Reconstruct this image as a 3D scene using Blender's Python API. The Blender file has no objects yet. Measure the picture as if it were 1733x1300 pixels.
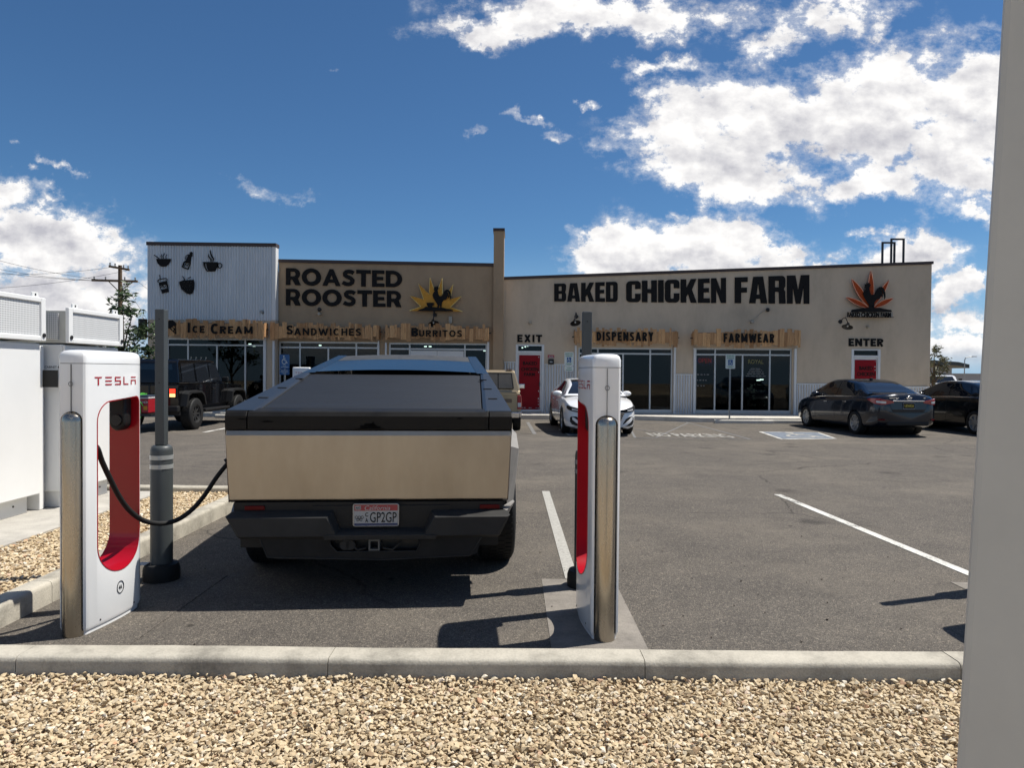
import bpy, bmesh, math, random
import numpy as np
from mathutils import Vector, Matrix
random.seed(7)
SC = bpy.context.scene
COL = SC.collection
RAD = math.radians
PI = math.pi

# ------------------------------------------------------------------ camera
F, CX, CY = 1202.0, 866.5, 650.0            # focal length and centre in photo pixels
CAMH, PITCH, ROLL = 1.6, RAD(0.95), RAD(0.45)
cd = bpy.data.cameras.new('camera')
cam = bpy.data.objects.new('camera', cd); COL.objects.link(cam)
cd.sensor_width = 36.0; cd.lens = 36.0 * F / 1733.0
cd.clip_start = 0.05; cd.clip_end = 3000
RC = Matrix.Rotation(PI / 2 - PITCH, 3, 'X') @ Matrix.Rotation(ROLL, 3, 'Z')
cam.matrix_world = Matrix.Translation((0, 0, CAMH)) @ RC.to_4x4()
SC.camera = cam

def ray(px, py): return RC @ Vector(((px - CX) / F, -(py - CY) / F, -1.0))
def at(px, py, Y):                             # a place seen at px, py that stands Y metres away
    d = ray(px, py); t = Y / d.y
    return Vector((d.x * t, Y, CAMH + d.z * t))
def gp(px, py, z=0.0):                         # the same on the level z
    d = ray(px, py); t = (z - CAMH) / d.z
    return Vector((d.x * t, d.y * t, z))

# ------------------------------------------------------------------ light
SUN = Vector((0.52, 0.18, 1.0)).normalized()
sl = bpy.data.lights.new('sun', 'SUN'); sl.energy = 5.0; sl.angle = RAD(0.5); sl.color = (1.0, 0.95, 0.87)
so = bpy.data.objects.new('sun', sl); COL.objects.link(so)
so.rotation_euler = SUN.to_track_quat('Z', 'Y').to_euler()
so.location = (20, 10, 40)
SC.view_settings.view_transform = 'Standard'; SC.view_settings.look = 'None'
SC.view_settings.gamma = 1.0; SC.view_settings.exposure = 0.4
SC.cycles.max_bounces = 8; SC.cycles.transparent_max_bounces = 12
SC.cycles.caustics_reflective = False; SC.cycles.caustics_refractive = False
SC.cycles.sample_clamp_indirect = 6.0

w = bpy.data.worlds.new('World'); SC.world = w; w.use_nodes = True
WT = w.node_tree; WT.nodes.clear()
def wn(t, **k):
    n = WT.nodes.new(t)
    for a, b in k.items(): setattr(n, a, b)
    return n
def wl(a, b): WT.links.new(a, b)
def wmath(op, a, b=None, c=None, clamp=False):
    n = wn('ShaderNodeMath', operation=op, use_clamp=clamp)
    for i, x in enumerate((a, b, c)):
        if x is None: continue
        if isinstance(x, (int, float)): n.inputs[i].default_value = x
        else: wl(x, n.inputs[i])
    return n.outputs[0]
def wrange(v, a, b, c=0.0, d=1.0, smooth=True):
    n = wn('ShaderNodeMapRange'); n.interpolation_type = 'SMOOTHSTEP' if smooth else 'LINEAR'
    wl(v, n.inputs['Value'])
    for k, x in (('From Min', a), ('From Max', b), ('To Min', c), ('To Max', d)): n.inputs[k].default_value = x
    return n.outputs[0]
def wmix(f, a, b, mode='MIX'):
    n = wn('ShaderNodeMix', data_type='RGBA', blend_type=mode)
    if isinstance(f, (int, float)): n.inputs[0].default_value = f
    else: wl(f, n.inputs[0])
    for i, x in ((6, a), (7, b)):
        if isinstance(x, tuple): n.inputs[i].default_value = (*x, 1)
        else: wl(x, n.inputs[i])
    return n.outputs[2]
tc = wn('ShaderNodeTexCoord')
sep = wn('ShaderNodeSeparateXYZ'); wl(tc.outputs['Generated'], sep.inputs[0])
sky = wn('ShaderNodeTexSky', sky_type='NISHITA', sun_disc=False)
sky.sun_elevation = math.asin(SUN.z); sky.sun_rotation = math.atan2(SUN.x, SUN.y)
sky.altitude = 900; sky.air_density = 1.0; sky.dust_density = 0.35; sky.ozone_density = 2.2
yy = wmath('MAXIMUM', sep.outputs[1], 0.1)
uu = wmath('DIVIDE', sep.outputs[0], yy); vv = wmath('DIVIDE', sep.outputs[2], yy)
uv = wn('ShaderNodeCombineXYZ'); wl(uu, uv.inputs[0]); wl(vv, uv.inputs[1])
front = wrange(sep.outputs[1], 0.1, 0.3)
# cloud banks: centre, half sizes (photo pixels), tilt in degrees, strength
BLOBS = [
 (1250, 205, 215, 105, -6, 1.0), (1490, 190, 260, 118, -10, 1.0), (1640, 215, 190, 165, 0, 1.0),
 (1225, 290, 190, 62, 12, 1.0), (1465, 318, 120, 34, -4, .85), (1625, 285, 130, 48, 0, .9), (1080, 240, 95, 30, 0, .6),
 (1215, 330, 60, 28, -20, .75),
 (855, 48, 155, 32, -2, .85), (1020, 24, 260, 44, 2, .95), (1400, 22, 170, 52, 0, .72), (1490, 40, 55, 40, -40, .7),
 (1320, 78, 110, 36, -20, .62), (1110, 104, 90, 18, 2, .6), (1112, 150, 52, 24, 30, .6), (890, 199, 46, 12, 0, .62),
 (943, 226, 36, 16, 0, .55), (987, 176, 18, 10, 0, .6), (805, 220, 34, 12, 0, .42),
 (1085, 435, 135, 74, 0, 1.15), (1185, 420, 150, 74, 0, 1.2), (1290, 445, 105, 56, 0, 1.1), (1142, 366, 26, 36, 0, .85),
 (1000, 383, 60, 12, 0, .5),
 (1535, 432, 105, 40, 0, 1.0), (1478, 385, 46, 18, 0, .8), (1605, 498, 80, 34, 0, .95), (1655, 362, 44, 30, 10, .75), (1650, 478, 60, 26, 0, .9),
 (1640, 545, 110, 34, 0, .85), (1640, 610, 190, 52, 0, .85), (1390, 440, 60, 14, 0, .6),
 (70, 415, 190, 82, 8, 1.15), (20, 335, 66, 46, 0, .9), (110, 355, 90, 22, 24, .62), (60, 320, 60, 18, 10, .6), (28, 240, 26, 10, 0, .6), (100, 275, 36, 12, 15, .6),
 (66, 293, 26, 10, 0, .6), (60, 520, 330, 90, 0, .95), (465, 315, 95, 19, 15, .47), (170, 478, 120, 40, 0, .85),
 (560, 122, 22, 6, 0, .35),
]
wpn = wn('ShaderNodeTexNoise'); wl(uv.outputs[0], wpn.inputs['Vector']); wpn.inputs['Scale'].default_value = 13; wpn.inputs['Detail'].default_value = 7; wpn.inputs['Roughness'].default_value = .62
wsub = wn('ShaderNodeVectorMath', operation='SUBTRACT'); wl(wpn.outputs['Color'], wsub.inputs[0]); wsub.inputs[1].default_value = (.5, .5, .5)
wsc = wn('ShaderNodeVectorMath', operation='MULTIPLY'); wl(wsub.outputs[0], wsc.inputs[0]); wsc.inputs[1].default_value = (.15, .10, 0)
wuv = wn('ShaderNodeVectorMath', operation='ADD'); wl(uv.outputs[0], wuv.inputs[0]); wl(wsc.outputs[0], wuv.inputs[1])
acc = None
for (px, py, rx, ry, tilt, wt) in BLOBS:
    d = ray(px, py); u0, v0 = d.x / d.y, d.z / d.y
    mp = wn('ShaderNodeMapping', vector_type='TEXTURE')
    mp.inputs['Location'].default_value = (u0, v0, 0)
    mp.inputs['Rotation'].default_value = (0, 0, RAD(-tilt))
    mp.inputs['Scale'].default_value = (rx / F, ry / F, 1)
    wl(wuv.outputs[0], mp.inputs[0])
    ln = wn('ShaderNodeVectorMath', operation='LENGTH'); wl(mp.outputs[0], ln.inputs[0])
    m = wrange(ln.outputs['Value'], 0.1, 1.45, wt * .92, 0.0, True)
    acc = m if acc is None else wmath('MAXIMUM', acc, m)
def wnoise(vec, scale, detail, rough, off=(0, 0, 0), stretch=(1, 1.45, 1)):
    mp = wn('ShaderNodeMapping'); wl(vec, mp.inputs[0])
    mp.inputs['Location'].default_value = off; mp.inputs['Scale'].default_value = stretch
    n = wn('ShaderNodeTexNoise'); wl(mp.outputs[0], n.inputs['Vector'])
    n.inputs['Scale'].default_value = scale; n.inputs['Detail'].default_value = detail; n.inputs['Roughness'].default_value = rough
    return n.outputs['Fac']
n3 = wnoise(uv.outputs[0], 46, 6, .65, (5, 2, 0), (1, 1.2, 1))
n1 = wnoise(uv.outputs[0], 11, 10, .66)
n1a = wnoise(uv.outputs[0], 15, 5, .58)
n1b = wnoise(uv.outputs[0], 15, 5, .58, (-.010, -.030, 0))
n2 = wnoise(uv.outputs[0], 3.2, 4, .55, (3, 1, 0))
dens = wmath('ADD', acc, wmath('MULTIPLY', wmath('SUBTRACT', n1, .5), 2.3))
dens = wmath('ADD', dens, wmath('MULTIPLY', wmath('SUBTRACT', n2, .5), .35))
dens = wmath('ADD', dens, wmath('MULTIPLY', wmath('SUBTRACT', n3, .5), .55))
soft = wmath('MULTIPLY', wrange(dens, .12, .75), .6)
hard = wrange(dens, .36, .66)
cov_f = wmath('MULTIPLY', wmath('MAXIMUM', soft, hard), wrange(acc, .02, .25))
nb = wnoise(tc.outputs['Generated'], 3.0, 7, .6, (1, 2, 3), (1, 1, 2.2))
cov_b = wrange(nb, .53, .68)
mixc = wn('ShaderNodeMix'); wl(front, mixc.inputs[0]); wl(cov_b, mixc.inputs[2]); wl(cov_f, mixc.inputs[3])
cover = mixc.outputs[0]
up = wrange(sep.outputs[2], 0.0, .04)
cover = wmath('MULTIPLY', cover, up)
lit = wmath('ADD', wmath('MULTIPLY', wmath('SUBTRACT', n1a, n1b), 2.3), .86)         # sun side and dark side of the clouds, painted from offset noise
for (px, py, rx, ry, wt) in ((1180, 470, 230, 34, .75), (1535, 452, 110, 22, .55), (80, 480, 260, 44, .6), (1500, 235, 260, 62, .42), (1300, 262, 170, 46, .36), (1605, 520, 90, 16, .5), (70, 405, 170, 26, .4), (1630, 625, 160, 30, .5), (1050, 62, 240, 14, .3), (90, 560, 300, 40, .5)):
    d = ray(px, py); mp = wn('ShaderNodeMapping', vector_type='TEXTURE'); mp.inputs['Location'].default_value = (d.x / d.y, d.z / d.y, 0); mp.inputs['Scale'].default_value = (rx / F, ry / F, 1)
    wl(wuv.outputs[0], mp.inputs[0]); ln = wn('ShaderNodeVectorMath', operation='LENGTH'); wl(mp.outputs[0], ln.inputs[0]); lit = wmath('SUBTRACT', lit, wrange(ln.outputs['Value'], .2, 1.4, wt * .72, 0.0))  # darkens cloud bases and hollows: their self-shade painted into the colour
thick = wrange(dens, .55, 1.5, 0.0, .25)
lit = wmath('SUBTRACT', lit, wmath('MULTIPLY', thick, wrange(n2, .35, .65)), clamp=True)
ccol = wmix(lit, (6.3, 6.3, 6.9), (12.2, 12.0, 11.8))
skc = wmix(1.0, sky.outputs[0], (0.53, 0.82, 1.04), 'MULTIPLY')
hz = wrange(sep.outputs[2], .0, .19, .7, 0.0)
skc = wmix(hz, skc, (4.3, 6.5, 9.4))
out = wmix(cover, skc, ccol)
bg = wn('ShaderNodeBackground'); wl(out, bg.inputs[0]); bg.inputs[1].default_value = 0.065
wo = wn('ShaderNodeOutputWorld'); wl(bg.outputs[0], wo.inputs[0])

# ------------------------------------------------------------------ helpers
def tag(o, label=None, cat=None, group=None, kind=None):
    if label: o['label'] = label
    if cat: o['category'] = cat
    if group: o['group'] = group
    if kind: o['kind'] = kind
    return o
def thing(name, label, cat, loc=(0, 0, 0), rz=0.0, group=None):
    o = bpy.data.objects.new(name, None); COL.objects.link(o)
    o.empty_display_size = .2; o.location = loc; o.rotation_euler = (0, 0, rz)
    return tag(o, label, cat, group)
def dup(o, parent=None, loc=None, rz=None):
    c = o.copy(); COL.objects.link(c); c.parent = parent
    if loc is not None: c.location = loc
    if rz is not None: c.rotation_euler = (0, 0, rz)
    for ch in list(o.children): dup(ch, c)
    return c
def finish(me, smooth):
    bm = bmesh.new(); bm.from_mesh(me)
    bmesh.ops.recalc_face_normals(bm, faces=bm.faces)
    if smooth is not None:
        for f in bm.faces: f.smooth = True
        lim = RAD(smooth)
        for e in bm.edges:
            e.smooth = not (len(e.link_faces) == 2 and e.calc_face_angle(0) > lim)
    bm.to_mesh(me); bm.free()
def link(name, me, mats, parent=None, loc=None):
    for m in (mats if isinstance(mats, (list, tuple)) else [mats]): me.materials.append(m)
    o = bpy.data.objects.new(name, me); COL.objects.link(o)
    if parent is not None: o.parent = parent
    if loc is not None: o.location = loc
    return o
class MB:
    def __init__(s): s.v = []; s.f = []; s.m = []
    def add(s, vs, fs, mi=0, M=None):
        b = len(s.v)
        for p in vs:
            p = Vector(p)
            if M is not None: p = M @ p
            s.v.append(tuple(p))
        for f in fs: s.f.append(tuple(b + i for i in f)); s.m.append(mi)
        return s
    def box(s, x0, y0, z0, x1, y1, z1, mi=0, M=None):
        vs = [(x, y, z) for z in (z0, z1) for y in (y0, y1) for x in (x0, x1)]
        return s.add(vs, [(0, 2, 3, 1), (4, 5, 7, 6), (0, 1, 5, 4), (2, 6, 7, 3), (0, 4, 6, 2), (1, 3, 7, 5)], mi, M)
    def loft(s, rings, mi=0, closed=True, caps=True, M=None):
        n = len(rings[0]); vs = [p for r in rings for p in r]; fs = []
        for i in range(len(rings) - 1):
            for j in range(n if closed else n - 1):
                k = (j + 1) % n
                fs.append((i * n + j, i * n + k, (i + 1) * n + k, (i + 1) * n + j))
        if caps and closed:
            fs.append(tuple(range(n))[::-1]); fs.append(tuple((len(rings) - 1) * n + j for j in range(n)))
        return s.add(vs, fs, mi, M)
    def prism(s, pts, y0, y1, mi=0, M=None):            # outline in x, z swept along y
        return s.loft([[(x, y, z) for x, z in pts] for y in (y0, y1)], mi, M=M)
    def slab(s, pts, z0, z1, mi=0, M=None):             # outline in x, y swept along z
        return s.loft([[(x, y, z) for x, y in pts] for z in (z0, z1)], mi, M=M)
    def side(s, pts, x0, x1, mi=0, M=None):             # outline in y, z swept along x
        return s.loft([[(x, y, z) for y, z in pts] for x in (x0, x1)], mi, M=M)
    def cyl(s, p0, p1, r0, r1=None, n=16, mi=0, M=None):
        return s.tube([p0, p1], [r0, r0 if r1 is None else r1], n, mi, M)
    def tube(s, path, r, n=8, mi=0, M=None):
        P = [Vector(p) for p in path]; rings = []
        R = r if isinstance(r, (list, tuple)) else [r] * len(P)
        t0 = (P[1] - P[0]).normalized()
        a = t0.orthogonal().normalized()
        for i, p in enumerate(P):
            t = ((P[min(i + 1, len(P) - 1)] - P[max(i - 1, 0)])).normalized()
            a = (a - t * a.dot(t)).normalized(); b = t.cross(a)
            rings.append([p + (a * math.cos(q) + b * math.sin(q)) * R[i] for q in (2 * PI * k / n for k in range(n))])
        return s.loft(rings, mi, M=M)
    def lathe(s, prof, n=24, mi=0, M=None):              # (radius, z) about the z axis
        rings = [[(r * math.cos(2 * PI * k / n), r * math.sin(2 * PI * k / n), z) for k in range(n)] for r, z in prof]
        return s.loft(rings, mi, M=M)
    def quad(s, a, b, c, d, mi=0): return s.add([a, b, c, d], [(0, 1, 2, 3)], mi)
    def mesh(s, name, smooth=None):
        me = bpy.data.meshes.new(name); me.from_pydata(s.v, [], s.f)
        for p, m in zip(me.polygons, s.m): p.material_index = m
        finish(me, smooth); return me
    def build(s, name, mats, parent=None, smooth=None, bevel=0, seg=2, loc=None):
        o = link(name, s.mesh(name, smooth), mats, parent, loc)
        if bevel:
            b = o.modifiers.new('bevel', 'BEVEL'); b.width = bevel; b.segments = seg
            b.limit_method = 'ANGLE'; b.angle_limit = RAD(40)
            b.harden_normals = False
        return o
def RZ(a, loc=(0, 0, 0)): return Matrix.Translation(loc) @ Matrix.Rotation(a, 4, 'Z')
def boolean(me, cutters):                                # cut closed cutter meshes out of a closed mesh
    o = bpy.data.objects.new('work', me); COL.objects.link(o); tmp = []
    for c in cutters:
        k = bpy.data.objects.new('cut', c); COL.objects.link(k); tmp.append(k)
        m = o.modifiers.new('b', 'BOOLEAN'); m.operation = 'DIFFERENCE'; m.solver = 'EXACT'; m.object = k
    dg = bpy.context.evaluated_depsgraph_get(); dg.update()
    r = bpy.data.meshes.new_from_object(o.evaluated_get(dg))
    for k in tmp + [o]: bpy.data.objects.remove(k)
    return r
def interp(tab, y):
    if y <= tab[0][0]: return tab[0][1]
    for (a, b), (c, d) in zip(tab, tab[1:]):
        if y <= c: return b + (d - b) * (y - a) / (c - a)
    return tab[-1][1]
def sinterp(tab, y):                                     # smooth version
    if y <= tab[0][0]: return tab[0][1]
    if y >= tab[-1][0]: return tab[-1][1]
    n = len(tab)
    for i in range(n - 1):
        if y <= tab[i + 1][0]:
            (x0, p0), (x1, p1) = tab[i], tab[i + 1]
            h = x1 - x0
            def sl(j):
                if j <= 0 or j >= n - 1: return None
                a = (tab[j][1] - tab[j - 1][1]) / (tab[j][0] - tab[j - 1][0]); b = (tab[j + 1][1] - tab[j][1]) / (tab[j + 1][0] - tab[j][0])
                return 0.0 if a * b <= 0 else 2 * a * b / (a + b)
            d = (p1 - p0) / h
            m0 = sl(i); m1 = sl(i + 1); m0 = d if m0 is None else m0; m1 = d if m1 is None else m1
            t = (y - x0) / h
            return (2*t**3-3*t**2+1)*p0 + (t**3-2*t**2+t)*h*m0 + (-2*t**3+3*t**2)*p1 + (t**3-t**2)*h*m1

# outlines and lettering come out as (points, faces) in a flat x, y plane with z as their thickness
def curve_geo(cu):
    o = bpy.data.objects.new('c', cu)
    me = bpy.data.meshes.new_from_object(o)
    V = np.array([v.co[:] for v in me.vertices], dtype=float).reshape(-1, 3); Fc = [tuple(p.vertices) for p in me.polygons]
    bpy.data.objects.remove(o); bpy.data.meshes.remove(me); bpy.data.curves.remove(cu)
    return V, Fc
def shape_geo(contours, depth=.01):
    cu = bpy.data.curves.new('s', 'CURVE'); cu.dimensions = '2D'; cu.fill_mode = 'BOTH'; cu.extrude = depth / 2
    for c in contours:
        sp = cu.splines.new('POLY'); sp.points.add(len(c) - 1)
        for p, (x, y) in zip(sp.points, c): p.co = (x, y, 0, 1)
        sp.use_cyclic_u = True
    return curve_geo(cu)
def text_geo(s, bold=0.0, depth=.02, space=1.0):
    cu = bpy.data.curves.new('t', 'FONT'); cu.body = s; cu.size = 1; cu.offset = bold; cu.extrude = depth / 2
    cu.space_character = space; cu.resolution_u = 4
    return curve_geo(cu)
def fit(g, x0, x1, y0, y1, flipy=False):
    V, Fc = g; V = V.copy()
    a, b = V.min(0), V.max(0)
    V[:, 0] = x0 + (V[:, 0] - a[0]) / (b[0] - a[0]) * (x1 - x0)
    V[:, 1] = y0 + (V[:, 1] - a[1]) / (b[1] - a[1]) * (y1 - y0)
    return V, Fc
def islands(g):
    V, Fc = g; par = list(range(len(V)))
    def find(i):
        while par[i] != i: par[i] = par[par[i]]; i = par[i]
        return i
    # the front, back and rim of a glyph do not share points: join by position in x, y
    key = {}
    for i, p in enumerate(V):
        k = (round(p[0], 4), round(p[1], 4))
        if k in key: par[find(i)] = find(key[k])
        else: key[k] = i
    for f in Fc:
        for i in f[1:]: par[find(i)] = find(f[0])
    gr = {}
    for f in Fc: gr.setdefault(find(f[0]), []).append(f)
    outl = []
    for fs in gr.values():
        ids = sorted({i for f in fs for i in f}); mp = {i: k for k, i in enumerate(ids)}
        outl.append((V[ids], [tuple(mp[i] for i in f) for f in fs]))
    outl.sort(key=lambda q: q[0][:, 0].min()); return outl
def geo_obj(name, g, fn, mat, parent=None):
    V, Fc = g
    me = bpy.data.meshes.new(name); me.from_pydata([tuple(fn(*p)) for p in V], [], Fc)
    bm = bmesh.new(); bm.from_mesh(me); bmesh.ops.remove_doubles(bm, verts=bm.verts, dist=1e-5); bm.to_mesh(me); bm.free()
    finish(me, None)
    return link(name, me, mat, parent)
def merge(*gs):
    V = []; Fc = []; b = 0
    for v, f in gs: V.append(v); Fc += [tuple(i + b for i in q) for q in f]; b += len(v)
    return np.vstack(V), Fc
def thickline(pts, wd):                                    # contour of a stroke in 2-D
    P = [Vector((x, y)) for x, y in pts]; L = []; R = []
    for i, p in enumerate(P):
        t = (P[min(i + 1, len(P) - 1)] - P[max(i - 1, 0)]).normalized(); n = Vector((-t.y, t.x))
        ww = wd[i] if isinstance(wd, (list, tuple)) else wd
        L.append(tuple(p + n * ww / 2)); R.append(tuple(p - n * ww / 2))
    return L + R[::-1]
def circ(cx, cy, r, n=20, ry=None): return [(cx + r * math.cos(2 * PI * k / n), cy + (ry or r) * math.sin(2 * PI * k / n)) for k in range(n)]
def arc(cx, cy, r, a0, a1, n=12): return [(cx + r * math.cos(RAD(a0 + (a1 - a0) * k / n)), cy + r * math.sin(RAD(a0 + (a1 - a0) * k / n))) for k in range(n + 1)]

# ------------------------------------------------------------------ materials
def mat(name, col, rough=.5, metal=0.0, var=0.0, vscale=6.0, bump=0.0, bscale=80.0, spec=.5, coat=0.0, emit=0.0, stretch=(1, 1, 1), alpha=None, rvar=0.0):
    m = bpy.data.materials.new(name); m.use_nodes = True
    T = m.node_tree; b = T.nodes['Principled BSDF']
    b.inputs['Base Color'].default_value = (*col, 1); b.inputs['Roughness'].default_value = rough
    b.inputs['Metallic'].default_value = metal; b.inputs['Specular IOR Level'].default_value = spec
    b.inputs['Coat Weight'].default_value = coat; b.inputs['Coat Roughness'].default_value = .04
    if emit:
        b.inputs['Emission Color'].default_value = (*col, 1); b.inputs['Emission Strength'].default_value = emit
    if var or bump or rvar:
        tcn = T.nodes.new('ShaderNodeTexCoord'); mp = T.nodes.new('ShaderNodeMapping')
        mp.inputs['Scale'].default_value = stretch; T.links.new(tcn.outputs['Object'], mp.inputs[0])
    if var or rvar:
        n = T.nodes.new('ShaderNodeTexNoise'); n.inputs['Scale'].default_value = vscale; n.inputs['Detail'].default_value = 7; n.inputs['Roughness'].default_value = .65
        T.links.new(mp.outputs[0], n.inputs['Vector'])
    if var:
        r = T.nodes.new('ShaderNodeMapRange'); T.links.new(n.outputs['Fac'], r.inputs['Value'])
        r.inputs['From Min'].default_value = .3; r.inputs['From Max'].default_value = .7
        r.inputs['To Min'].default_value = 1 - var; r.inputs['To Max'].default_value = 1 + var
        mx = T.nodes.new('ShaderNodeVectorMath'); mx.operation = 'SCALE'; mx.inputs[0].default_value = col
        T.links.new(r.outputs[0], mx.inputs['Scale']); T.links.new(mx.outputs[0], b.inputs['Base Color'])
    if rvar:
        r = T.nodes.new('ShaderNodeMapRange'); T.links.new(n.outputs['Fac'], r.inputs['Value'])
        r.inputs['From Min'].default_value = .3; r.inputs['From Max'].default_value = .7
        r.inputs['To Min'].default_value = max(rough - rvar, .02); r.inputs['To Max'].default_value = rough + rvar
        T.links.new(r.outputs[0], b.inputs['Roughness'])
    if bump:
        n2 = T.nodes.new('ShaderNodeTexNoise'); n2.inputs['Scale'].default_value = bscale; n2.inputs['Detail'].default_value = 4
        T.links.new(mp.outputs[0], n2.inputs['Vector'])
        bp = T.nodes.new('ShaderNodeBump'); bp.inputs['Strength'].default_value = bump; bp.inputs['Distance'].default_value = .01
        T.links.new(n2.outputs['Fac'], bp.inputs['Height']); T.links.new(bp.outputs[0], b.inputs['Normal'])
    return m
def nodes(m): return m.node_tree, m.node_tree.nodes['Principled BSDF']
def addn(T, t, **k):
    n = T.nodes.new(t)
    for a, b in k.items(): setattr(n, a, b)
    return n
def ramp(T, fac, stops):
    r = addn(T, 'ShaderNodeValToRGB'); T.links.new(fac, r.inputs[0]); e = r.color_ramp.elements
    while len(e) < len(stops): e.new(.5)
    for q, (p, c) in zip(e, stops): q.position = p; q.color = (*c, 1)
    return r.outputs[0]
def tnoise(T, vec, scale, detail=5, rough=.6, kind='ShaderNodeTexNoise'):
    n = addn(T, kind); n.inputs['Scale'].default_value = scale
    if kind == 'ShaderNodeTexNoise': n.inputs['Detail'].default_value = detail; n.inputs['Roughness'].default_value = rough
    T.links.new(vec, n.inputs['Vector']); return n
def tmix(T, f, a, b, mode='MIX'):
    n = addn(T, 'ShaderNodeMix', data_type='RGBA', blend_type=mode)
    if isinstance(f, (int, float)): n.inputs[0].default_value = f
    else: T.links.new(f, n.inputs[0])
    for i, x in ((6, a), (7, b)):
        if isinstance(x, tuple): n.inputs[i].default_value = (*x, 1)
        else: T.links.new(x, n.inputs[i])
    return n.outputs[2]
def coord(T, scale=(1, 1, 1), rot=(0, 0, 0)):
    t = addn(T, 'ShaderNodeTexCoord'); m = addn(T, 'ShaderNodeMapping'); m.inputs['Scale'].default_value = scale; m.inputs['Rotation'].default_value = rot
    T.links.new(t.outputs['Object'], m.inputs[0]); return m.outputs[0]
def bumpto(T, b, h, strength, dist=.01):
    bp = addn(T, 'ShaderNodeBump'); bp.inputs['Strength'].default_value = strength; bp.inputs['Distance'].default_value = dist
    T.links.new(h, bp.inputs['Height']); T.links.new(bp.outputs[0], b.inputs['Normal'])

def make_asphalt():
    m = mat('asphalt', (.07, .068, .066), .9, spec=.3); T, b = nodes(m); c = coord(T)
    sp = tnoise(T, c, 260, 0, kind='ShaderNodeTexVoronoi'); bw = addn(T, 'ShaderNodeSeparateColor'); T.links.new(sp.outputs['Color'], bw.inputs[0])
    base = ramp(T, bw.outputs[0], [(0, (.047, .042, .038)), (.45, (.088, .079, .070)), (.8, (.124, .111, .096)), (.95, (.21, .187, .155)), (1, (.33, .295, .24))])
    sp2 = tnoise(T, c, 85, 0, kind='ShaderNodeTexVoronoi'); bw2 = addn(T, 'ShaderNodeSeparateColor'); T.links.new(sp2.outputs['Color'], bw2.inputs[0])
    base = tmix(T, 1.0, base, ramp(T, bw2.outputs[0], [(0, (.62, .62, .62)), (.5, (.95, .95, .95)), (.9, (1.12, 1.1, 1.07)), (1, (1.7, 1.65, 1.55))]), 'MULTIPLY')
    big = tnoise(T, c, .45, 6, .6); dust = ramp(T, big.outputs['Fac'], [(.38, (.12, .12, .12)), (.62, (1, 1, 1))])
    d2 = tnoise(T, coord(T, (.45, .75, 1)), 1.0, 7, .6); dd = ramp(T, d2.outputs['Fac'], [(.44, (.1, .1, .1)), (.78, (.6, .6, .6))])
    dm = tmix(T, 1.0, dust, dd, 'MULTIPLY')
    c1 = tmix(T, dm, base, (.22, .19, .15))
    mid = tnoise(T, c, 2.2, 8, .7)
    mv = ramp(T, mid.outputs['Fac'], [(.3, (.72, .72, .73)), (.55, (1, 1, 1)), (.75, (1.0, .98, .95))])
    c2 = tmix(T, .8, c1, mv, 'MULTIPLY')
    spot = tnoise(T, c, 1.7, 2, .5, 'ShaderNodeTexVoronoi')
    so_ = ramp(T, spot.outputs['Distance'], [(.03, (.35, .35, .35)), (.055, (1, 1, 1))])
    c3 = tmix(T, 1.0, c2, so_, 'MULTIPLY')
    wv = tnoise(T, c, 1.1, 4, .6); wsh = addn(T, 'ShaderNodeVectorMath', operation='SCALE'); T.links.new(wv.outputs['Color'], wsh.inputs[0]); wsh.inputs['Scale'].default_value = .5
    wad = addn(T, 'ShaderNodeVectorMath', operation='ADD'); T.links.new(c, wad.inputs[0]); T.links.new(wsh.outputs[0], wad.inputs[1])
    cr = addn(T, 'ShaderNodeTexVoronoi', feature='DISTANCE_TO_EDGE'); cr.inputs['Scale'].default_value = .21; T.links.new(wad.outputs[0], cr.inputs['Vector'])
    crk = ramp(T, cr.outputs['Distance'], [(.0012, (.42, .42, .42)), (.0028, (1, 1, 1))]); cm = tnoise(T, c, .5, 3, .5); cmk = ramp(T, cm.outputs['Fac'], [(.46, (0, 0, 0)), (.54, (1, 1, 1))])
    c3 = tmix(T, cmk, c3, tmix(T, 1.0, c3, crk, 'MULTIPLY'))
    oil = tnoise(T, coord(T, (.9, .9, 1)), .9, 2, .5, 'ShaderNodeTexVoronoi'); on = tnoise(T, c, 7, 5, .7); oa = addn(T, 'ShaderNodeMath', operation='MULTIPLY_ADD'); T.links.new(on.outputs['Fac'], oa.inputs[0]); oa.inputs[1].default_value = .35; T.links.new(oil.outputs['Distance'], oa.inputs[2])
    c3 = tmix(T, 1.0, c3, ramp(T, oa.outputs[0], [(.22, (.48, .48, .49)), (.36, (1, 1, 1))]), 'MULTIPLY')
    T.links.new(c3, b.inputs['Base Color'])
    bumpto(T, b, sp.outputs['Distance'], .55, .006); return m
def make_concrete(name, col, stain=.35, sc=5):
    m = mat(name, col, .85, spec=.25); T, b = nodes(m); c = coord(T)
    n = tnoise(T, c, sc, 9, .7); f = tnoise(T, c, 90, 4, .6)
    a = ramp(T, n.outputs['Fac'], [(.3, tuple(x * (1 - stain) for x in col)), (.52, col), (.7, tuple(min(x * 1.18, .8) for x in col))])
    g = ramp(T, f.outputs['Fac'], [(.3, (.8, .8, .8)), (.6, (1, 1, 1))])
    T.links.new(tmix(T, .9, a, g, 'MULTIPLY'), b.inputs['Base Color']); bumpto(T, b, f.outputs['Fac'], .35, .008); return m
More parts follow.
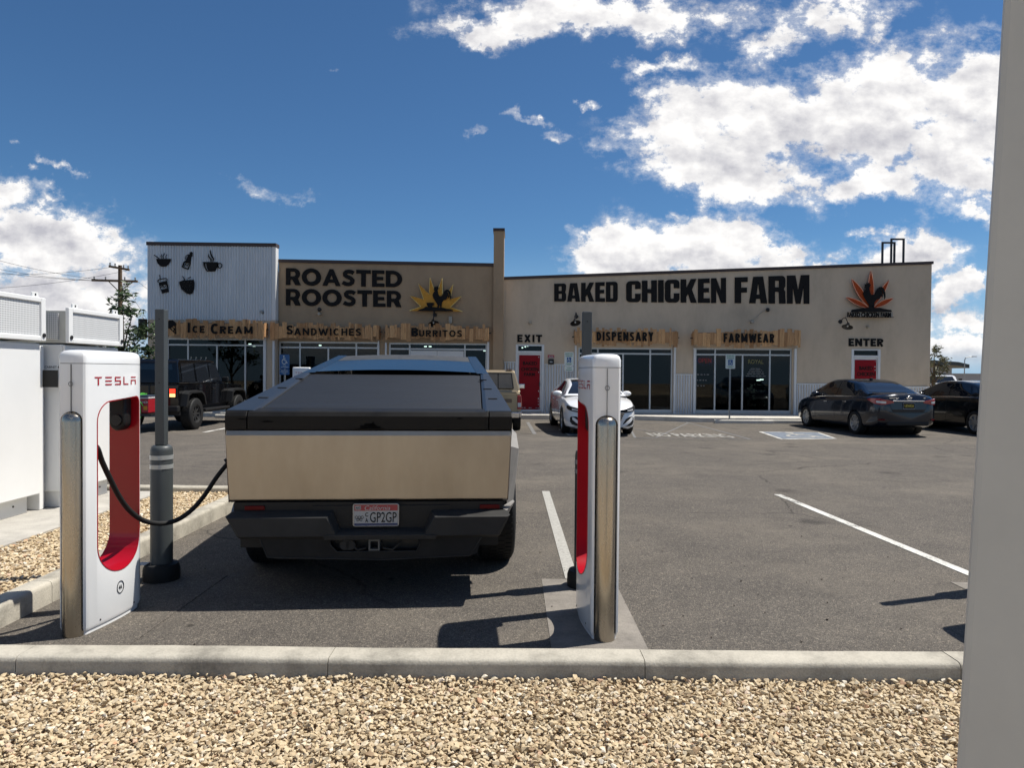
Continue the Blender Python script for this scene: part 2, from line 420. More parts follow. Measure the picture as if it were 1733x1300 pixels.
def make_stucco(name, col):
    m = mat(name, col, .92, spec=.2); T, b = nodes(m); c = coord(T)
    n = tnoise(T, coord(T, (.8, .8, .35)), 1.6, 8, .65); f = tnoise(T, c, 38, 6, .65)
    a = ramp(T, n.outputs['Fac'], [(.3, tuple(x * .82 for x in col)), (.52, col), (.75, tuple(x * 1.09 for x in col))])
    T.links.new(a, b.inputs['Base Color']); bumpto(T, b, f.outputs['Fac'], .5, .01); return m
def make_wood():
    m = mat('cedar_planks', (.36, .23, .13), .75, spec=.25); T, b = nodes(m)
    g = addn(T, 'ShaderNodeNewGeometry'); c = coord(T, (26, 26, 2.2))
    n = tnoise(T, c, 1.6, 6, .65)
    a = ramp(T, n.outputs['Fac'], [(.3, (.33, .175, .08)), (.5, (.47, .285, .145)), (.7, (.58, .37, .20))])
    r = ramp(T, g.outputs['Random Per Island'], [(0, (.66, .58, .52)), (.35, (.92, .86, .8)), (.7, (1.05, 1, .95)), (1, (1.25, 1.2, 1.1))])
    k = tnoise(T, coord(T, (9, 9, 5)), 1.3, 1, .5, 'ShaderNodeTexVoronoi'); kk = ramp(T, k.outputs['Distance'], [(.05, (.25, .17, .12)), (.11, (1, 1, 1))])
    T.links.new(tmix(T, 1.0, tmix(T, 1.0, a, r, 'MULTIPLY'), kk, 'MULTIPLY'), b.inputs['Base Color']); return m
def make_stone():
    m = mat('tan_gravel_stone', (.45, .36, .25), .85, spec=.25); T, b = nodes(m)
    g = addn(T, 'ShaderNodeNewGeometry')
    r = ramp(T, g.outputs['Random Per Island'], [(0, (.26, .18, .11)), (.08, (.40, .30, .185)), (.14, (.50, .395, .25)), (.45, (.54, .43, .275)), (.7, (.585, .48, .325)), (.9, (.62, .535, .395)), (.97, (.70, .64, .53)), (1, (.48, .27, .15))])
    n = tnoise(T, coord(T), 70, 4, .6); v = ramp(T, n.outputs['Fac'], [(.3, (.78, .76, .74)), (.6, (1, 1, 1))])
    T.links.new(tmix(T, .8, r, v, 'MULTIPLY'), b.inputs['Base Color']); return m
def make_gravel_bed():
    m = mat('gravel_bed', (.4, .32, .22), .95, spec=.2); T, b = nodes(m); c = coord(T)
    v = tnoise(T, c, 42, 0, kind='ShaderNodeTexVoronoi'); s = addn(T, 'ShaderNodeSeparateColor'); T.links.new(v.outputs['Color'], s.inputs[0])
    a = ramp(T, s.outputs[0], [(0, (.28, .2, .13)), (.4, (.45, .35, .23)), (1, (.6, .5, .36))])
    T.links.new(a, b.inputs['Base Color']); bumpto(T, b, v.outputs['Distance'], 1.0, .02); return m
def make_perforated(name, pitch, paint=(.72, .73, .73)):
    m = mat(name, paint, .45); T, b = nodes(m)
    s = addn(T, 'ShaderNodeSeparateXYZ'); T.links.new(coord(T), s.inputs[0])
    def cell(o):
        a = addn(T, 'ShaderNodeMath', operation='MULTIPLY'); T.links.new(o, a.inputs[0]); a.inputs[1].default_value = 1 / pitch
        f = addn(T, 'ShaderNodeMath', operation='FRACT'); T.links.new(a.outputs[0], f.inputs[0])
        g = addn(T, 'ShaderNodeMath', operation='GREATER_THAN'); T.links.new(f.outputs[0], g.inputs[0]); g.inputs[1].default_value = .34
        return g.outputs[0]
    ad = addn(T, 'ShaderNodeMath', operation='ADD'); T.links.new(s.outputs[0], ad.inputs[0]); T.links.new(s.outputs[1], ad.inputs[1])
    k = addn(T, 'ShaderNodeMath', operation='MULTIPLY'); T.links.new(cell(ad.outputs[0]), k.inputs[0]); T.links.new(cell(s.outputs[2]), k.inputs[1])
    T.links.new(tmix(T, k.outputs[0], paint, (.34, .345, .35)), b.inputs['Base Color']); return m
def make_glass(name, tint, gloss=1.0):
    m = bpy.data.materials.new(name); m.use_nodes = True; T = m.node_tree; T.nodes.clear()
    tr = addn(T, 'ShaderNodeBsdfTransparent'); tr.inputs[0].default_value = (*tint, 1)
    gl = addn(T, 'ShaderNodeBsdfGlossy'); gl.inputs['Roughness'].default_value = .01; gl.inputs['Color'].default_value = (gloss, gloss, gloss, 1)
    fr = addn(T, 'ShaderNodeFresnel'); fr.inputs[0].default_value = 1.5
    mx = addn(T, 'ShaderNodeMixShader'); o = addn(T, 'ShaderNodeOutputMaterial')
    T.links.new(fr.outputs[0], mx.inputs[0]); T.links.new(tr.outputs[0], mx.inputs[1]); T.links.new(gl.outputs[0], mx.inputs[2]); T.links.new(mx.outputs[0], o.inputs[0])
    return m
def make_paintline():
    m = mat('worn_line_paint', (.62, .61, .57), .8, spec=.25); T, b = nodes(m)
    n = tnoise(T, coord(T), 55, 6, .75); big = tnoise(T, coord(T), 3, 4, .6)
    s = addn(T, 'ShaderNodeMath', operation='ADD'); T.links.new(n.outputs['Fac'], s.inputs[0]); T.links.new(big.outputs['Fac'], s.inputs[1])
    T.links.new(ramp(T, s.outputs[0], [(.42, (.07, .068, .066)), (.5, (.5, .49, .45)), (.7, (.66, .65, .61))]), b.inputs['Base Color']); 
    r = b.inputs['Base Color'].links[0].from_node.color_ramp
    for e, p in zip(r.elements, (.40, .47, .60)): e.position = p
    mr = addn(T, 'ShaderNodeMath', operation='MULTIPLY'); T.links.new(s.outputs[0], mr.inputs[0]); mr.inputs[1].default_value = .5
    T.links.new(mr.outputs[0], b.inputs['Base Color'].links[0].from_node.inputs[0]); return m
def make_brushed():
    m = mat('brushed_stainless', (.40, .375, .34), .34, 1.0); T, b = nodes(m)
    n = tnoise(T, coord(T, (220, 6, 3)), 1, 4, .6); d = tnoise(T, coord(T, (1.5, 1.5, .6)), 1.6, 6, .6)
    T.links.new(ramp(T, d.outputs['Fac'], [(.3, (.305, .270, .222)), (.7, (.40, .362, .305))]), b.inputs['Base Color'])
    r = addn(T, 'ShaderNodeMapRange'); T.links.new(n.outputs['Fac'], r.inputs['Value']); r.inputs['To Min'].default_value = .3; r.inputs['To Max'].default_value = .46
    T.links.new(r.outputs[0], b.inputs['Roughness']); bumpto(T, b, n.outputs['Fac'], .05, .002); return m
M = {}
M['asphalt'] = make_asphalt()
M['kerb'] = make_concrete('kerb_concrete', (.43, .40, .335), .5, 3)
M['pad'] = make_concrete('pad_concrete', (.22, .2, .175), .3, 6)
M['padl'] = make_concrete('pale_pad_concrete', (.42, .40, .36), .25, 3)
M['walk'] = make_concrete('walk_concrete', (.56, .53, .47), .2, 2)
M['tan'] = make_stucco('tan_stucco', (.55, .445, .33))
M['brown'] = make_stucco('brown_stucco', (.36, .262, .17))
M['wood'] = make_wood(); M['stone'] = make_stone(); M['bed'] = make_gravel_bed()
M['dirt'] = make_concrete('desert_ground', (.34, .28, .2), .3, .2)
M['corr'] = mat('galvanised_sheet', (.57, .585, .60), .5, .35, .08, 3, stretch=(1, 1, .2))
M['cap'] = mat('brown_cap_metal', (.045, .028, .025), .5, .2)
M['frame'] = mat('aluminium_frame', (.50, .51, .51), .42, .5, .04)
M['whitetrim'] = mat('white_trim', (.66, .66, .65), .5)
M['glass'] = make_glass('shop_glass', (.30, .36, .36), .5)
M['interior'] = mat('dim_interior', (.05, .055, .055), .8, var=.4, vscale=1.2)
M['lamp'] = mat('lit_ceiling_lamp', (1, .96, .85), .5, emit=9)
M['letter'] = mat('black_letters', (.010, .0095, .0095), .8, var=.15, spec=.2)
M['steelblk'] = mat('black_steel', (.015, .015, .016), .45, .2)
M['yellow'] = mat('yellow_sign_face', (.52, .24, .015), .6, var=.12); M['yedge'] = mat('yellow_neon_edge', (.85, .66, .22), .4)
M['orange'] = mat('orange_sign_face', (.38, .058, .010), .6, var=.12, spec=.2); M['oedge'] = mat('pale_neon_edge', (.80, .40, .26), .4)
M['red'] = mat('red_panel', (.24, .004, .010), .6, var=.06, spec=.2)
M['redgl'] = mat('red_liner', (.36, .004, .014), .28, coat=.25, spec=.35)
M['post'] = mat('charger_white', (.80, .81, .81), .25, coat=.5, var=.03, vscale=2)
M['seam'] = mat('seam_grey', (.16, .16, .16), .6)
M['bollsteel'] = mat('steel_bollard', (.40, .36, .30), .27, 1.0, .08, 2.5, rvar=.05, stretch=(5, 5, 1.2))
M['rubber'] = mat('black_rubber', (.013, .013, .013), .65, spec=.3, bump=.1)
M['blackpl'] = mat('black_plastic', (.012, .012, .012), .5, spec=.3)
M['polegrey'] = mat('grey_pole_paint', (.052, .06, .063), .45, var=.08)
M['reflect'] = mat('reflective_tape', (.42, .44, .44), .3, .3)
M['cabwhite'] = mat('cabinet_white', (.77, .775, .765), .4, var=.03, vscale=1.5)
M['cabgrey'] = mat('column_grey', (.50, .50, .462), .5, var=.06, vscale=3)
M['perf'] = make_perforated('perforated_panel', .022)
M['line'] = make_paintline()
M['line2'] = mat('worn_grey_line_paint', (.34, .33, .30), .85, var=.3, vscale=40)
M['faint'] = mat('faded_line_paint', (.15, .15, .15), .85, var=.35, vscale=14)
M['bluepaint'] = mat('blue_pavement_paint', (.13, .155, .19), .85, var=.35, vscale=12)
M['brush'] = make_brushed()
M['trimdk'] = mat('dark_trim', (.006, .0055, .005), .55, spec=.25, var=.35, vscale=5, rvar=.1)
M['tonneau'] = mat('tonneau_slats', (.012, .013, .015), .42, .0, .15, 2, stretch=(.5, 3, 1))
M['railgloss'] = mat('gloss_roof_rail', (.008, .010, .013), .2, spec=.25)
M['rail'] = mat('grey_rail_film', (.015, .0165, .019), .36, .0, .15, 3)
M['carglass'] = mat('dark_car_glass', (.012, .014, .018), .03, spec=.6, coat=.2)
M['roofglass'] = mat('roof_glass', (.006, .008, .011), .12, spec=.2)
M['flare'] = mat('dusty_sunlit_plastic', (.20, .19, .175), .45, var=.15)  # paler than the bumper plastic: dust, plus sunlight put into the colour
M['dustroof'] = mat('dusty_roof', (.045, .043, .037), .5, var=.45, vscale=9)
M['bumper'] = mat('bumper_plastic', (.027, .0265, .0255), .62, spec=.28, var=.25, vscale=4, bump=.05, bscale=300)
M['valance'] = mat('valance_plastic', (.013, .0125, .012), .65, spec=.25, var=.4, vscale=5)
M['redlens'] = mat('red_lens', (.11, .002, .004), .35, spec=.15)
M['redlit'] = mat('lit_red_lamp', (1, .03, .01), .4, emit=2.2); M['amberlit'] = mat('lit_amber_lamp', (1, .55, .2), .4, emit=1.6)
M['chrome'] = mat('chrome', (.75, .75, .76), .12, 1.0)
M['alloy'] = mat('alloy', (.42, .43, .44), .35, .8)
M['platew'] = mat('plate_white', (.42, .41, .39), .5); M['platered'] = mat('plate_red', (.36, .05, .05), .5); M['plateblue'] = mat('plate_blue', (.03, .04, .12), .5)
M['navy'] = mat('navy_paint', (.006, .010, .020), .2, .3, spec=.4, coat=.7); M['blackp'] = mat('black_paint', (.003, .003, .0035), .16, .0, spec=.3, coat=.45)
M['whitep'] = mat('white_paint', (.78, .78, .78), .25, coat=1.0); M['tanp'] = mat('tan_paint', (.36, .28, .17), .35, .4, coat=.6)
M['silver'] = mat('pale_lens', (.6, .6, .6), .15, coat=1.0)
M['signblue'] = mat('sign_blue', (.025, .10, .26), .45); M['signwhite'] = mat('sign_white', (.62, .66, .62), .45); M['signgreen'] = mat('sign_green', (.02, .18, .08), .5)
M['galv'] = mat('galvanised_post', (.30, .31, .31), .5, .6, .1)
M['neon'] = mat('neon_red', (1, .03, .03), .4, emit=.75); M['olive'] = mat('olive_vinyl', (.17, .16, .06), .6); M['vinyl'] = mat('white_vinyl', (.5, .5, .5), .6)
M['bark'] = mat('bark', (.10, .075, .05), .9, var=.3, bump=.4); M['pole'] = mat('weathered_pole', (.11, .075, .045), .9, var=.3, stretch=(6, 6, .6))
M['leafa'] = mat('green_leaf', (.05, .085, .028), .55, var=.5, vscale=3); M['leafb'] = mat('grey_green_leaf', (.115, .125, .07), .6, var=.4, vscale=3)
M['strap'] = mat('green_strap', (.10, .55, .06), .5); M['cooler'] = mat('red_cooler', (.30, .012, .02), .4); M['coolerlid'] = mat('pale_cooler_lid', (.5, .5, .5), .4)
M['farwall'] = mat('far_building_wall', (.30, .30, .31), .8); M['farroof'] = mat('dark_far_roof', (.03, .04, .045), .6); M['wire'] = mat('wire', (.05, .05, .055), .6)
M['beige'] = mat('beige_fixture', (.36, .32, .26), .5)
# ------------------------------------------------------------------ the setting
def sheet(name, x0, y0, x1, y1, z, m, th=.3):
    return tag(MB().box(x0, y0, z - th, x1, y1, z).build(name, m), kind='structure')
sheet('ground', -900, -60, 900, 1500, -.05, M['dirt'], 1)
sheet('parking_lot', -60, 3.6, 60, 24.6, 0.0, M['asphalt'], .04)
sheet('gravel_ground', -14, -14, 14, 3.565, .035, M['bed'], .08)

KY0, KY1 = gp(800, 1148, .06).y, gp(800, 1095, .15).y
def kerb_run(mb, p0, p1, wdt, top, joints, seed=0):
    # rounded concrete kerb from p0 to p1, its width lying to the left of the run
    rnd = random.Random(seed); d = Vector((p1[0] - p0[0], p1[1] - p0[1])); L = d.length; d.normalize(); n = Vector((-d.y, d.x))
    cuts = [0] + sorted(joints) + [L]
    for a, b in zip(cuts, cuts[1:]):
        a += .002; b -= .002; N = max(2, int((b - a) / .12)); rings = []
        for i in range(N + 1):
            s = a + (b - a) * i / N; e = .002 * math.sin(s * 3.1 + seed) + rnd.uniform(-.0012, .0012)
            sec = [(0, -.1), (0, top - .03 + e), (.005, top - .012 + e), (.014, top - .004 + e), (.03, top + e), (wdt - .02, top + e), (wdt - .005, top - .010 + e), (wdt, top - .025), (wdt, -.1)]
            rings.append([(p0[0] + d.x * s + n.x * q, p0[1] + d.y * s + n.y * q, z) for q, z in sec])
        mb.loft(rings)
    return mb
jx = [gp(565, 1100, .15).x, gp(1085, 1105, .15).x, gp(1597, 1105, .15).x]
js = sorted([jx[0] + 12 + 1.57 * k for k in range(-6, 9) if abs(k) > 0 and not -1 < k < 3] + [x + 12 for x in jx])
js = [j for j in js if 0 < j < 24]
tag(kerb_run(MB(), (-12, KY0), (12, KY0), KY1 - KY0, .15, js, 1).build('front_kerb', M['kerb'], smooth=50), kind='structure')
IX = -3.13                                     # right edge of the gravel island
IY0, IY1 = KY1 + .005, 8.75
ik = MB()
kerb_run(ik, (IX, IY0), (IX, IY1 + .15), .16, .15, [1.1, 2.6, 4.05], 2)
kerb_run(ik, (-14, IY1), (IX - .165, IY1), .15, .15, [8.2, 9.7], 4)
tag(ik.build('island_kerb', M['kerb'], smooth=50), kind='structure')
sheet('island_gravel_bed', -14, IY0, IX - .16, IY1, .075, M['bed'], .1)
sheet('equipment_pad', -9, 5.35, -4.28, 8.72, .10, M['padl'], .15)
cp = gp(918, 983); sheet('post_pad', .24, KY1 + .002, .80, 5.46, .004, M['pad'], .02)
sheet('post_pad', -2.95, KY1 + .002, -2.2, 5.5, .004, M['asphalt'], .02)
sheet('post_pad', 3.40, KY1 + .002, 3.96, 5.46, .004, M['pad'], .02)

# painted lines and letters on the asphalt
def quadsheet(name, pts, m, z=.004):
    return tag(MB().slab(pts, z - .003, z).build(name, m), kind='structure')
def line(name, a, b, wd, m=None, z=.005):
    a = Vector(a[:2]); b = Vector(b[:2]); d = (b - a).normalized(); n = Vector((-d.y, d.x)) * wd / 2
    return quadsheet(name, [a + n, a - n, b - n, b + n], m or M['line'], z)
l0 = gp(923.5, 832); line('stall_line', (l0.x, l0.y), (.475, 5.47), .10, M['line2'])
l1 = gp(1315.6, 837.5); l2 = gp(1640, 972); d12 = (l2 - l1).normalized(); line('stall_line', l1, l2 + d12 * .3, .095)
line('stall_line', (l1.x - 6.25, 5.5), (l1.x - 6.25, 9.4), .1) if False else None
a = gp(345, 732); b = gp(388, 724); line('stall_line', (a.x, a.y), (b.x, b.y + .4), .10)
a = gp(905, 735); b = gp(893, 715); line('stall_line', a, b, .1, M['faint'])
# hatched bay with its lettering
h = [gp(1075, 741.5), gp(1270, 744), gp(1160, 714.5), gp(1062, 718)]
for i in range(4):
    line('bay_line', h[i], h[(i + 1) % 4], .06, M['faint'])
line('bay_line', gp(1110, 741), gp(1165, 716), .05, M['faint'], .0065); line('bay_line', gp(1185, 742), gp(1068, 726), .05, M['faint'], .008)
pl, pr = gp(1105, 739.5), gp(1246, 742); zf = gp(1105, 733.5).y - pl.y
g = fit(text_geo('NO PARKING', .01, .0), 0, 1, 0, 1)
tag(geo_obj('bay_lettering', g, lambda x, y, z: (pl.x + (pr.x - pl.x) * x, pl.y + (pr.y - pl.y) * x + zf * y, .0115), M['line2']), kind='structure')

def wheelchair():
    """outline of the access symbol in a unit square"""
    c = [circ(.42, .90, .085, 14)]
    c2 = [thickline([(.42, .80), (.45, .46), (.68, .46), (.80, .16), (.92, .20)], .085)]
    c3 = [thickline([(.43, .66), (.66, .66)], .07)]
    wh = [thickline([(.34, .60)] + arc(.46, .32, .27, 130, 340, 18), .07)]
    return merge(*[shape_geo(q, .01) for q in (c, c2, c3, wh)])
WC = wheelchair()
def ground_symbol(q):                         # blue square with white border and the symbol, q = four corners
    A, B, Cc, D = [Vector(p) for p in q]
    P = lambda u, v: (A * (1 - u) + B * u) * (1 - v) + (D * (1 - u) + Cc * u) * v
    quadsheet('access_bay_paint', [P(0, 0)[:2], P(1, 0)[:2], P(1, 1)[:2], P(0, 1)[:2]], M['line'], .0045)
    e = .05
    quadsheet('access_bay_paint', [P(e, e)[:2], P(1 - e, e)[:2], P(1 - e, 1 - e)[:2], P(e, 1 - e)[:2]], M['bluepaint'], .0085)
    def f(x, y, z):
        p = P(.12 + .8 * x, .1 + .8 * y); return (p.x, p.y, .0125)
    tag(geo_obj('access_bay_symbol', WC, f, M['line2']), kind='structure')
ground_symbol([gp(1322, 744), gp(1417, 743), gp(1385, 732), gp(1284, 731)])
ground_symbol([gp(962, 737), gp(1040, 737), gp(1020, 727), gp(945, 727)])

# walk along the shops, higher kerb on the right
wk = MB()
wk.box(-18, 24.2, -.1, 4.2, 26, .15)
wk.slab([(4.2, 24.2), (6.2, 23.45), (16.5, 23.45), (16.5, 26), (4.2, 26)], -.1, .15)
tag(wk.build('pavement', M['walk'], bevel=.02), kind='structure')

# loose stones
def stone_mesh(name, pts, rmin, rmax, seed):
    rs = np.random.RandomState(seed); temps = []
    for k in range(10):
        bm = bmesh.new()
        for _ in range(11):
            p = rs.normal(size=3); p /= np.linalg.norm(p); p *= rs.uniform(.8, 1.1, 3) * np.array([1.25, .9, .62])
            bm.verts.new(p)
        r = bmesh.ops.convex_hull(bm, input=bm.verts)
        bmesh.ops.delete(bm, geom=[e for e in r['geom_interior'] if isinstance(e, bmesh.types.BMVert)], context='VERTS')
        bm.verts.ensure_lookup_table(); bm.verts.index_update()
        temps.append((np.array([v.co[:] for v in bm.verts]), np.array([[v.index for v in f.verts] for f in bm.faces if len(f.verts) == 3])))
        bm.free()
    Vs, Fs, b = [], [], 0
    for (x, y, z) in pts:
        v, f = temps[rs.randint(len(temps))]
        s = rmin + (rmax - rmin) * rs.beta(1.6, 3.2)
        a = rs.uniform(0, 2 * PI); tx, ty = rs.uniform(-.5, .5, 2)
        Rm = np.array((Matrix.Rotation(a, 3, 'Z') @ Matrix.Rotation(tx, 3, 'X') @ Matrix.Rotation(ty, 3, 'Y')))
        Vs.append((v * s) @ Rm.T + np.array([x, y, z])); Fs.append(f + b); b += len(v)
    Vs = np.vstack(Vs); Fs = np.vstack(Fs)
    me = bpy.data.meshes.new(name); me.vertices.add(len(Vs)); me.vertices.foreach_set('co', Vs.ravel())
    me.loops.add(Fs.size); me.loops.foreach_set('vertex_index', Fs.ravel().astype(np.int32))
    me.polygons.add(len(Fs)); me.polygons.foreach_set('loop_start', np.arange(0, Fs.size, 3, dtype=np.int32))
    me.update(calc_edges=True); me.validate()
    bm = bmesh.new(); bm.from_mesh(me); bmesh.ops.recalc_face_normals(bm, faces=bm.faces); bm.to_mesh(me); bm.free()
    for p in me.polygons: p.use_smooth = False
    return me
def scatter(x0, y0, x1, y1, step, z, jz, seed, keep=None):
    rs = random.Random(seed); P = []
    y = y0
    while y < y1:
        x = x0 + rs.random() * step
        while x < x1:
            px, py = x + rs.uniform(-.5, .5) * step, y + rs.uniform(-.5, .5) * step
            if keep is None or keep(px, py): P.append((px, py, z + rs.uniform(-jz, jz)))
            x += step
        y += step
    return P
P = scatter(-2.9, 2.45, 2.4, KY0 - .008, .0195, .048, .007, 3) + scatter(-2.9, 2.45, 2.4, KY0 - .008, .031, .059, .007, 4) + scatter(-2.9, KY0 - .05, 2.4, KY0 - .006, .03, .066, .01, 14)
tag(link('front_gravel', stone_mesh('front_gravel', P, .007, .0238, 5), M['stone']), label='loose crushed tan stones in front of the long kerb', kind='stuff')
keep = lambda x, y: not (x < -4.28 and 5.35 < y < 8.72) and (-866.5 + 60 < x / y * F)
P = scatter(-6, IY0 + .02, IX - .16, IY1, .026, .082, .010, 6, lambda x, y: x > -4.3 or y < 5.36)
tag(link('island_gravel', stone_mesh('island_gravel', P, .010, .028, 7), M['stone']), label='loose tan stones filling the kerbed island by the white cabinets', kind='stuff')

# ------------------------------------------------------------------ the shops
YL, YM, YR = 25.0, 25.3, 25.6
def wall_geo(contours, Y, th=.25):
    return shape_geo(contours, th), (lambda x, y, z: (x, Y + th / 2 - z, y))
def W(px, py, Y):
    p = at(px, py, Y); return (p.x, p.z)
def rect(px0, px1, py0, zb, Y):
    x0, z1 = W(px0, py0, Y); x1, _ = W(px1, py0, Y)
    return [(x0, zb), (x1, zb), (x1, z1), (x0, z1)]
FL = .17
def storefront(parent, Y, px0, px1, pyt, pytr, full, half, zb=FL, kick=.10, label=None):
    x0, zt = W(px0, pyt, Y); x1, _ = W(px1, pyt, Y); ztr = W((px0 + px1) / 2, pytr, Y)[1]
    f = MB(); w_ = .055; ya, yb = Y + .05, Y + .15
    f.box(x0, ya, zb, x0 + w_, yb, zt); f.box(x1 - w_, ya, zb, x1, yb, zt)
    f.box(x0 + w_, ya, zt - w_, x1 - w_, yb, zt); f.box(x0 + w_, ya, zb, x1 - w_, yb, zb + kick)
    xs = [x0 + w_ / 2] + [W(p, pytr, Y)[0] for p in full] + [x1 - w_ / 2]
    for x in xs[1:-1]: f.box(x - w_ / 2, ya + .003, zb + kick, x + w_ / 2, yb - .003, zt - w_)
    for a, b in zip(xs, xs[1:]): f.box(a + w_ / 2, ya + .006, ztr - w_ / 2, b - w_ / 2, yb - .006, ztr + w_ / 2)
    for p in half:
        x = W(p, pytr, Y)[0]; f.box(x - w_ / 2, ya + .003, zb + kick, x + w_ / 2, yb - .003, ztr - w_ / 2)
    o = f.build('window', M['frame'], parent)
    if label: o['label'] = label
    MB().box(x0 + .02, Y + .095, zb + .02, x1 - .02, Y + .103, zt - .02).build('pane', M['glass'], o)
    return o
def trim(parent, Y, pxa, pxb, pyt, name='trim_post'):
    x0, z = W(pxa, pyt, Y); x1, _ = W(pxb, pyt, Y)
    return MB().box(x0, Y - .07, .15, x1, Y - .004, z).build(name, M['whitetrim'], parent, bevel=.006)
def corrugated(name, parent, x0, x1, z0, z1a, z1b, Y, pitch=.095, amp=.02):
    n = int((x1 - x0) / pitch * 6); a = []; b = []
    for i in range(n + 1):
        x = x0 + (x1 - x0) * i / n; t = x / pitch * 2 * PI
        y = Y - .014 - amp * math.sin(t); u = i / n
        a.append((x, y, z0)); b.append((x, y, z1a + (z1b - z1a) * u))
    return MB().loft([a, b], closed=False).build(name, M['corr'], parent, smooth=60)
def capstrip(parent, x0, z0, x1, z1, Ya, Yb, h=.13):
    mb = MB(); mb.loft([[(x, Ya, z - .02), (x, Yb, z - .02), (x, Yb, z + h - .02), (x, Ya, z + h - .02)] for x, z in ((x0, z0), (x1, z1))])
    return mb.build('roof_cap', M['cap'], parent)
def shell(parent, x0, x1, Y, zr, depth, m, zi=3.3):
    mb = MB()
    mb.box(x0, Y + .26, 0, x0 + .25, Y + depth, zr); mb.box(x1 - .25, Y + .26, 0, x1, Y + depth, zr)
    mb.box(x0 + .25, Y + depth - .25, 0, x1 - .25, Y + depth, zr); mb.box(x0 + .25, Y + .26, zr - .7, x1 - .25, Y + depth - .25, zr - .5)
    mb.build('wall', m, parent)
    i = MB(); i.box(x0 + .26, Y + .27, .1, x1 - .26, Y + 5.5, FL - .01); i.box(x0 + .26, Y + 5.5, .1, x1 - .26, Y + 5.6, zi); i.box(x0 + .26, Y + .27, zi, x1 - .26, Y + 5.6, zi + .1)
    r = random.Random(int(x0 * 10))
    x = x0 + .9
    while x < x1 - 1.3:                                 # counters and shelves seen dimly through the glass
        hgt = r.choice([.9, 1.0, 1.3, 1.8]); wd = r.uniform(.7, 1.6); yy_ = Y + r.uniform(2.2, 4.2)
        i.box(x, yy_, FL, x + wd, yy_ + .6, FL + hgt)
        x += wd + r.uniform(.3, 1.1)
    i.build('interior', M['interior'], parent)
def lampspot(parent, px, py, Y, r=.05):
    p = at(px, py, Y + 1.6)
    MB().lathe([(.001, -.01), (r, -.01), (r, .03), (.001, .03)], 12).build('ceiling_lamp', M['lamp'], parent, loc=p)
def wall_lettering(name, s, corners, Y, m, parent=None, bold=.03, depth=.03, each=True, geo=None):
    """corners: top-left, top-right, bottom-left, bottom-right in photo pixels, on the plane at Y"""
    (ax, ay), (bx, by), (cx_, cy_), (dx, dy) = corners
    g = fit(geo if geo is not None else text_geo(s, bold, depth), 0, 1, 0, 1)
    def f(x, y, z):
        tx, ty = ax + (bx - ax) * x, ay + (by - ay) * x; ux, uy = cx_ + (dx - cx_) * x, cy_ + (dy - cy_) * x
        p = at(ux + (tx - ux) * y, uy + (ty - uy) * y, Y); return (p.x, Y - depth / 2 - z - .002, p.z)
    if each: return [geo_obj(name, q, f, m, parent) for q in islands(g)]
    return [geo_obj(name, g, f, m, parent)]
def poly_strokes(strokes, w_, depth):
    gs = []
    for k, st_ in enumerate(strokes):
        P_ = [Vector(q) for q in st_]
        if len(P_) == 2 or True:
            a = (P_[0] - P_[1]).normalized() * w_ * .0; P_[0] = P_[0] + a
        v, f_ = shape_geo([thickline([tuple(q) for q in P_], w_)], depth); v = v.copy(); v[:, 2] += .0004 * (k % 3); gs.append((v, f_))
    return merge(*gs)
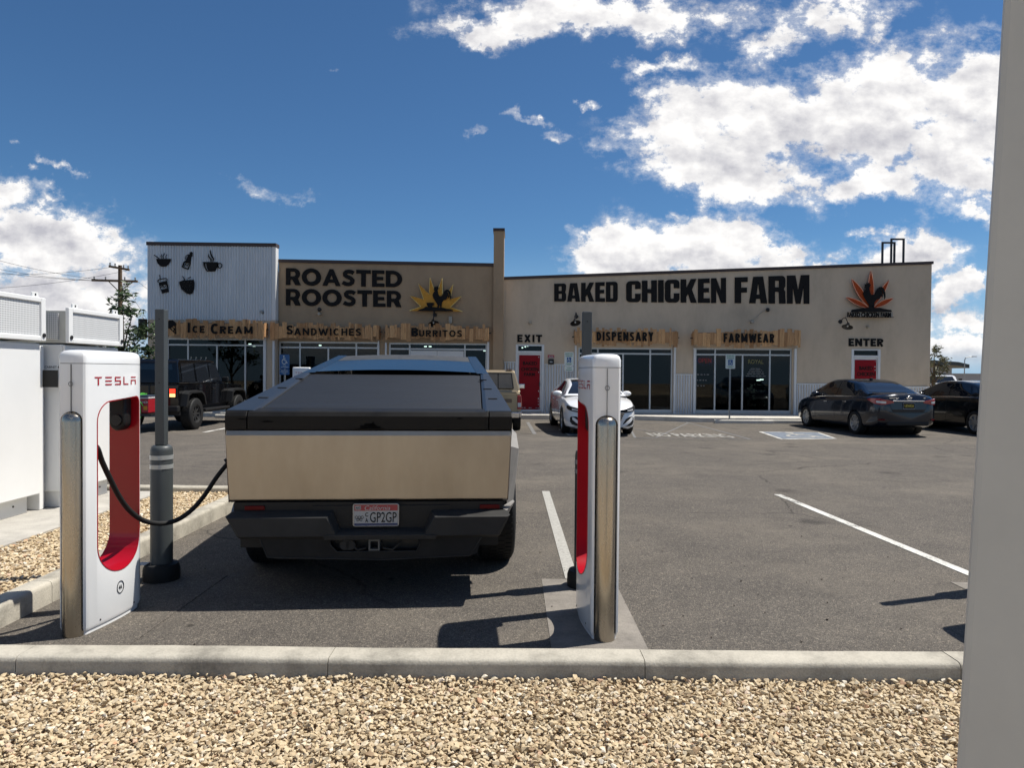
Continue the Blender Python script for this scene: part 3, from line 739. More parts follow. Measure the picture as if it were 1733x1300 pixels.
def stroke_word(word, w_=.2, gap=.2, depth=.025, narrow=1.0):
    h = w_ / 2; t = 1 - h; m = .5; X = 0; out = []
    A_ = lambda cx_, cy_, rx, ry, a0, a1, n=10: [(cx_ + rx * math.cos(RAD(a0 + (a1 - a0) * k / n)), cy_ + ry * math.sin(RAD(a0 + (a1 - a0) * k / n))) for k in range(n + 1)]
    for ch in word:
        W_ = {'I': w_, 'M': .95, 'W': 1.15, 'E': .58, 'F': .56, 'L': .56, 'T': .68, 'S': .62, 'O': .84, 'C': .74, 'X': .76, 'A': .80, 'Y': .72, 'N': .76}.get(ch, .68) * (1 if ch == 'I' else narrow)
        r = W_ - h; c = W_ / 2
        G = {
         'A': [[(h * .9, 0), (c, 1.0)], [(r + h * .1, 0), (c, 1.0)], [(W_ * .25, .30), (W_ * .75, .30)]],
         'B': [[(h, 0), (h, 1)], [(h, t), (c, t)] + A_(c, .74, r - c, .26 - h, 90, -90) + [(h, m)], [(c, m)] + A_(c, .26, r - c, .26 - h + .02, 90, -90) + [(h, h)]],
         'C': [A_(c, .5, c - h, t - .5, 48, 312, 18)],
         'D': [[(h, 0), (h, 1)], [(h, t), (c * .8, t)] + A_(c * .8, .5, r - c * .8, .5 - h, 90, -90, 14) + [(h, h)]],
         'E': [[(h, 0), (h, 1)], [(h, t), (W_, t)], [(h, m), (W_ * .9, m)], [(h, h), (W_, h)]],
         'F': [[(h, 0), (h, 1)], [(h, t), (W_, t)], [(h, m), (W_ * .9, m)]],
         'H': [[(h, 0), (h, 1)], [(r, 0), (r, 1)], [(h, m), (r, m)]],
         'I': [[(h, 0), (h, 1)]],
         'M': [[(h, 0), (h, 1)], [(r, 0), (r, 1)], [(h, .96), (c, .12)], [(r, .96), (c, .12)]],
         'N': [[(h, 0), (h, 1)], [(r, 0), (r, 1)], [(h, .95), (r, .05)]],
         'O': [A_(c, .5, c - h, t - .5, 0, 180, 14), A_(c, .5, c - h, t - .5, 180, 360, 14)],
         'P': [[(h, 0), (h, 1)], [(h, t), (c, t)] + A_(c, .70, r - c, .30 - h, 90, -90) + [(h, .40 + h)]],
         'R': [[(h, 0), (h, 1)], [(h, t), (c, t)] + A_(c, .72, r - c, .28 - h, 90, -90) + [(h, .44 + h)], [(c * .9, .5), (r, 0)]],
         'S': [[(W_ - h * .6, .80), (W_ * .72, t - .01), (c, t + .01), (W_ * .25, t - .04), (h, .76), (h * 1.1, .64), (W_ * .30, .55), (W_ * .62, .47), (r - h * .1, .36), (r, .24), (W_ * .75, h + .02), (c, h), (W_ * .26, h + .02), (h * .5, .21)]],
         'T': [[(0, t), (W_, t)], [(c, 0), (c, t)]],
         'U': [[(h, 1), (h, .32)] + A_(c, .32, c - h, .32 - h, 180, 360) + [(r, 1)]],
         'W': [[(h * .9, 1), (W_ * .28, 0)], [(W_ * .28, 0), (c, .9)], [(c, .9), (W_ * .72, 0)], [(W_ * .72, 0), (W_ - h * .9, 1)]],
         'X': [[(h * 1.1, 0), (W_ - h * 1.1, 1)], [(h * 1.1, 1), (W_ - h * 1.1, 0)]],
         'Y': [[(h, 1), (c, .45)], [(r, 1), (c, .45)], [(c, 0), (c, .5)]],
        }[ch]
        v, f_ = poly_strokes(G, w_, depth); v = v.copy(); v[:, 0] += X; out.append((v, f_)); X += W_ + gap * (narrow ** .5)
    return out
def stroke_lettering(name, word, corners, Y, m, parent, w_=.2, gap=.2, depth=.025, narrow=1.0):
    (ax, ay), (bx, by), (cx_, cy_), (dx, dy) = corners
    gs = stroke_word(word, w_, gap, depth, narrow); al = np.vstack([v for v, f in gs]); lo, hi = al.min(0), al.max(0); res = []
    def f(x, y, z):
        x = (x - lo[0]) / (hi[0] - lo[0]); y = (y - lo[1]) / (hi[1] - lo[1])
        tx, ty = ax + (bx - ax) * x, ay + (by - ay) * x; ux, uy = cx_ + (dx - cx_) * x, cy_ + (dy - cy_) * x
        p = at(ux + (tx - ux) * y, uy + (ty - uy) * y, Y); return (p.x, Y - depth / 2 - z - .002, p.z)
    for g in gs: res.append(geo_obj(name, g, f, m, parent))
    return res
def box4(l, r, t, b, s=.0079):                       # upright box in the photo, following the slight tilt of the camera
    k = (r - l) * s / 2; return ((l, t - k), (r, t + k), (l, b - k), (r, b + k))

# brown shop with the corrugated corner
bA = thing('shop_building', 'brown stucco shop building with a corrugated silver corner block and three storefronts', 'building', (0, 0, 0))
XL0, XL1, XM1 = W(250, 500, YL)[0], W(466.5, 500, YL)[0], W(836, 500, YM)[0]
zc = W(250, 540, YL)[1]; zl = W(250, 414, YL)[1]
win1 = rect(281.5, 451, 572, FL, YL)
g, f = wall_geo([[(XL0, 0), (XL1, 0), (XL1, zc), (XL0, zc)], win1], YL)
o = geo_obj('wall', g, f, M['tan'], bA); o['label'] = 'tan lower wall of the corner block'
MB().box(XL0, YL + .02, zc, XL1, YL + .25, zl).box(XL1 - .12, YL - .02, zc - .005, XL1 + .004, YL + .28, zl + .003, 0).build('wall', M['whitetrim'], bA)
corrugated('corrugated_cladding', bA, XL0, XL1 - .125, zc - .02, zl, zl - .03, YL)
MB().box(XL0 - .02, YL - .035, zl - .01, XL0 + .05, YL + .02, zl).build('cladding_edge', M['corr'], bA)
capstrip(bA, XL0 - .03, zl, XL1 + .02, zl - .02, YL - .05, YL + .33, .12)
win2, win3 = rect(471.7, 640.5, 577.6, FL, YM), rect(658, 824.5, 580, FL, YM)
zA, zB = W(468, 443, YM)[1], W(835, 450, YM)[1]
g, f = wall_geo([[(XL1 + .006, 0), (XM1, 0), (XM1, zB), (XL1 + .006, zA)], win2, win3], YM)
o = geo_obj('wall', g, f, M['brown'], bA); o['label'] = 'brown front wall'
capstrip(bA, XL1 + .01, zA, XM1, zB, YM - .05, YM + .4, .11)
xp0, xp1 = W(835, 500, YM - .12)[0], W(852.3, 500, YM - .12)[0]; zp = W(843, 392, YM)[1]
MB().box(xp0, YM - .12, 0, xp1, YM + 1.2, zp).build('pilaster', M['brown'], bA)
MB().box(xp0 - .025, YM - .145, zp, xp1 + .025, YM + 1.22, zp + .1).build('roof_cap', M['cap'], bA)
shell(bA, XL0, XL1 - .01, YL, zA - .35, 9, M['tan']); shell(bA, XL1 + .01, XM1 - .01, YM, min(zA, zB) - .02, 9, M['brown'])
storefront(bA, YL, 281.5, 451, 572, 584, [317, 414], [366])
storefront(bA, YM, 471.7, 640.5, 577.6, 588.4, [507, 602.5], [555])
o3 = storefront(bA, YM, 658, 824.5, 580, 591, [693, 786.6], [])
dx0, dzt = W(694.5, 592, YM + .05); dx1, _ = W(785, 592, YM + .05); dm = (dx0 + dx1) / 2
for a, b in ((dx0 + .01, dm - .005), (dm + .005, dx1 - .01)):        # glazed double door of the third storefront
    d = MB(); q = .13; zt = dzt - .03
    d.box(a, YM + .06, FL + .105, a + q, YM + .09, zt); d.box(b - q, YM + .06, FL + .105, b, YM + .09, zt); d.box(a + q, YM + .06, zt - .22, b - q, YM + .09, zt); d.box(a + q, YM + .06, FL + .105, b - q, YM + .09, FL + .4)
    dd = d.build('door', M['whitetrim'], bA)
    MB().box(a + .2, YM + .02, 1.05, a + .5, YM + .055, 1.09).build('handle', M['steelblk'], dd)
for (a, b, t, Y) in ((446.5, 450.8, 572, YL), (462, 465.4, 577, YL), (639.6, 642.5, 577, YM), (652, 655, 580, YM), (824.5, 828, 579, YM)): trim(bA, Y, a, b, t)
for px, py, Y in ((489, 583.5, YM), (541.8, 585, YM), (720, 587, YM), (728, 587, YM), (820, 594, YM), (423, 583, YL), (430, 586, YL)): lampspot(bA, px, py, Y)

# tan shop
bB = thing('shop_building', 'long tan stucco shop building with a rising roofline and two red panelled doors', 'building', (0, 0, 0))
XR0, XR1 = W(852.6, 500, YR)[0], W(1576, 500, YR)[0]
zR0, zR1 = W(853, 472.5, YR)[1], W(1577, 446, YR)[1]
dr1, dr2 = rect(873, 921, 583, FL, YR), rect(1441, 1490, 591, FL, YR)
wn1, wn2 = rect(979, 1139, 588, FL, YR), rect(1177, 1341, 589, FL, YR)
g, f = wall_geo([[(XR0, 0), (XR1, 0), (XR1, zR1), (XR0, zR0)], dr1, dr2, wn1, wn2], YR)
o = geo_obj('wall', g, f, M['tan'], bB); o['label'] = 'tan front wall'
capstrip(bB, XR0, zR0, XR1 + .04, zR1, YR - .05, YR + .4, .1)
shell(bB, XR0 + .02, XR1, YR, zR0 - .02, 13, M['tan'])
MB().side([(YR + .26, zR0 - .02), (YR + 13, zR0 - .02), (YR + .26, zR1)], XR1 - .25, XR1).build('wall', M['tan'], bB)
storefront(bB, YR, 979, 1139, 588, 598.7, [1012, 1101], [1055], kick=.12)
storefront(bB, YR, 1177, 1341, 589, 600.6, [1211, 1304], [1257.7], kick=.12)
for (a, b, t) in ((972.5, 976, 585), (1140, 1143.5, 586), (1173.5, 1177, 589), (1343.5, 1347.5, 590)): trim(bB, YR, a, b, t)
def shopdoor(px0, px1, pyt, pytr0, pytr1, pn, lines):
    x0, zt = W(px0, pyt, YR); x1, _ = W(px1, pyt, YR); za, zb = W(px0, pytr0, YR)[1], W(px0, pytr1, YR)[1]
    fr = MB(); w_ = .085
    fr.box(x0, YR - .02, FL, x0 + w_, YR + .12, zt); fr.box(x1 - w_, YR - .02, FL, x1, YR + .12, zt); fr.box(x0 + w_, YR - .02, za, x1 - w_, YR + .12, zt)
    fr.box(x0 + w_, YR - .017, zb - .07, x1 - w_, YR + .117, zb)
    fo = fr.build('door_frame', M['whitetrim'], bB)
    MB().box(x0 + w_, YR + .05, zb, x1 - w_, YR + .06, za).build('pane', M['glass'], fo)
    d = MB().box(x0 + w_ + .004, YR + .02, FL + .01, x1 - w_ - .004, YR + .07, zb - .075).build('door', M['whitetrim'], bB)
    a0, zt2 = W(pn[0], pn[2], YR); a1, _ = W(pn[1], pn[2], YR); zb2 = W(pn[0], pn[3], YR)[1]
    MB().box(a0, YR + .008, max(zb2, FL + .06), a1, YR + .019, zt2).build('red_panel', M['red'], d)
    for s, l, r, t, b in lines: wall_lettering('lettering', s, box4(l, r, t, b), YR + .008, M['letter'], d, .03, .006, False)
    MB().box(x1 - w_ - .09, YR - .05, 1.1, x1 - w_ - .06, YR + .019, 1.25).build('handle', M['steelblk'], d)
    r = random.Random(px0)
    for i in range(9):
        z = zb2 + (zt2 - zb2) * r.random(); z = max(z, FL + .1)
        MB().box(a1 - .05 - r.random() * .02, YR + .004, z, a1 - .028, YR + .008, z + r.uniform(.015, .05)).build('scuff', M['vinyl'], d)
    for i in range(8):
        x = a0 + (a1 - a0) * (.1 + .8 * r.random()); z = max(zb2, FL + .06) + .05
        MB().box(x, YR + .004, z, x + r.uniform(.02, .06), YR + .008, z + .02).build('scuff', M['vinyl'], d)
shopdoor(873, 921, 583, 585.5, 594, (878.5, 914, 601, 693), [('BAKED', 885, 909, 612, 618), ('CHICKEN', 882, 911, 622, 628), ('FARM', 887, 905, 631, 636.5)])
shopdoor(1441, 1490, 591, 593, 601.5, (1447, 1483.5, 609, 700), [('BAKED', 1454, 1477, 620, 626.5), ('CHICKEN', 1450, 1480, 630, 636.5), ('FARM', 1455, 1475, 641, 647)])
for (a, b, t) in ((853, 873, 613), (921.5, 972, 617), (1143.8, 1173, 634), (1348, 1440, 650), (1490.5, 1575, 655)):
    x0, z = W(a, t, YR); x1, _ = W(b, t, YR)
    co = corrugated('wainscot', bB, x0, x1, .15, z, z - (x1 - x0) * .012, YR)
    MB().box(x0, YR - .035, z - .01 - (x1 - x0) * .006, x1, YR - .004, z + .02).build('top_trim', M['whitetrim'], co)
for px, py in ((884, 589), (889, 587.5), (893, 586)): lampspot(bB, px, py, YR, .03)
for px, py in ((1283.5, 644), (1289, 643)): lampspot(bB, px, py, YR, .07)
# window graphics
wall_lettering('window_lettering', 'ROYAL', box4(1266, 1292, 608.5, 616), YR + .09, M['olive'], bB, .01, .004, False)
M['printdim'] = mat('dim_print', (.16, .16, .16), .7)
r = random.Random(5)
for k, y in enumerate((624, 627, 630, 633, 636.5)):
    p0 = at(1279 - 9 - k * 2, y, YR + .09); p1 = at(1279 + 9 + k * 2, y, YR + .09); x = p0.x
    while x < p1.x:
        q = r.uniform(.08, .2); MB().box(x, YR + .086, p0.z - .012, min(x + q, p1.x), YR + .09, p0.z + .012).build('window_print', M['printdim'], bB); x += q + .03
for k, y in enumerate((634, 643.5, 653)):
    p0 = at(1179, y, YR + .09); x = p0.x; p1 = at(1200 - k * 4, y, YR + .09)
    while x < p1.x:
        q = r.uniform(.04, .09); MB().box(x, YR + .086, p0.z - .02, x + q, YR + .09, p0.z + .02).build('window_print', M['printdim'], bB); x += q + .05
wall_lettering('window_lettering', 'DISPENSARY', ((1048, 699), (1048, 605), (1053, 699), (1053, 605)), YR + .09, M['printdim'], bB, .01, .004, False)
# shelves glimpsed through the last storefront
sh = MB()
for px, py in ((1270, 652), (1268, 662), (1272, 675)):
    p = at(px, py, YR + 2.0); sh.box(p.x, YR + 2, p.z, p.x + .55, YR + 2.3, p.z + .03)
for k in range(14):
    p = at(1262 + r.random() * 34, 695 - r.random() * 36, YR + 1.9); sh.box(p.x, YR + 1.9, p.z, p.x + .12, YR + 2.0, p.z + r.uniform(.08, .25))
sh.build('shelf', mat('pale_shelf', (.25, .28, .25), .7, var=.5, vscale=3), bB)

# neon sign inside the window
t = thing('neon_sign', 'glowing red OPEN neon sign hung behind the storefront glass', 'neon sign', (0, 0, 0))
stroke_lettering('letter', 'OPEN', box4(1182, 1203.5, 606.5, 614), YR + .30, M['neon'], t, .11, .22, .012)
nb_ = MB(); p0 = at(1182, 604.5, YR + .33); p1 = at(1203.5, 617, YR + .33)
for k in range(14):
    an = 2 * PI * k / 14; nb_.box((p0.x + p1.x) / 2 + math.cos(an) * .27 - .008, YR + .33, (p0.z + p1.z) / 2 + math.sin(an) * .15 - .008, (p0.x + p1.x) / 2 + math.cos(an) * .27 + .008, YR + .34, (p0.z + p1.z) / 2 + math.sin(an) * .15 + .008)
nb_.build('border_lamp', mat('blue_led', (.1, .15, 1), .5, emit=.8), t)

# ------------------------------------------------------------------ wooden awnings
def awning(label, px0, px1, pyt, pyb, Yw, words, seed, icon=None, narrow=1.0):
    Y = Yw - .42
    t = thing('awning', label, 'awning', tuple(at((px0 + px1) / 2, pyt, Y)), 0, 'plank awnings over the storefronts')
    L = t.location
    x0, z1 = W(px0, pyt, Y); x1, z0 = W(px1, pyb, Y)
    r = random.Random(seed); mb = MB(); x = x0
    while x < x1 - .03:
        q = min(r.uniform(.06, .17), x1 - x); a = z1 + r.uniform(-.12, .06); b = z0 + r.uniform(-.06, .10); y = Y + r.uniform(-.008, .016)
        k = r.uniform(-.012, .012)
        mb.loft([[(x + k * e, y, zz), (x + q - .006 + k * e, y, zz), (x + q - .006 + k * e, y + .022, zz), (x + k * e, y + .022, zz)] for zz, e in ((b, 0), (a, 1))])
        x += q
    # returns to the wall at both ends
    for xx in (x0, x1 - .022):
        for k in range(3):
            mb.box(xx, Y + .03 + k * .125, z0 + .04 + r.uniform(-.04, .05), xx + .022, Y + .15 + k * .125, z1 - .05 + r.uniform(-.06, .04))
    o = mb.build('planks', M['wood'], t); o.location = -L
    br = MB()
    for zz in (z0 + .1, z1 - .14): br.box(x0 + .03, Y + .045, zz, x1 - .03, Y + .075, zz + .04)
    for xx in (x0 + .05, x1 - .09): br.box(xx, Y + .075, (z0 + z1) / 2 - .02, xx + .04, Yw, (z0 + z1) / 2 + .02)
    for xx in (x0 - .08, x1): br.box(xx, Y + .2, (z0 + z1) / 2 - .02, xx + .08, Y + .23, (z0 + z1) / 2 + .02)
    o = br.build('bracket', M['steelblk'], t); o.location = -L
    for s, l, rr_, tt, bb, bold in words:
        for o in stroke_lettering('letter', s, box4(l, rr_, tt, bb), Y - .012, M['letter'], t, bold, .24 if narrow == 1 else .19, .025, narrow): o.location = -L
    if icon:
        g, fn = icon(Y - .012); o = geo_obj('icon', g, fn, M['letter'], t); o.location = -L
def cone_icon(Y):
    P = lambda c: [(240 + x / 6.5, 400 + y / 6.5) for x, y in c]
    cs = [[(285, 1015), (273, 985), (280, 945), (305, 925), (340, 922), (370, 945), (382, 970), (370, 985), (345, 990), (310, 1015)]]
    g = merge(*[shape_geo([P(c)], .025) for c in cs + [thickline([(312, 1010), (376, 1075)], 7), thickline([(368, 985), (376, 1075)], 7), thickline([(340, 1000), (372, 1040)], 6), thickline([(350, 1045), (366, 1010)], 5)]])
    def fn(x, y, z): p = at(x, y, Y); return (p.x, Y - .0125 - z, p.z)
    return g, fn
awning('plank awning with black ICE CREAM letters below the corrugated block', 279, 447, 541, 572.5, YL, [('I', 318, 321.6, 546.3, 563, .22), ('CE', 326, 346, 551.5, 563.2, .2), ('C', 357, 368.5, 547.5, 565.3, .2), ('REAM', 372.6, 427.7, 552, 565.3, .2)], 1, cone_icon)
awning('plank awning with black SANDWICHES letters beside the ice cream one', 457, 641, 547.5, 574.5, YM, [('S', 485, 495.7, 550.5, 566, .2), ('ANDWICHES', 498, 611, 555.5, 568, .17)], 2)
awning('plank awning with black BURRITOS letters under the yellow rooster sign', 652, 827, 549, 576.5, YM, [('B', 696.3, 707.8, 555, 569.5, .22), ('URRITOS', 709.5, 781.8, 558.8, 570.5, .18)], 3)
awning('plank awning with black DISPENSARY letters right of the red exit door', 973, 1148, 556, 585, YR, [('DISPENSARY', 1009.6, 1105.6, 561.6, 577.6, .19)], 4, None, .70)
awning('plank awning with black FARMWEAR letters over the window with the glowing open sign', 1175, 1355, 558, 587.5, YR, [('FARMWEAR', 1224.5, 1310, 564.4, 580.2, .2)], 5, None, .76)

# ------------------------------------------------------------------ lettering and signs on the walls
def sign(name, label, cat, **k): return thing(name, label, cat, **k)
def ell(cx_, cy_, rx, ry, n=28, a0=0, a1=360): return [(cx_ + rx * math.cos(RAD(a0 + (a1 - a0) * k / n)), cy_ + ry * math.sin(RAD(a0 + (a1 - a0) * k / n))) for k in range(n + (0 if a1 - a0 == 360 else 1))]
q_ = .24
GEO = {
 'R': (.80, [[(0, 0), (0, 1), (.44, 1)] + ell(.44, .67, .33, .33, 14, 90, -50) + [(.80, 0), (.52, 0), (.36, .32), (q_, .32), (q_, 0)], [(q_, .52), (.42, .52)] + ell(.42, .66, .115, .14, 8, -70, 70) + [(.42, .80), (q_, .80)]]),
 'O': (1.06, [ell(.53, .5, .53, .52), ell(.53, .5, .27, .285)]),
 'A': (1.0, [[(0, 0), (.40, 1), (.60, 1), (1, 0), (.74, 0), (.67, .19), (.33, .19), (.26, 0)], [(.405, .385), (.595, .385), (.50, .66)]]),
 'S': (.72, [thickline([(.65, .80), (.52, .87), (.38, .885), (.24, .86), (.165, .77), (.175, .66), (.27, .58), (.40, .53), (.52, .46), (.585, .36), (.57, .24), (.47, .145), (.33, .115), (.18, .15), (.05, .23)], .235)]),
 'T': (.80, [[(0, 1), (.80, 1), (.80, .78), (.525, .78), (.525, 0), (.275, 0), (.275, .78), (0, .78)]]),
 'E': (.68, [[(0, 0), (0, 1), (.67, 1), (.67, .79), (.25, .79), (.25, .605), (.61, .605), (.61, .405), (.25, .405), (.25, .21), (.68, .21), (.68, 0)]]),
 'D': (.90, [[(0, 0), (0, 1), (.38, 1)] + ell(.38, .5, .52, .5, 20, 90, -90) + [(.38, 0)], [(.25, .215), (.38, .215)] + ell(.38, .5, .27, .285, 14, -80, 80) + [(.38, .785), (.25, .785)]]),
}
def geometric(word, gap=.075, depth=.04):
    x = 0; gs = []
    for ch in word:
        w_, cs = GEO[ch]; v, f_ = shape_geo(cs, depth); v = v.copy(); v[:, 0] += x; gs.append((v, f_)); x += w_ + gap
    return merge(*gs)
t = sign('wall_lettering', 'heavy black two line lettering reading ROASTED ROOSTER high on the brown wall', 'lettering')
def z2(x, y): return (440 + x / 4.126, 380 + y / 4.126)
wall_lettering('letter', 'ROASTED', (z2(183, 302), z2(993, 322), z2(183, 425), z2(993, 441)), YM, M['letter'], t, .055, .04, True, geometric('ROASTED'))
wall_lettering('letter', 'ROOSTER', (z2(183, 447), z2(988, 462), z2(183, 567), z2(988, 580)), YM, M['letter'], t, .055, .04, True, geometric('ROOSTER'))

s_ = .235
def rrb(x0, y0, x1, y1, r):        # right corners rounded
    return [(x0, y0)] + arc(x1 - r, y0 + r, r, -90, 0, 6) + arc(x1 - r, y1 - r, r, 0, 90, 6) + [(x0, y1)]
GL = {
 'B': (.62, [[(0, 0)] + arc(.48, .14, .14, -90, 0, 6) + [(.62, .40), (.575, .51), (.61, .62)] + arc(.48, .86, .14, 0, 90, 6) + [(0, 1)], [(s_, .59), (.385, .59), (.385, .84), (s_, .84)], [(s_, .15), (.39, .15), (.39, .43), (s_, .43)]]),
 'A': (.67, [[(0, 0), (.155, 1), (.515, 1), (.67, 0), (.435, 0), (.415, .17), (.255, .17), (.235, 0)], [(.275, .33), (.395, .33), (.335, .8)]]),
 'K': (.68, [[(0, 0), (0, 1), (s_, 1), (s_, .62), (.43, 1), (.67, 1), (.475, .55), (.68, 0), (.43, 0), (.31, .38), (s_, .24), (s_, 0)]]),
 'E': (.50, [[(0, 0), (0, 1), (.49, 1), (.49, .81), (s_, .81), (s_, .61), (.46, .61), (.46, .43), (s_, .43), (s_, .19), (.5, .19), (.5, 0)]]),
 'D': (.61, [rrb(0, 0, .61, 1, .16), [(s_, .17), (.355, .17), (.375, .19), (.375, .81), (.355, .83), (s_, .83)]]),
 'C': (.61, [[(.375, .40), (.61, .40)] + arc(.44, .17, .17, 0, -90, 6) + arc(.17, .17, .17, 270, 180, 6) + arc(.17, .83, .17, 180, 90, 6) + arc(.44, .83, .17, 90, 0, 6) + [(.61, .62), (.375, .62), (.375, .80), (.36, .83), (.25, .83), (s_, .80), (s_, .20), (.25, .17), (.36, .17), (.375, .20)]]),
 'H': (.63, [[(0, 0), (0, 1), (s_, 1), (s_, .61), (.395, .61), (.395, 1), (.63, 1), (.63, 0), (.395, 0), (.395, .42), (s_, .42), (s_, 0)]]),
 'I': (.235, [[(0, 0), (0, 1), (s_, 1), (s_, 0)]]),
 'N': (.63, [[(0, 0), (0, 1), (.21, 1), (.42, .46), (.42, 1), (.63, 1), (.63, 0), (.42, 0), (.21, .56), (.21, 0)]]),
 'F': (.48, [[(0, 0), (0, 1), (.48, 1), (.48, .81), (s_, .81), (s_, .60), (.45, .60), (.45, .41), (s_, .41), (s_, 0)]]),
 'R': (.63, [[(0, 0), (0, 1)] + arc(.48, .86, .14, 90, 0, 6) + [(.62, .62), (.565, .52), (.615, .43), (.63, 0), (.395, 0), (.385, .40), (.36, .43), (s_, .43), (s_, 0)], [(s_, .59), (.385, .59), (.385, .83), (s_, .83)]]),
 'M': (.83, [[(0, 0), (0, 1), (.31, 1), (.415, .45), (.52, 1), (.83, 1), (.83, 0), (.62, 0), (.62, .64), (.5, 0), (.33, 0), (.21, .64), (.21, 0)]]),
}
def heavy(word, gap=.055, depth=.04):
    x = 0; gs = []
    for ch in word:
        w_, cs = GL[ch]; v, f_ = shape_geo(cs, depth); v = v.copy(); v[:, 0] += x; gs.append((v, f_)); x += w_ + gap
    return merge(*gs)
t = sign('wall_lettering', 'tall narrow black lettering reading BAKED CHICKEN FARM that grows along the tan wall', 'lettering')
for word, l, r in (('BAKED', 303, 635), ('CHICKEN', 680, 1202), ('FARM', 1248, 1638)):
    top = lambda x: 187 + (x - 303) * (140 - 187) / 1335.; bot = lambda x: 279 + (x - 303) * 13 / 1335.
    q = lambda x, y: (840 + x / 3.095, 420 + y / 3.095)
    wall_lettering('letter', word, (q(l, top(l)), q(r, top(r)), q(l, bot(l)), q(r, bot(r))), YR, M['letter'], t, geo=heavy(word))
t = sign('wall_lettering', 'black EXIT lettering above the full red door', 'lettering')
stroke_lettering('letter', 'EXIT', box4(875.5, 917.5, 566, 580), YR, M['letter'], t, .235, .16)
t = sign('wall_lettering', 'black ENTER lettering under the orange leaf sign', 'lettering')
stroke_lettering('letter', 'ENTER', box4(1436, 1494.6, 573, 587), YR, M['letter'], t, .235, .13)

def pxgeo(conts, sc, ox, oy, Y, depth, off):
    g = shape_geo([[(ox + x / sc, oy + y / sc) for x, y in c] for c in conts], depth)
    def fn(x, y, z): p = at(x, y, Y); return (p.x, Y - off - z, p.z)
    return g, fn
def loop(p): return p + [p[0], p[1]]
# yellow burst
t = sign('wall_sign', 'yellow sunburst sign with a black rooster and cup on the brown wall', 'sign')
BP = [(185, 866), (430, 775), (195, 535), (490, 615), (380, 275), (610, 500), (632, 145), (735, 430), (800, 430), (895, 160), (905, 500), (1000, 520), (1135, 290), (1075, 612), (1318, 550), (1080, 785), (1340, 883)]
g, f = pxgeo([BP], 13, 680, 460, YM, .06, .12); geo_obj('burst_panel', g, f, M['yellow'], t)
Lc = [(680 + x / 13, 460 + y / 13) for x, y in BP]
tb = MB(); tb.tube([Vector((at(x, y, YM).x, YM - .158, at(x, y, YM).z)) for x, y in Lc], .016, 6); tb.build('border_tube', M['yedge'], t)
def rooster(sc, ox, oy, dx=0, dy=0, k=1.0):
    c = [(790, 805), (800, 740), (750, 660), (705, 590), (688, 520), (715, 470), (735, 440), (715, 410), (722, 375), (718, 350), (745, 355), (752, 330), (775, 345), (800, 325), (812, 352), (835, 372), (815, 385), (822, 410), (802, 405), (806, 450), (812, 500), (840, 553), (890, 540), (925, 480), (945, 440), (985, 405), (1030, 402), (1068, 440), (1090, 500), (1098, 590), (1080, 635), (1066, 560), (1052, 500), (1030, 460), (1005, 445), (1035, 490), (1050, 560), (1040, 600), (1020, 560), (1000, 520), (1012, 580), (990, 620), (930, 640), (895, 690), (882, 805), (858, 805), (852, 745), (832, 745), (826, 805)]
    return [((x - 830) * k + 830 + dx, (y - 800) * k + 800 + dy) for x, y in c]
mound = [(360, 868), (420, 835), (500, 815), (540, 778), (600, 790), (720, 785), (800, 800), (900, 800), (1000, 825), (1100, 838), (1145, 862), (1130, 882), (360, 872)]
cup = [(558, 690), (700, 690), (728, 705), (722, 750), (692, 757), (680, 785), (590, 785), (568, 740)]
for nm, cc in (('rooster', [rooster(1, 0, 0)]), ('mound', [mound]), ('cup', [cup, [(698, 712), (712, 715), (708, 740), (697, 742)]])):
    g, f = pxgeo(cc, 13, 680, 460, YM, .02, .19 if nm != 'mound' else .215); geo_obj(nm, g, f, M['letter'], t)
MB().box(at(716, 525, YM).x, YM - .09, at(716, 527, YM).z, at(757, 525, YM).x, YM, at(716, 520, YM).z).build('mount', M['steelblk'], t)
# orange leaf
t = sign('wall_sign', 'orange leaf sign with a black rooster above the small word board on the tan wall', 'sign')
def leaf(bx, by, tx, ty, wd):
    d = Vector((tx - bx, ty - by)); L = d.length; d.normalize(); n = Vector((-d.y, d.x)); l, r = [], []
    for i in range(11):
        s = i / 10; h = wd * math.sin(PI * min(s * .9 + .08, 1)) ** .9 if i < 10 else 0
        p = Vector((bx, by)) + d * L * s; l.append(tuple(p + n * h)); r.append(tuple(p - n * h))
    return l + r[:-1][::-1]
tips = [((335, 440), (328, 62), 30), ((310, 450), (122, 152), 34), ((300, 465), (62, 350), 26), ((365, 430), (527, 162), 26), ((365, 460), (574, 360), 26)]
for (b0, t0, wd) in tips:
    lf = leaf(*b0, *t0, wd); g, f = pxgeo([lf], 6.5, 1420, 450, YR, .05, .11); o = geo_obj('leaf', g, f, M['orange'], t)
    e = MB(); e.tube([Vector((at(1420 + x / 6.5, 450 + y / 6.5, YR).x, YR - .142, at(1420 + x / 6.5, 450 + y / 6.5, YR).z)) for x, y in lf], .012, 6); e.build('border_tube', M['oedge'], o)
rc = [((x - 830) * .60 + 322, (y - 805) * .60 + 478) for x, y in rooster(1, 0, 0)]
for nm, cc, of in (('rooster', [rc], .18), ('mound', [[(100, 512), (110, 488), (180, 478), (240, 468), (330, 462), (420, 468), (500, 485), (540, 490), (548, 512)]], .205), ('word_board', [[(86, 565), (86, 571), (572, 574), (572, 568)]], .19)):
    g, f = pxgeo(cc, 6.5, 1420, 450, YR, .02, of); geo_obj(nm, g, f, M['letter'], t)
MB().box(at(1437, 536, YR).x, YR - .16, at(1437, 537, YR).z, at(1507, 530, YR).x, YR - .13, at(1437, 528.5, YR).z).build('word_board', M['beige'], t)
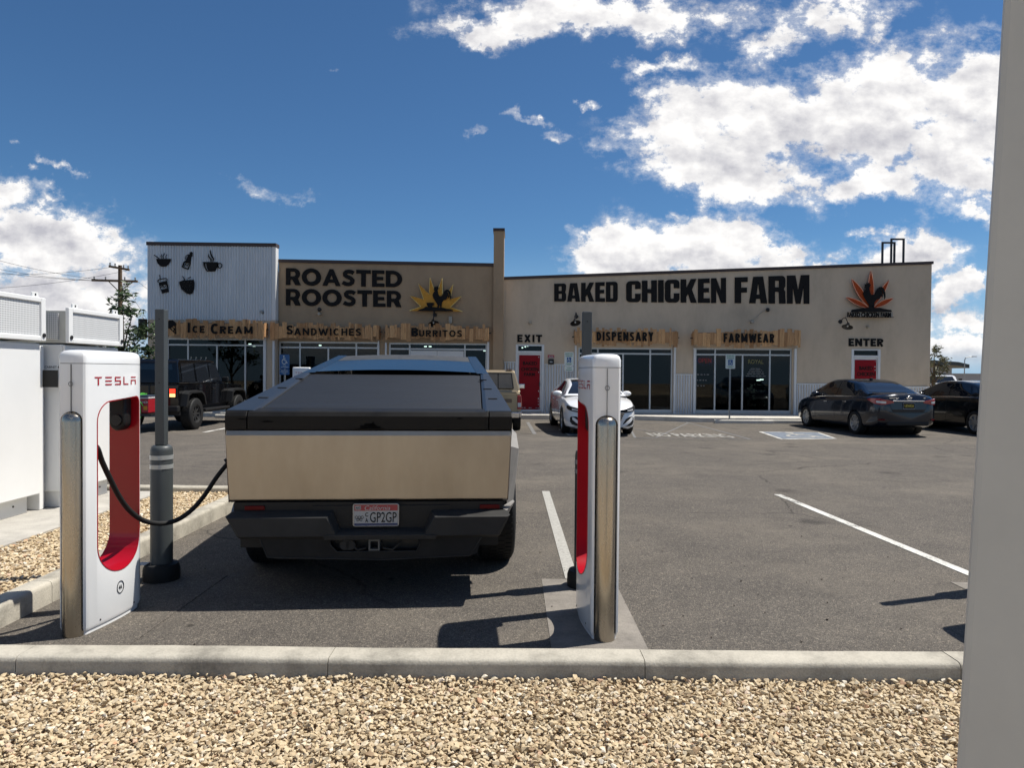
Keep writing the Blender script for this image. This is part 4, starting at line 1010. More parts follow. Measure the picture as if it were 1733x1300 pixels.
wall_lettering('lettering', 'BAKED CHICKEN FARM', box4(1433.5, 1507.5, 528.5, 537), YR - .165, M['letter'], t, .035, .02, False)
MB().box(at(1460, 520, YR).x, YR - .10, at(1460, 530, YR).z, at(1480, 520, YR).x, YR, at(1460, 515, YR).z).build('mount', M['steelblk'], t)

# black cut-outs on the corrugated block
CW = YL - .03
def cutout(label, conts_list, seed=0):
    t = thing('wall_cutout', label, 'cut-out sign', (0, 0, 0), 0, 'black cut-outs on the corrugated wall')
    gs = []
    for c in conts_list:
        g, f = pxgeo(c, 6.5, 240, 400, CW, .015, .03); gs.append(g)
    geo_obj('silhouette', merge(*gs), f, M['letter'], t)
cutout('black soup bowl cut-out with spoon and steam', [[[(160, 248), (328, 248), (318, 285), (285, 322), (270, 332), (215, 332), (180, 300)]], [thickline([(140, 205), (195, 245)], 9)], [thickline([(225, 245), (215, 220), (224, 198)], 6)], [thickline([(245, 245), (236, 220), (250, 200), (252, 184)], 7)], [thickline([(275, 245), (268, 222), (282, 200)], 6)]])
cutout('black sauce bottle cut-out with a handle', [[[(443, 340), (462, 285), (492, 262), (515, 205), (530, 198), (533, 175), (556, 170), (566, 185), (560, 200), (566, 214), (552, 226), (540, 300), (520, 368), (505, 366)], [(462, 335), (476, 288), (530, 300), (512, 352)]], [thickline([(518, 200), (490, 215), (484, 255)], 7)], [thickline([(475, 330), (490, 295), (500, 330), (520, 305)], 9)]])
cutout('black steaming teacup cut-out with a round handle', [[[(676, 282), (842, 284), (838, 330), (812, 386), (722, 388), (692, 345)], [(700, 296), (712, 296), (722, 350), (738, 382), (728, 380), (706, 340)]], [thickline([(838, 298)] + arc(858, 322, 27, 110, -110, 12) + [(828, 348)], 9)], [thickline([(762, 280), (765, 255), (738, 220), (740, 195)], [10, 14, 12, 3])], [thickline([(786, 280), (792, 245), (766, 205), (757, 165), (757, 150)], [10, 16, 16, 12, 3])]])
cutout('black drinking cup cut-out with a straw', [[[(190, 518), (286, 498), (300, 612), (228, 630)], [(208, 545), (270, 530), (284, 570), (220, 588)]], [thickline([(180, 500), (184, 482), (200, 474), (268, 462), (282, 470), (284, 486)], 9)], [thickline([(180, 498), (200, 512), (284, 492)], 9)], [thickline([(208, 470), (204, 442), (197, 424)], 7)], [thickline([(216, 560), (236, 540), (250, 566), (270, 545)], 9)]])
sd = random.Random(9)
dots = [circ(440 + sd.random() * 130, 480 + sd.random() * 120, sd.uniform(2.5, 4.5), 7) for _ in range(40)]
dots = [d for i, d in enumerate(dots) if all((d[0][0] - e[0][0]) ** 2 + (d[0][1] - e[0][1]) ** 2 > 160 for e in dots[:i])]
cutout('black strawberry cut-out with pale seed dots', [[[(414, 500), (440, 492), (500, 470), (522, 455), (575, 478), (586, 510), (582, 580), (558, 632), (530, 640), (490, 625), (440, 580), (420, 530)]] + dots, [thickline([(478, 480), (462, 452), (450, 438)], 8)], [thickline([(515, 465), (542, 446)], 8)]])

# lamps and small fixtures on the walls
def gooseneck(label, px, py, spx, spy, Yw, tilt):
    b = at(px, py, Yw); s = at(spx, spy, Yw - .35)
    t = thing('wall_lamp', label, 'wall lamp', tuple(b), 0, 'black gooseneck wall lamps')
    q = Vector((s.x - b.x, -.35, s.z - b.z))
    MB().cyl((0, 0, 0), (0, -.04, 0), .075, .06, 16).build('wall_plate', M['steelblk'], t, smooth=40)
    MB().tube([(0, -.03, 0), (q.x * .2, -.14, .10), (q.x * .6, -.27, .13), (q.x, -.35, q.z + .12)], .016, 8).build('arm', M['steelblk'], t, smooth=60)
    R_ = Matrix.Translation(q) @ Matrix.Rotation(RAD(tilt[0]), 4, 'X') @ Matrix.Rotation(RAD(tilt[1]), 4, 'Y')
    MB().lathe([(.02, .13), (.05, .10), (.06, .05), (.12, .0), (.19, -.05), (.185, -.055), (.11, -.01), (.05, .04), (.001, .05)], 24, 0, R_).build('shade', M['steelblk'], t, smooth=50)
    MB().lathe([(.001, .03), (.03, .02), (.035, -.01), (.02, -.04), (.001, -.045)], 12, 0, R_).build('bulb', M['silver'], t, smooth=60)
gooseneck('black gooseneck lamp under the yellow sunburst sign', 736, 533, 733.5, 546, YM, (-28, -12))
gooseneck('black gooseneck lamp beside the pole, left of the dispensary awning', 975.5, 536, 973.5, 545, YR, (-30, -8))
gooseneck('black gooseneck lamp between the orange leaf sign and the enter lettering', 1422, 544.5, 1434.5, 551.5, YR, (-20, 18))
t = thing('security_camera', 'black ball camera on a pale drum mount below the two line lettering', 'camera', tuple(at(542, 531, YM)))
MB().cyl((0, 0, -.02), (0, -.2, -.02), .05, .05, 14).build('mount', M['beige'], t, smooth=40, bevel=.01)
MB().lathe([(.001, -.075), (.045, -.06), (.075, 0), (.045, .06), (.001, .075)], 18, 0, Matrix.Translation((0, -.12, .14))).build('ball', M['steelblk'], t, smooth=60)
t = thing('security_camera', 'black ball camera with a slack cable to a beige drum above the farmwear awning', 'camera', tuple(at(1298.5, 524.5, YR)))
MB().lathe([(.001, -.07), (.045, -.06), (.07, 0), (.045, .06), (.001, .07)], 18, 0, Matrix.Translation((0, -.06, 0))).build('ball', M['steelblk'], t, smooth=60)
q = at(1272, 544.5, YR) - at(1298.5, 524.5, YR)
MB().tube([(-.04, -.03, -.02), (-.2, -.02, -.08), (q.x * .7, -.02, q.z * .62), (q.x, -.02, q.z + .05)], .008, 6).build('cable', M['beige'], t)
MB().cyl((q.x, 0, q.z), (q.x, -.12, q.z), .07, .06, 14).build('drum', M['beige'], t, smooth=40, bevel=.01)
def fixture(label, px, py, Y, r, m, d=.1):
    return tag(MB().cyl((0, 0, 0), (0, -d, 0), r, r * .75, 16).cyl((0, -d, 0), (0, -d - .03, 0), r * .4, r * .3, 10).build('wall_fixture', m, smooth=40, loc=at(px, py, Y)), label, 'fixture')
fixture('round grey vent low on the right of the corrugated block', 444, 528, YL, .07, M['galv'])
fixture('round beige fixture above the exit lettering', 897, 546.5, YR, .06, M['beige'])
fixture('round beige fixture between the leaf sign and the enter lettering', 1468, 553.5, YR, .06, M['beige'])
tag(MB().box(-.06, -.09, -.11, .06, 0, .11).box(-.045, -.1, -.14, .045, -.02, -.11).build('wall_fixture', M['beige'], bevel=.01, loc=at(762.5, 541, YM)), 'small beige box beside the lamp under the sunburst sign', 'fixture')
t = thing('wall_notice', 'small red notice with white lettering right of the exit door', 'notice', tuple(at(932.5, 603.3, YR)))
MB().box(-.115, -.012, -.05, .115, 0, .05).build('plate', mat('notice_red', (.42, .02, .03), .5), t)
g = fit(text_geo('NOTICE', .02, .002), -.08, .08, .0, .03); geo_obj('lettering', g, lambda x, y, z: (x, -.014, y), M['vinyl'], t)
MB().box(-.09, -.015, -.035, .09, -.012, -.015).build('print', M['vinyl'], t)
t = thing('letter_box', 'small black wall box under the red notice by the exit door', 'box', tuple(at(932.5, 612.5, YR)))
MB().box(-.10, -.10, -.1, .10, 0, .1).build('case', M['blackpl'], t, bevel=.012); MB().box(-.05, -.105, -.03, .05, -.1, .02).build('label_plate', M['galv'], t)
t = thing('side_light', 'black box light on the left end of the corrugated block', 'wall light', tuple(at(247, 556, YL + .1)))
MB().box(-.22, -.12, -.34, .0, .12, .34).build('housing', M['blackpl'], t, bevel=.02); MB().box(-.17, -.125, -.40, -.03, .08, -.34).build('lens', M['steelblk'], t); MB().box(0, -.04, -.05, .09, .04, .05).build('bracket', M['steelblk'], t)
# hoops of the roof ladder
t = thing('roof_ladder_hoops', 'two black rectangular ladder hoops above the tan roofline', 'ladder')
for (a, b, top, yo) in ((1493, 1516, 409, .5), (1508, 1531.5, 403, 1.0)):
    Y = YR + yo; xa, zt = W(a, top, Y); xb, _ = W(b, top, Y); zb = W(a, 462, Y)[1]
    MB().box(xa, Y, zb, xa + .06, Y + .06, zt).box(xb - .06, Y, zb, xb, Y + .06, zt).box(xa + .06, Y, zt - .06, xb - .06, Y + .06, zt).build('hoop', M['steelblk'], t)

# ------------------------------------------------------------------ signs and wheel stops along the walk
def sign_panel(parent, name, w_, h_, z, m, r=.03, y=0):
    pts = arc(w_ / 2 - r, h_ / 2 - r, r, 0, 90, 4) + arc(-w_ / 2 + r, h_ / 2 - r, r, 90, 180, 4) + arc(-w_ / 2 + r, -h_ / 2 + r, r, 180, 270, 4) + arc(w_ / 2 - r, -h_ / 2 + r, r, 270, 360, 4)
    return MB().prism(pts, y, y - .004).build(name, m, parent, loc=(0, -.03, z))
def flat(parent, name, g, m, x0, x1, z0, z1, y): 
    G = fit(g, x0, x1, z0, z1); return geo_obj(name, G, lambda a, b, c: (a, y - c * .1, b), m, parent)
def parking_sign(label, px, pyt, Y, low=True, h=.46):
    p = at(px, pyt, Y); base = .15 if Y > 23.4 else 0.0
    t = thing('parking_sign', label, 'sign', (p.x, Y, base), 0, 'green and white reserved parking signs'); zt = p.z - base
    MB().box(-.022, -.02, 0, .022, .02, zt - .03).build('post', M['galv'], t)
    s = sign_panel(t, 'sign_plate', .31, h, zt - h / 2, M['signwhite']); zc_ = zt - h / 2
    flat(s, 'lettering', text_geo('RESERVED', .02, .01), M['signgreen'], -.125, .125, h * .32, h * .32 + .05, -.006)
    flat(s, 'lettering', text_geo('PARKING', .02, .01), M['signgreen'], -.115, .115, h * .17, h * .17 + .05, -.006)
    MB().box(-.075, -.0065, -h * .27, .075, -.004, h * .12).build('blue_square', M['signblue'], s)
    flat(s, 'symbol', WC, M['signwhite'], -.05, .055, -h * .24, h * .09, -.008)
    MB().box(-.11, -.0065, -h * .37, .11, -.004, -h * .34).box(-.07, -.0065, -h * .43, .07, -.004, -h * .4).build('print', M['signgreen'], s)
    if low:
        s2 = sign_panel(t, 'sign_plate', .31, .17, zt - h - .10, M['signwhite'])
        flat(s2, 'lettering', text_geo('VAN', .02, .01), M['signgreen'], -.08, .08, .005, .05, -.006); MB().box(-.1, -.0065, -.05, .1, -.004, -.03).build('print', M['signgreen'], s2)
parking_sign('green and white reserved parking sign with a lower plate, behind the white car', 963, 596, 24.0, True)
parking_sign('green and white reserved parking sign on a bare post before the farmwear storefront', 1235.8, 599.5, 23.0, False, .47)
p = at(482, 600, 23.9)
t = thing('parking_sign', 'blue wheelchair parking sign with a lower blue plate before the sandwiches storefront', 'sign', (p.x, 23.9, 0)); zt = p.z
MB().box(-.022, -.02, 0, .022, .02, zt - .03).build('post', M['galv'], t)
s = sign_panel(t, 'sign_plate', .33, .48, zt - .24, M['signblue']); flat(s, 'symbol', WC, M['signwhite'], -.09, .11, -.09, .20, -.006)
flat(s, 'lettering', text_geo('VAN', .01, .01), M['signwhite'], -.05, .05, -.15, -.115, -.006); flat(s, 'lettering', text_geo('ACCESSIBLE', .01, .01), M['signwhite'], -.13, .13, -.20, -.165, -.006)
s = sign_panel(t, 'sign_plate', .33, .19, zt - .59, M['signblue'], .02)
flat(s, 'lettering', text_geo('MINIMUM', .01, .01), M['signwhite'], -.11, .11, .035, .065, -.006); flat(s, 'lettering', text_geo('FINE $250', .01, .01), M['signwhite'], -.12, .12, -.02, .015, -.006); flat(s, 'lettering', text_geo('TOW', .01, .01), M['signwhite'], -.06, .06, -.07, -.035, -.006)
def wheelstop(label, x, Y):
    o = MB().side([(-.075, 0), (-.06, .09), (-.035, .12), (.035, .12), (.06, .09), (.075, 0)], -.95, .95).build('wheel_stop', M['walk'], bevel=.01, loc=(x, Y, 0.002))
    return tag(o, label, 'wheel stop', 'concrete wheel stops by the shops')
a, b = gp(1198, 714.5), gp(1300, 715.5); wheelstop('concrete wheel stop in front of the bare sign post', (a.x + b.x) / 2, 22.9)
wheelstop('concrete wheel stop at the front of the dark blue sedan', 9.1, 23.05)
wheelstop('concrete wheel stop ahead of the black off-road car', -8.9, 23.6)
wheelstop('concrete wheel stop behind the white car', 2.2, 23.6)

P = scatter(-2.8, KY1 + .02, 3.6, 7.5, .40, .006, .001, 21)
tag(link('stray_pebbles', stone_mesh('stray_pebbles', P, .004, .012, 22), mat('dark_pebble', (.12, .10, .08), .9)), label='few stray pebbles lying on the asphalt behind the kerb', kind='stuff')
# ------------------------------------------------------------------ charging posts
HT = [(0, .07), (.012, .083), (.06, .089), (.14, .099), (.25, .108), (.36, .112), (.46, .109), (.53, .099), (.565, .084), (.58, .062)]
def hw(u): return sinterp(HT, u)
PLEN = .58
def plan(inset=0.0, n=26):
    us = [PLEN * (0.5 - 0.5 * math.cos(PI * i / n)) for i in range(n + 1)]
    k = lambda u: inset + (u / PLEN) * (PLEN - 2 * inset)
    return [(max(hw(u) - inset, .004), k(u)) for u in us] + [(-max(hw(u) - inset, .004), k(u)) for u in us[::-1]]
PTOP = 1.715
def slot_outline(g=0.0, n=10):               # in u, z ; g shrinks it
    a, b, z0, z1 = .094 + g, .530 - g, .30 + g, 1.425 - g
    r = (b - a) / 2; c = (a + b) / 2
    p = [(c + r * math.cos(t), z0 + r + r * .92 * math.sin(t)) for t in (PI + PI * i / (2 * n) for i in range(2 * n + 1))]
    rr = .05 - g * .5; p += [(b - rr + rr * math.cos(t), z1 - rr + rr * math.sin(t)) for t in (PI / 2 * i / 6 for i in range(7))]
    rl = .13 - g; p += [(a + rl + rl * math.cos(t), z1 - .02 - rl + rl * math.sin(t)) for t in (PI / 2 + PI / 2 * i / 8 for i in range(9))]
    return p
TES = {'T': (1.0, [[(0, 1), (1, 1), (.93, .84), (.07, .84)], [(.41, .78), (.41, 0), (.59, 0), (.59, .78)]]),
       'E': (1.0, [[(0, 1), (1, 1), (.93, .84), (.07, .84)], [(0, .58), (1, .58), (.93, .42), (.07, .42)], [(0, .16), (1, .16), (.93, 0), (.07, 0)]]),
       'S': (.95, [[(0, 1), (.95, 1), (.88, .84), (.17, .84), (.17, .58), (.95, .58), (.95, 0), (0, 0), (.07, .16), (.78, .16), (.78, .42), (0, .42)]]),
       'L': (.9, [[(0, 1), (.17, 1), (.17, .16), (.83, .16), (.9, 0), (0, 0)]]),
       'A': (1.0, [[(0, 1), (1, 1), (.93, .84), (.07, .84)], [(0, .62), (1, .62), (1, 0), (.83, 0), (.83, .46), (.17, .46), (.17, 0), (0, 0)]])}
def wordmark():
    x = 0; gs = []
    for ch in 'TESLA':
        w_, cs = TES[ch]
        for c in cs:
            v, f_ = shape_geo([c], .001); v = v.copy(); v[:, 0] += x; gs.append((v, f_))
        x += w_ + .42
    return fit(merge(*gs), 0, 1, 0, 1)
def sub_x(g, n=14):                           # slice long flat letters so they can follow a curved face
    V, Fc = g; bm = bmesh.new(); vs = [bm.verts.new(p) for p in V]
    for f in Fc:
        try: bm.faces.new([vs[i] for i in f])
        except ValueError: pass
    for k in range(1, n):
        bmesh.ops.bisect_plane(bm, geom=bm.verts[:] + bm.edges[:] + bm.faces[:], plane_co=(k / n, 0, 0), plane_no=(1, 0, 0))
    bm.verts.index_update(); V = np.array([v.co[:] for v in bm.verts]); Fc = [tuple(v.index for v in f.verts) for f in bm.faces]; bm.free()
    return V, Fc
def charger(label, loc, rz=0.0):
    t = thing('charging_post', label, 'charging post', loc, rz, 'white electric vehicle charging posts')
    ov = lambda z: -.0 * max(0, min(1, (z - 1.02) / .26)) ** 2 * (3 - 2 * max(0, min(1, (z - 1.02) / .26)))
    sh_ = lambda u, z: u + ov(z) * max(0, 1 - u / .12)
    body = MB(); body.loft([[(x, sh_(u, z), z) for x, u in plan(i)] for z, i in ((.03, .006), (.05, .0), (1.02, 0), (1.08, 0), (1.13, 0), (1.17, 0), (1.22, 0), (1.28, 0), (1.63, .0))])
    bmesh_ = body.mesh('shell')
    slot = MB().side(slot_outline(), -.3, .3).mesh('cut1')
    rc = .0675; prof = [(.001, -.2), (rc, -.2), (rc, 1.29)] + [(rc * math.cos(a), 1.29 + rc * .85 * math.sin(a)) for a in (PI / 2 * i / 6 for i in range(1, 6))] + [(.001, 1.29 + rc * .85)]
    cap_ = MB().lathe(prof, 28, 0, Matrix.Translation((0, .020, 0))).mesh('cut2')
    ao = [(-rc, -.2), (rc, -.2), (rc, 1.29)] + [(rc * math.cos(a), 1.29 + rc * .85 * math.sin(a)) for a in (PI * i / 14 for i in range(1, 14))] + [(-rc, 1.29)]
    cap2 = MB().prism(ao, -.25, .006).mesh('cut3')
    me = boolean(bmesh_, [slot, cap_, cap2]); me.name = 'shell'; finish(me, 28)
    sh = link('shell', me, M['post'], t)
    cp = MB(); cp.loft([[(x, sh_(u, z), z) for x, u in plan(i)] for z, i in ((1.634, .0), (1.675, .0), (1.697, .006), (1.708, .018), (1.7135, .04), (PTOP, .062))])
    cp.build('top_cap', M['post'], t, smooth=40)
    MB().loft([[(x, sh_(u, z), z) for x, u in plan(.003)] for z in (1.625, 1.64)]).build('cap_seam', M['seam'], t)
    o1, o2 = slot_outline(.0005), slot_outline(.007)
    ln = MB(); rings = []
    for o_ in (o1, o2):
        pass
    n = len(o1); xs = (-1, 1)
    vs = []
    for o_ in (o1, o2):
        for sx in xs: vs += [(sx * (hw(u) + (.0025 if o_ is o1 else .0015)), u, z) for u, z in o_]
    fs = []
    for j in range(n):
        k = (j + 1) % n
        A, B, C_, D = 0, n, 2 * n, 3 * n       # outer-left, outer-right, inner-left, inner-right
        fs += [(A + j, A + k, B + k, B + j), (C_ + j, D + j, D + k, C_ + k), (A + j, C_ + j, C_ + k, A + k), (B + j, B + k, D + k, D + j)]
    ln.add(vs, fs); ln.build('slot_liner', M['redgl'], t, smooth=35)
    # holster for the plug, on the far wall of the slot
    hb = MB(); hz = [(-.054, 1.415), (-.054, 1.255)] + [(.054 * math.cos(a), 1.255 + .06 * math.sin(a)) for a in (PI + PI * i / 12 for i in range(1, 12))] + [(.054, 1.255), (.054, 1.415)]
    hb.prism(hz, .44, .522); h = hb.build('holster', M['blackpl'], t, bevel=.012, smooth=40)
    MB().cyl((0, .43, 1.265), (0, .445, 1.265), .036, .038, 20).build('socket', mat_once('socket_dark', (.004, .004, .004), .4), h, smooth=40)
    MB().lathe([(.001, .005), (.0625, .005), (.0625, 1.285), (.0605, 1.303), (.055, 1.319), (.045, 1.331), (.030, 1.339), (.012, 1.343), (.001, 1.3435)], 32, 0, Matrix.Translation((0, .020, 0))).build('guard_tube', M['bollsteel'], t, smooth=50)
    MB().box(-.0012, -.0075, 1.345, .0012, .01, 1.627).build('seam', M['seam'], t)
    k = MB(); k.tube([(.013 * math.cos(a), -.0075, 1.51 + .013 * math.sin(a)) for a in (2 * PI * i / 20 for i in range(21))], .0018, 5); k.build('lock_ring', M['seam'], t)
    wm = sub_x(wordmark())
    for sx in (1, -1):
        f = (lambda x, y, z, sx=sx: (sx * (hw(.075 + .40 * x) + .0016 + z * .4), .075 + .40 * x if sx > 0 else .475 - .40 * x, 1.500 + .052 * y))
        if sx < 0: f = lambda x, y, z: (-(hw(.475 - .40 * x) + .0016 + z * .4), .475 - .40 * x, 1.500 + .052 * y)
        geo_obj('lettering', wm, f, M['redgl'], t)
    bs = MB(); bs.loft([[(x, u, z) for x, u in plan(i)] for z, i in ((.0, .012), (.045, .012))]); bs.build('base_plate', M['post'], t)
    bo = MB()
    for sx in (1, -1):
        for u in (.12, .45): bo.cyl((sx * (hw(u) - .004), u, .062), (sx * (hw(u) + .002), u, .062), .006, n=8)
    bo.build('bolts', M['steelblk'], t)
    return t
_mc = {}
def mat_once(n, *a, **k):
    if n not in _mc: _mc[n] = mat(n, *a, **k)
    return _mc[n]
XPL, XPR, YP = -2.615, .565, 4.215
ch = charger('white charging post left of the tailgate with its black cable plugged into the truck', (XPL, YP, 0), RAD(-3))
gA = fit(text_geo('4A', .02, .0005), -.017, .017, -.014, .014)
bd = MB(); bd.tube([(hw(.30 + .032 * math.cos(a)) + .002, .30 + .032 * math.cos(a), .21 + .038 * math.sin(a)) for a in (2 * PI * i / 28 for i in range(29))], .0022, 5)
bdo = bd.build('stall_badge', M['letter'], ch)
geo_obj('lettering', gA, lambda x, y, z: (hw(.30 + x) + .002, .30 + x, .21 + y), M['letter'], bdo)
for lab, lc, rz in (('white charging post on the concrete pad right of the truck', (XPR, YP, 0), RAD(2.5)), ('white charging post far off before the sandwiches storefront, behind the truck', (-6.77, 23.85, 0), RAD(90)), ('white charging post outside the frame to the right', (XPR + 3.13, YP, 0), 0)):
    if 'outside' in lab: lab = 'white charging post beside the pale leaning column, casting the shadow at right'
    c = dup(ch, None, lc, rz); c['label'] = lab
    for k in list(c.children):
        if k.name.startswith('stall_badge'):
            for q in list(k.children): bpy.data.objects.remove(q)
            bpy.data.objects.remove(k)
# the mark faces the camera on the far post
# cable from the slot to the truck
cpts = [(XPL, YP + .10, 1.14), (XPL + .05, YP + .105, 1.10)] + [tuple(at(x, y, Y)) for x, y, Y in ((163.5, 757, 4.33), (173, 782, 4.40), (187, 812, 4.48), (203, 843, 4.57), (220, 865, 4.66), (240, 880, 4.76), (262, 886, 4.86), (285, 885, 4.96), (306, 877, 5.05), (328, 860, 5.14), (348, 836, 5.23), (368, 806, 5.32), (386, 784, 5.38), (393, 776, 5.41))]
def smoothpath(P, n=4):
    P = [Vector(p) for p in P]; R_ = []
    for i in range(len(P) - 1):
        a, b, c, d = P[max(i - 1, 0)], P[i], P[i + 1], P[min(i + 2, len(P) - 1)]
        for k in range(n):
            s = k / n; R_.append(.5 * ((2 * b) + (c - a) * s + (2 * a - 5 * b + 4 * c - d) * s * s + (3 * b - a - 3 * c + d) * s ** 3))
    return R_ + [P[-1]]
cb = MB().tube(smoothpath(cpts), .0165, 12).build('charging_cable', M['rubber'], smooth=60)
tag(cb, 'thick black charging cable sagging from the left post to the truck', 'cable')
e = Vector(cpts[-1]); pg = MB().cyl(tuple(e - Vector((.04, .03, .03))), tuple(e + Vector((.10, .04, .05))), .028, .034, 14).build('plug', M['blackpl'], cb, smooth=40)

def bollard(label, x, Y, seed=0):
    t = thing('bollard', label, 'bollard', (x, Y, .0), 0, 'grey bollards with square posts')
    MB().lathe([(.001, 0), (.128, 0), (.132, .04), (.130, .09), (.118, .125), (.085, .132), (.001, .132)], 32).build('base', M['rubber'], t, smooth=45)
    MB().lathe([(.001, .13), (.079, .13), (.079, .985), (.074, 1.012), (.06, 1.024), (.001, 1.026)], 28).build('sleeve', M['polegrey'], t, smooth=40)
    for z in (.85, .905 + .015): MB().lathe([(.0795, z), (.0815, z), (.0815, z + .032), (.0795, z + .032)], 28).build('reflective_band', M['reflect'], t, smooth=40)
    p = MB().box(-.035, -.035, 1.026, .035, .035, 2.055).build('square_post', M['polegrey'], t, bevel=.006)
    MB().cyl((.0, -.036, 1.98), (0, -.030, 1.98), .006, n=8).cyl((.0, -.036, 1.5), (0, -.030, 1.5), .006, n=8).build('bolt_hole', M['steelblk'], p)
    return t
b0 = gp(268, 985); bollard('grey bollard with a tall square post behind the left charging post', -2.655, 5.38)
bollard('grey bollard half hidden behind the right charging post', .555, 5.30)
bollard('grey bollard right of the pad, seen only by its long shadow', XPR + 3.12, 5.30)
MB().box(-.10, -.06, .134, -.03, .02, .1375).build('paper_scrap', M['platew'], None, loc=(-2.70, 5.34, 0))
sc_ = bpy.data.objects['paper_scrap']; tag(sc_, 'pale scrap lying on the black base of the left bollard', 'scrap')

# ------------------------------------------------------------------ white equipment cabinets and the near column
def cabinet(label, xf, xb, y0, y1, zb, zm, zt, sideperf=True):
    t = thing('power_cabinet', label, 'cabinet', ((xf + xb) / 2, (y0 + y1) / 2, zb), 0, 'white power cabinets on the pad'); L = Vector(t.location)
    def P(mb, n, m, bev=.008):
        o = mb.build(n, m, t, bevel=bev); o.location = -L; return o
    P(MB().box(xb, y0 + .06, zb, xf - .10, y1 - .06, zb + .18), 'plinth', M['cabwhite'])
    P(MB().box(xb, y0, zb + .18, xf - .03, y1, zm), 'housing', M['cabwhite'], .012)
    P(MB().box(xf - .028, y0 + .0, zb + .19, xf, y1, zm - .01), 'door', M['cabwhite'], .008)
    # louvred top module: frame with a perforated sheet on each outer side
    zz0, zz1 = zm + .015, zt; fr = MB(); e = .075
    fr.box(xf + .012, y0 - .02, zz0, xf + .052, y0 - .02 + e, zz1); fr.box(xf + .012, y1 + .02 - e, zz0, xf + .052, y1 + .02, zz1)
    fr.box(xf + .012, y0 - .02 + e, zz1 - .05, xf + .052, y1 + .02 - e, zz1); fr.box(xf + .012, y0 - .02 + e, zz0, xf + .052, y1 + .02 - e, zz0 + .05)
    P(fr, 'grille_frame', M['cabwhite'])
    P(MB().box(xf + .014, y0 - .02 + e, zz0 + .05, xf + .034, y1 + .02 - e, zz1 - .05), 'grille', M['perf'], 0)
    P(MB().box(xb, y0 + .02, zz0, xf + .008, y1 - .02, zz1 - .03), 'fan_box', M['cabgrey'])
    P(MB().box(xb + .03, y0 + .003, zz0 + .04, xf - .08, y0 + .017, zz1 - .06), 'grille', M['perf'], 0)
    for y in (y0 + .12, y1 - .12):
        lu = MB(); lu.side([(y - .05, zz1), (y + .05, zz1), (y + .05, zz1 + .045), (y + .04, zz1 + .052), (y - .04, zz1 + .052), (y - .05, zz1 + .045)], xf + .02, xf + .034); P(lu, 'lifting_lug', M['cabwhite'], 0)
        P(MB().cyl((xf + .0345, y, zz1 + .025), (xf + .036, y, zz1 + .025), .012, n=12), 'lug_hole', M['steelblk'], 0)
    for y in (y0 + .02, y1 - .02): P(MB().cyl((xf + .052, y, zz0 + .06), (xf + .062, y, zz0 + .06), .022, n=14), 'latch', M['steelblk'], 0)
    for y in np.arange(y0 + .2, y1 - .1, .3): P(MB().cyl((xf - .10, float(y), zb + .10), (xf - .094, float(y), zb + .10), .010, n=8), 'bolt', M['steelblk'], 0)
    return t
q0 = gp(75, 862, .13)
cabinet('nearer white power cabinet, cut by the left edge of the photograph', -4.93, -6.0, 5.75, 7.42, .10, 1.87, 2.335)
cabinet('farther white power cabinet behind the left charging post', -4.78, -5.95, 7.60, 8.62, .10, 1.86, 2.255)
lp = thing('rating_plate', 'black rating plate with a small caption on the white panel between the cabinets', 'plate', (-5.2, 7.50, 0))
MB().box(-.6, -.02, .10, .22, .06, 1.84).build('panel', M['cabwhite'], lp, bevel=.01)
p = at(84, 641, 7.48); MB().box(p.x + 5.2 - .07, -.028, p.z - .09, p.x + 5.2 + .09, -.021, p.z + .09).build('plate', M['blackpl'], lp)
g = fit(text_geo('CABINET 4', .01, .001), p.x + 5.2 - .05, p.x + 5.2 + .10, p.z + .11, p.z + .135); geo_obj('lettering', g, lambda x, y, z: (x, -.0215 - z, y), M['letter'], lp)
# near column in the shade on the right
t0, b0_ = at(1697, 0, 1.25), at(1618, 1300, 1.25)
k = (t0.x - b0_.x) / (t0.z - b0_.z); xg = b0_.x - k * b0_.z
t = thing('steel_column', 'pale grey leaning steel column filling the right edge, close to the lens', 'column', (xg, 1.25, 0), RAD(-37))
cl = MB(); cl.loft([[(k * z * .8 + a, k * z * .6 + b, z) for a, b in ((0, 0), (.42, 0), (.42, .42), (0, .42))] for z in (.05, 3.1)]); cl.build('shaft', M['cabgrey'], t, bevel=.012)
MB().box(-.06, -.06, .0, .50, .48, .05).build('foot_plate', M['galv'], t, bevel=.006)

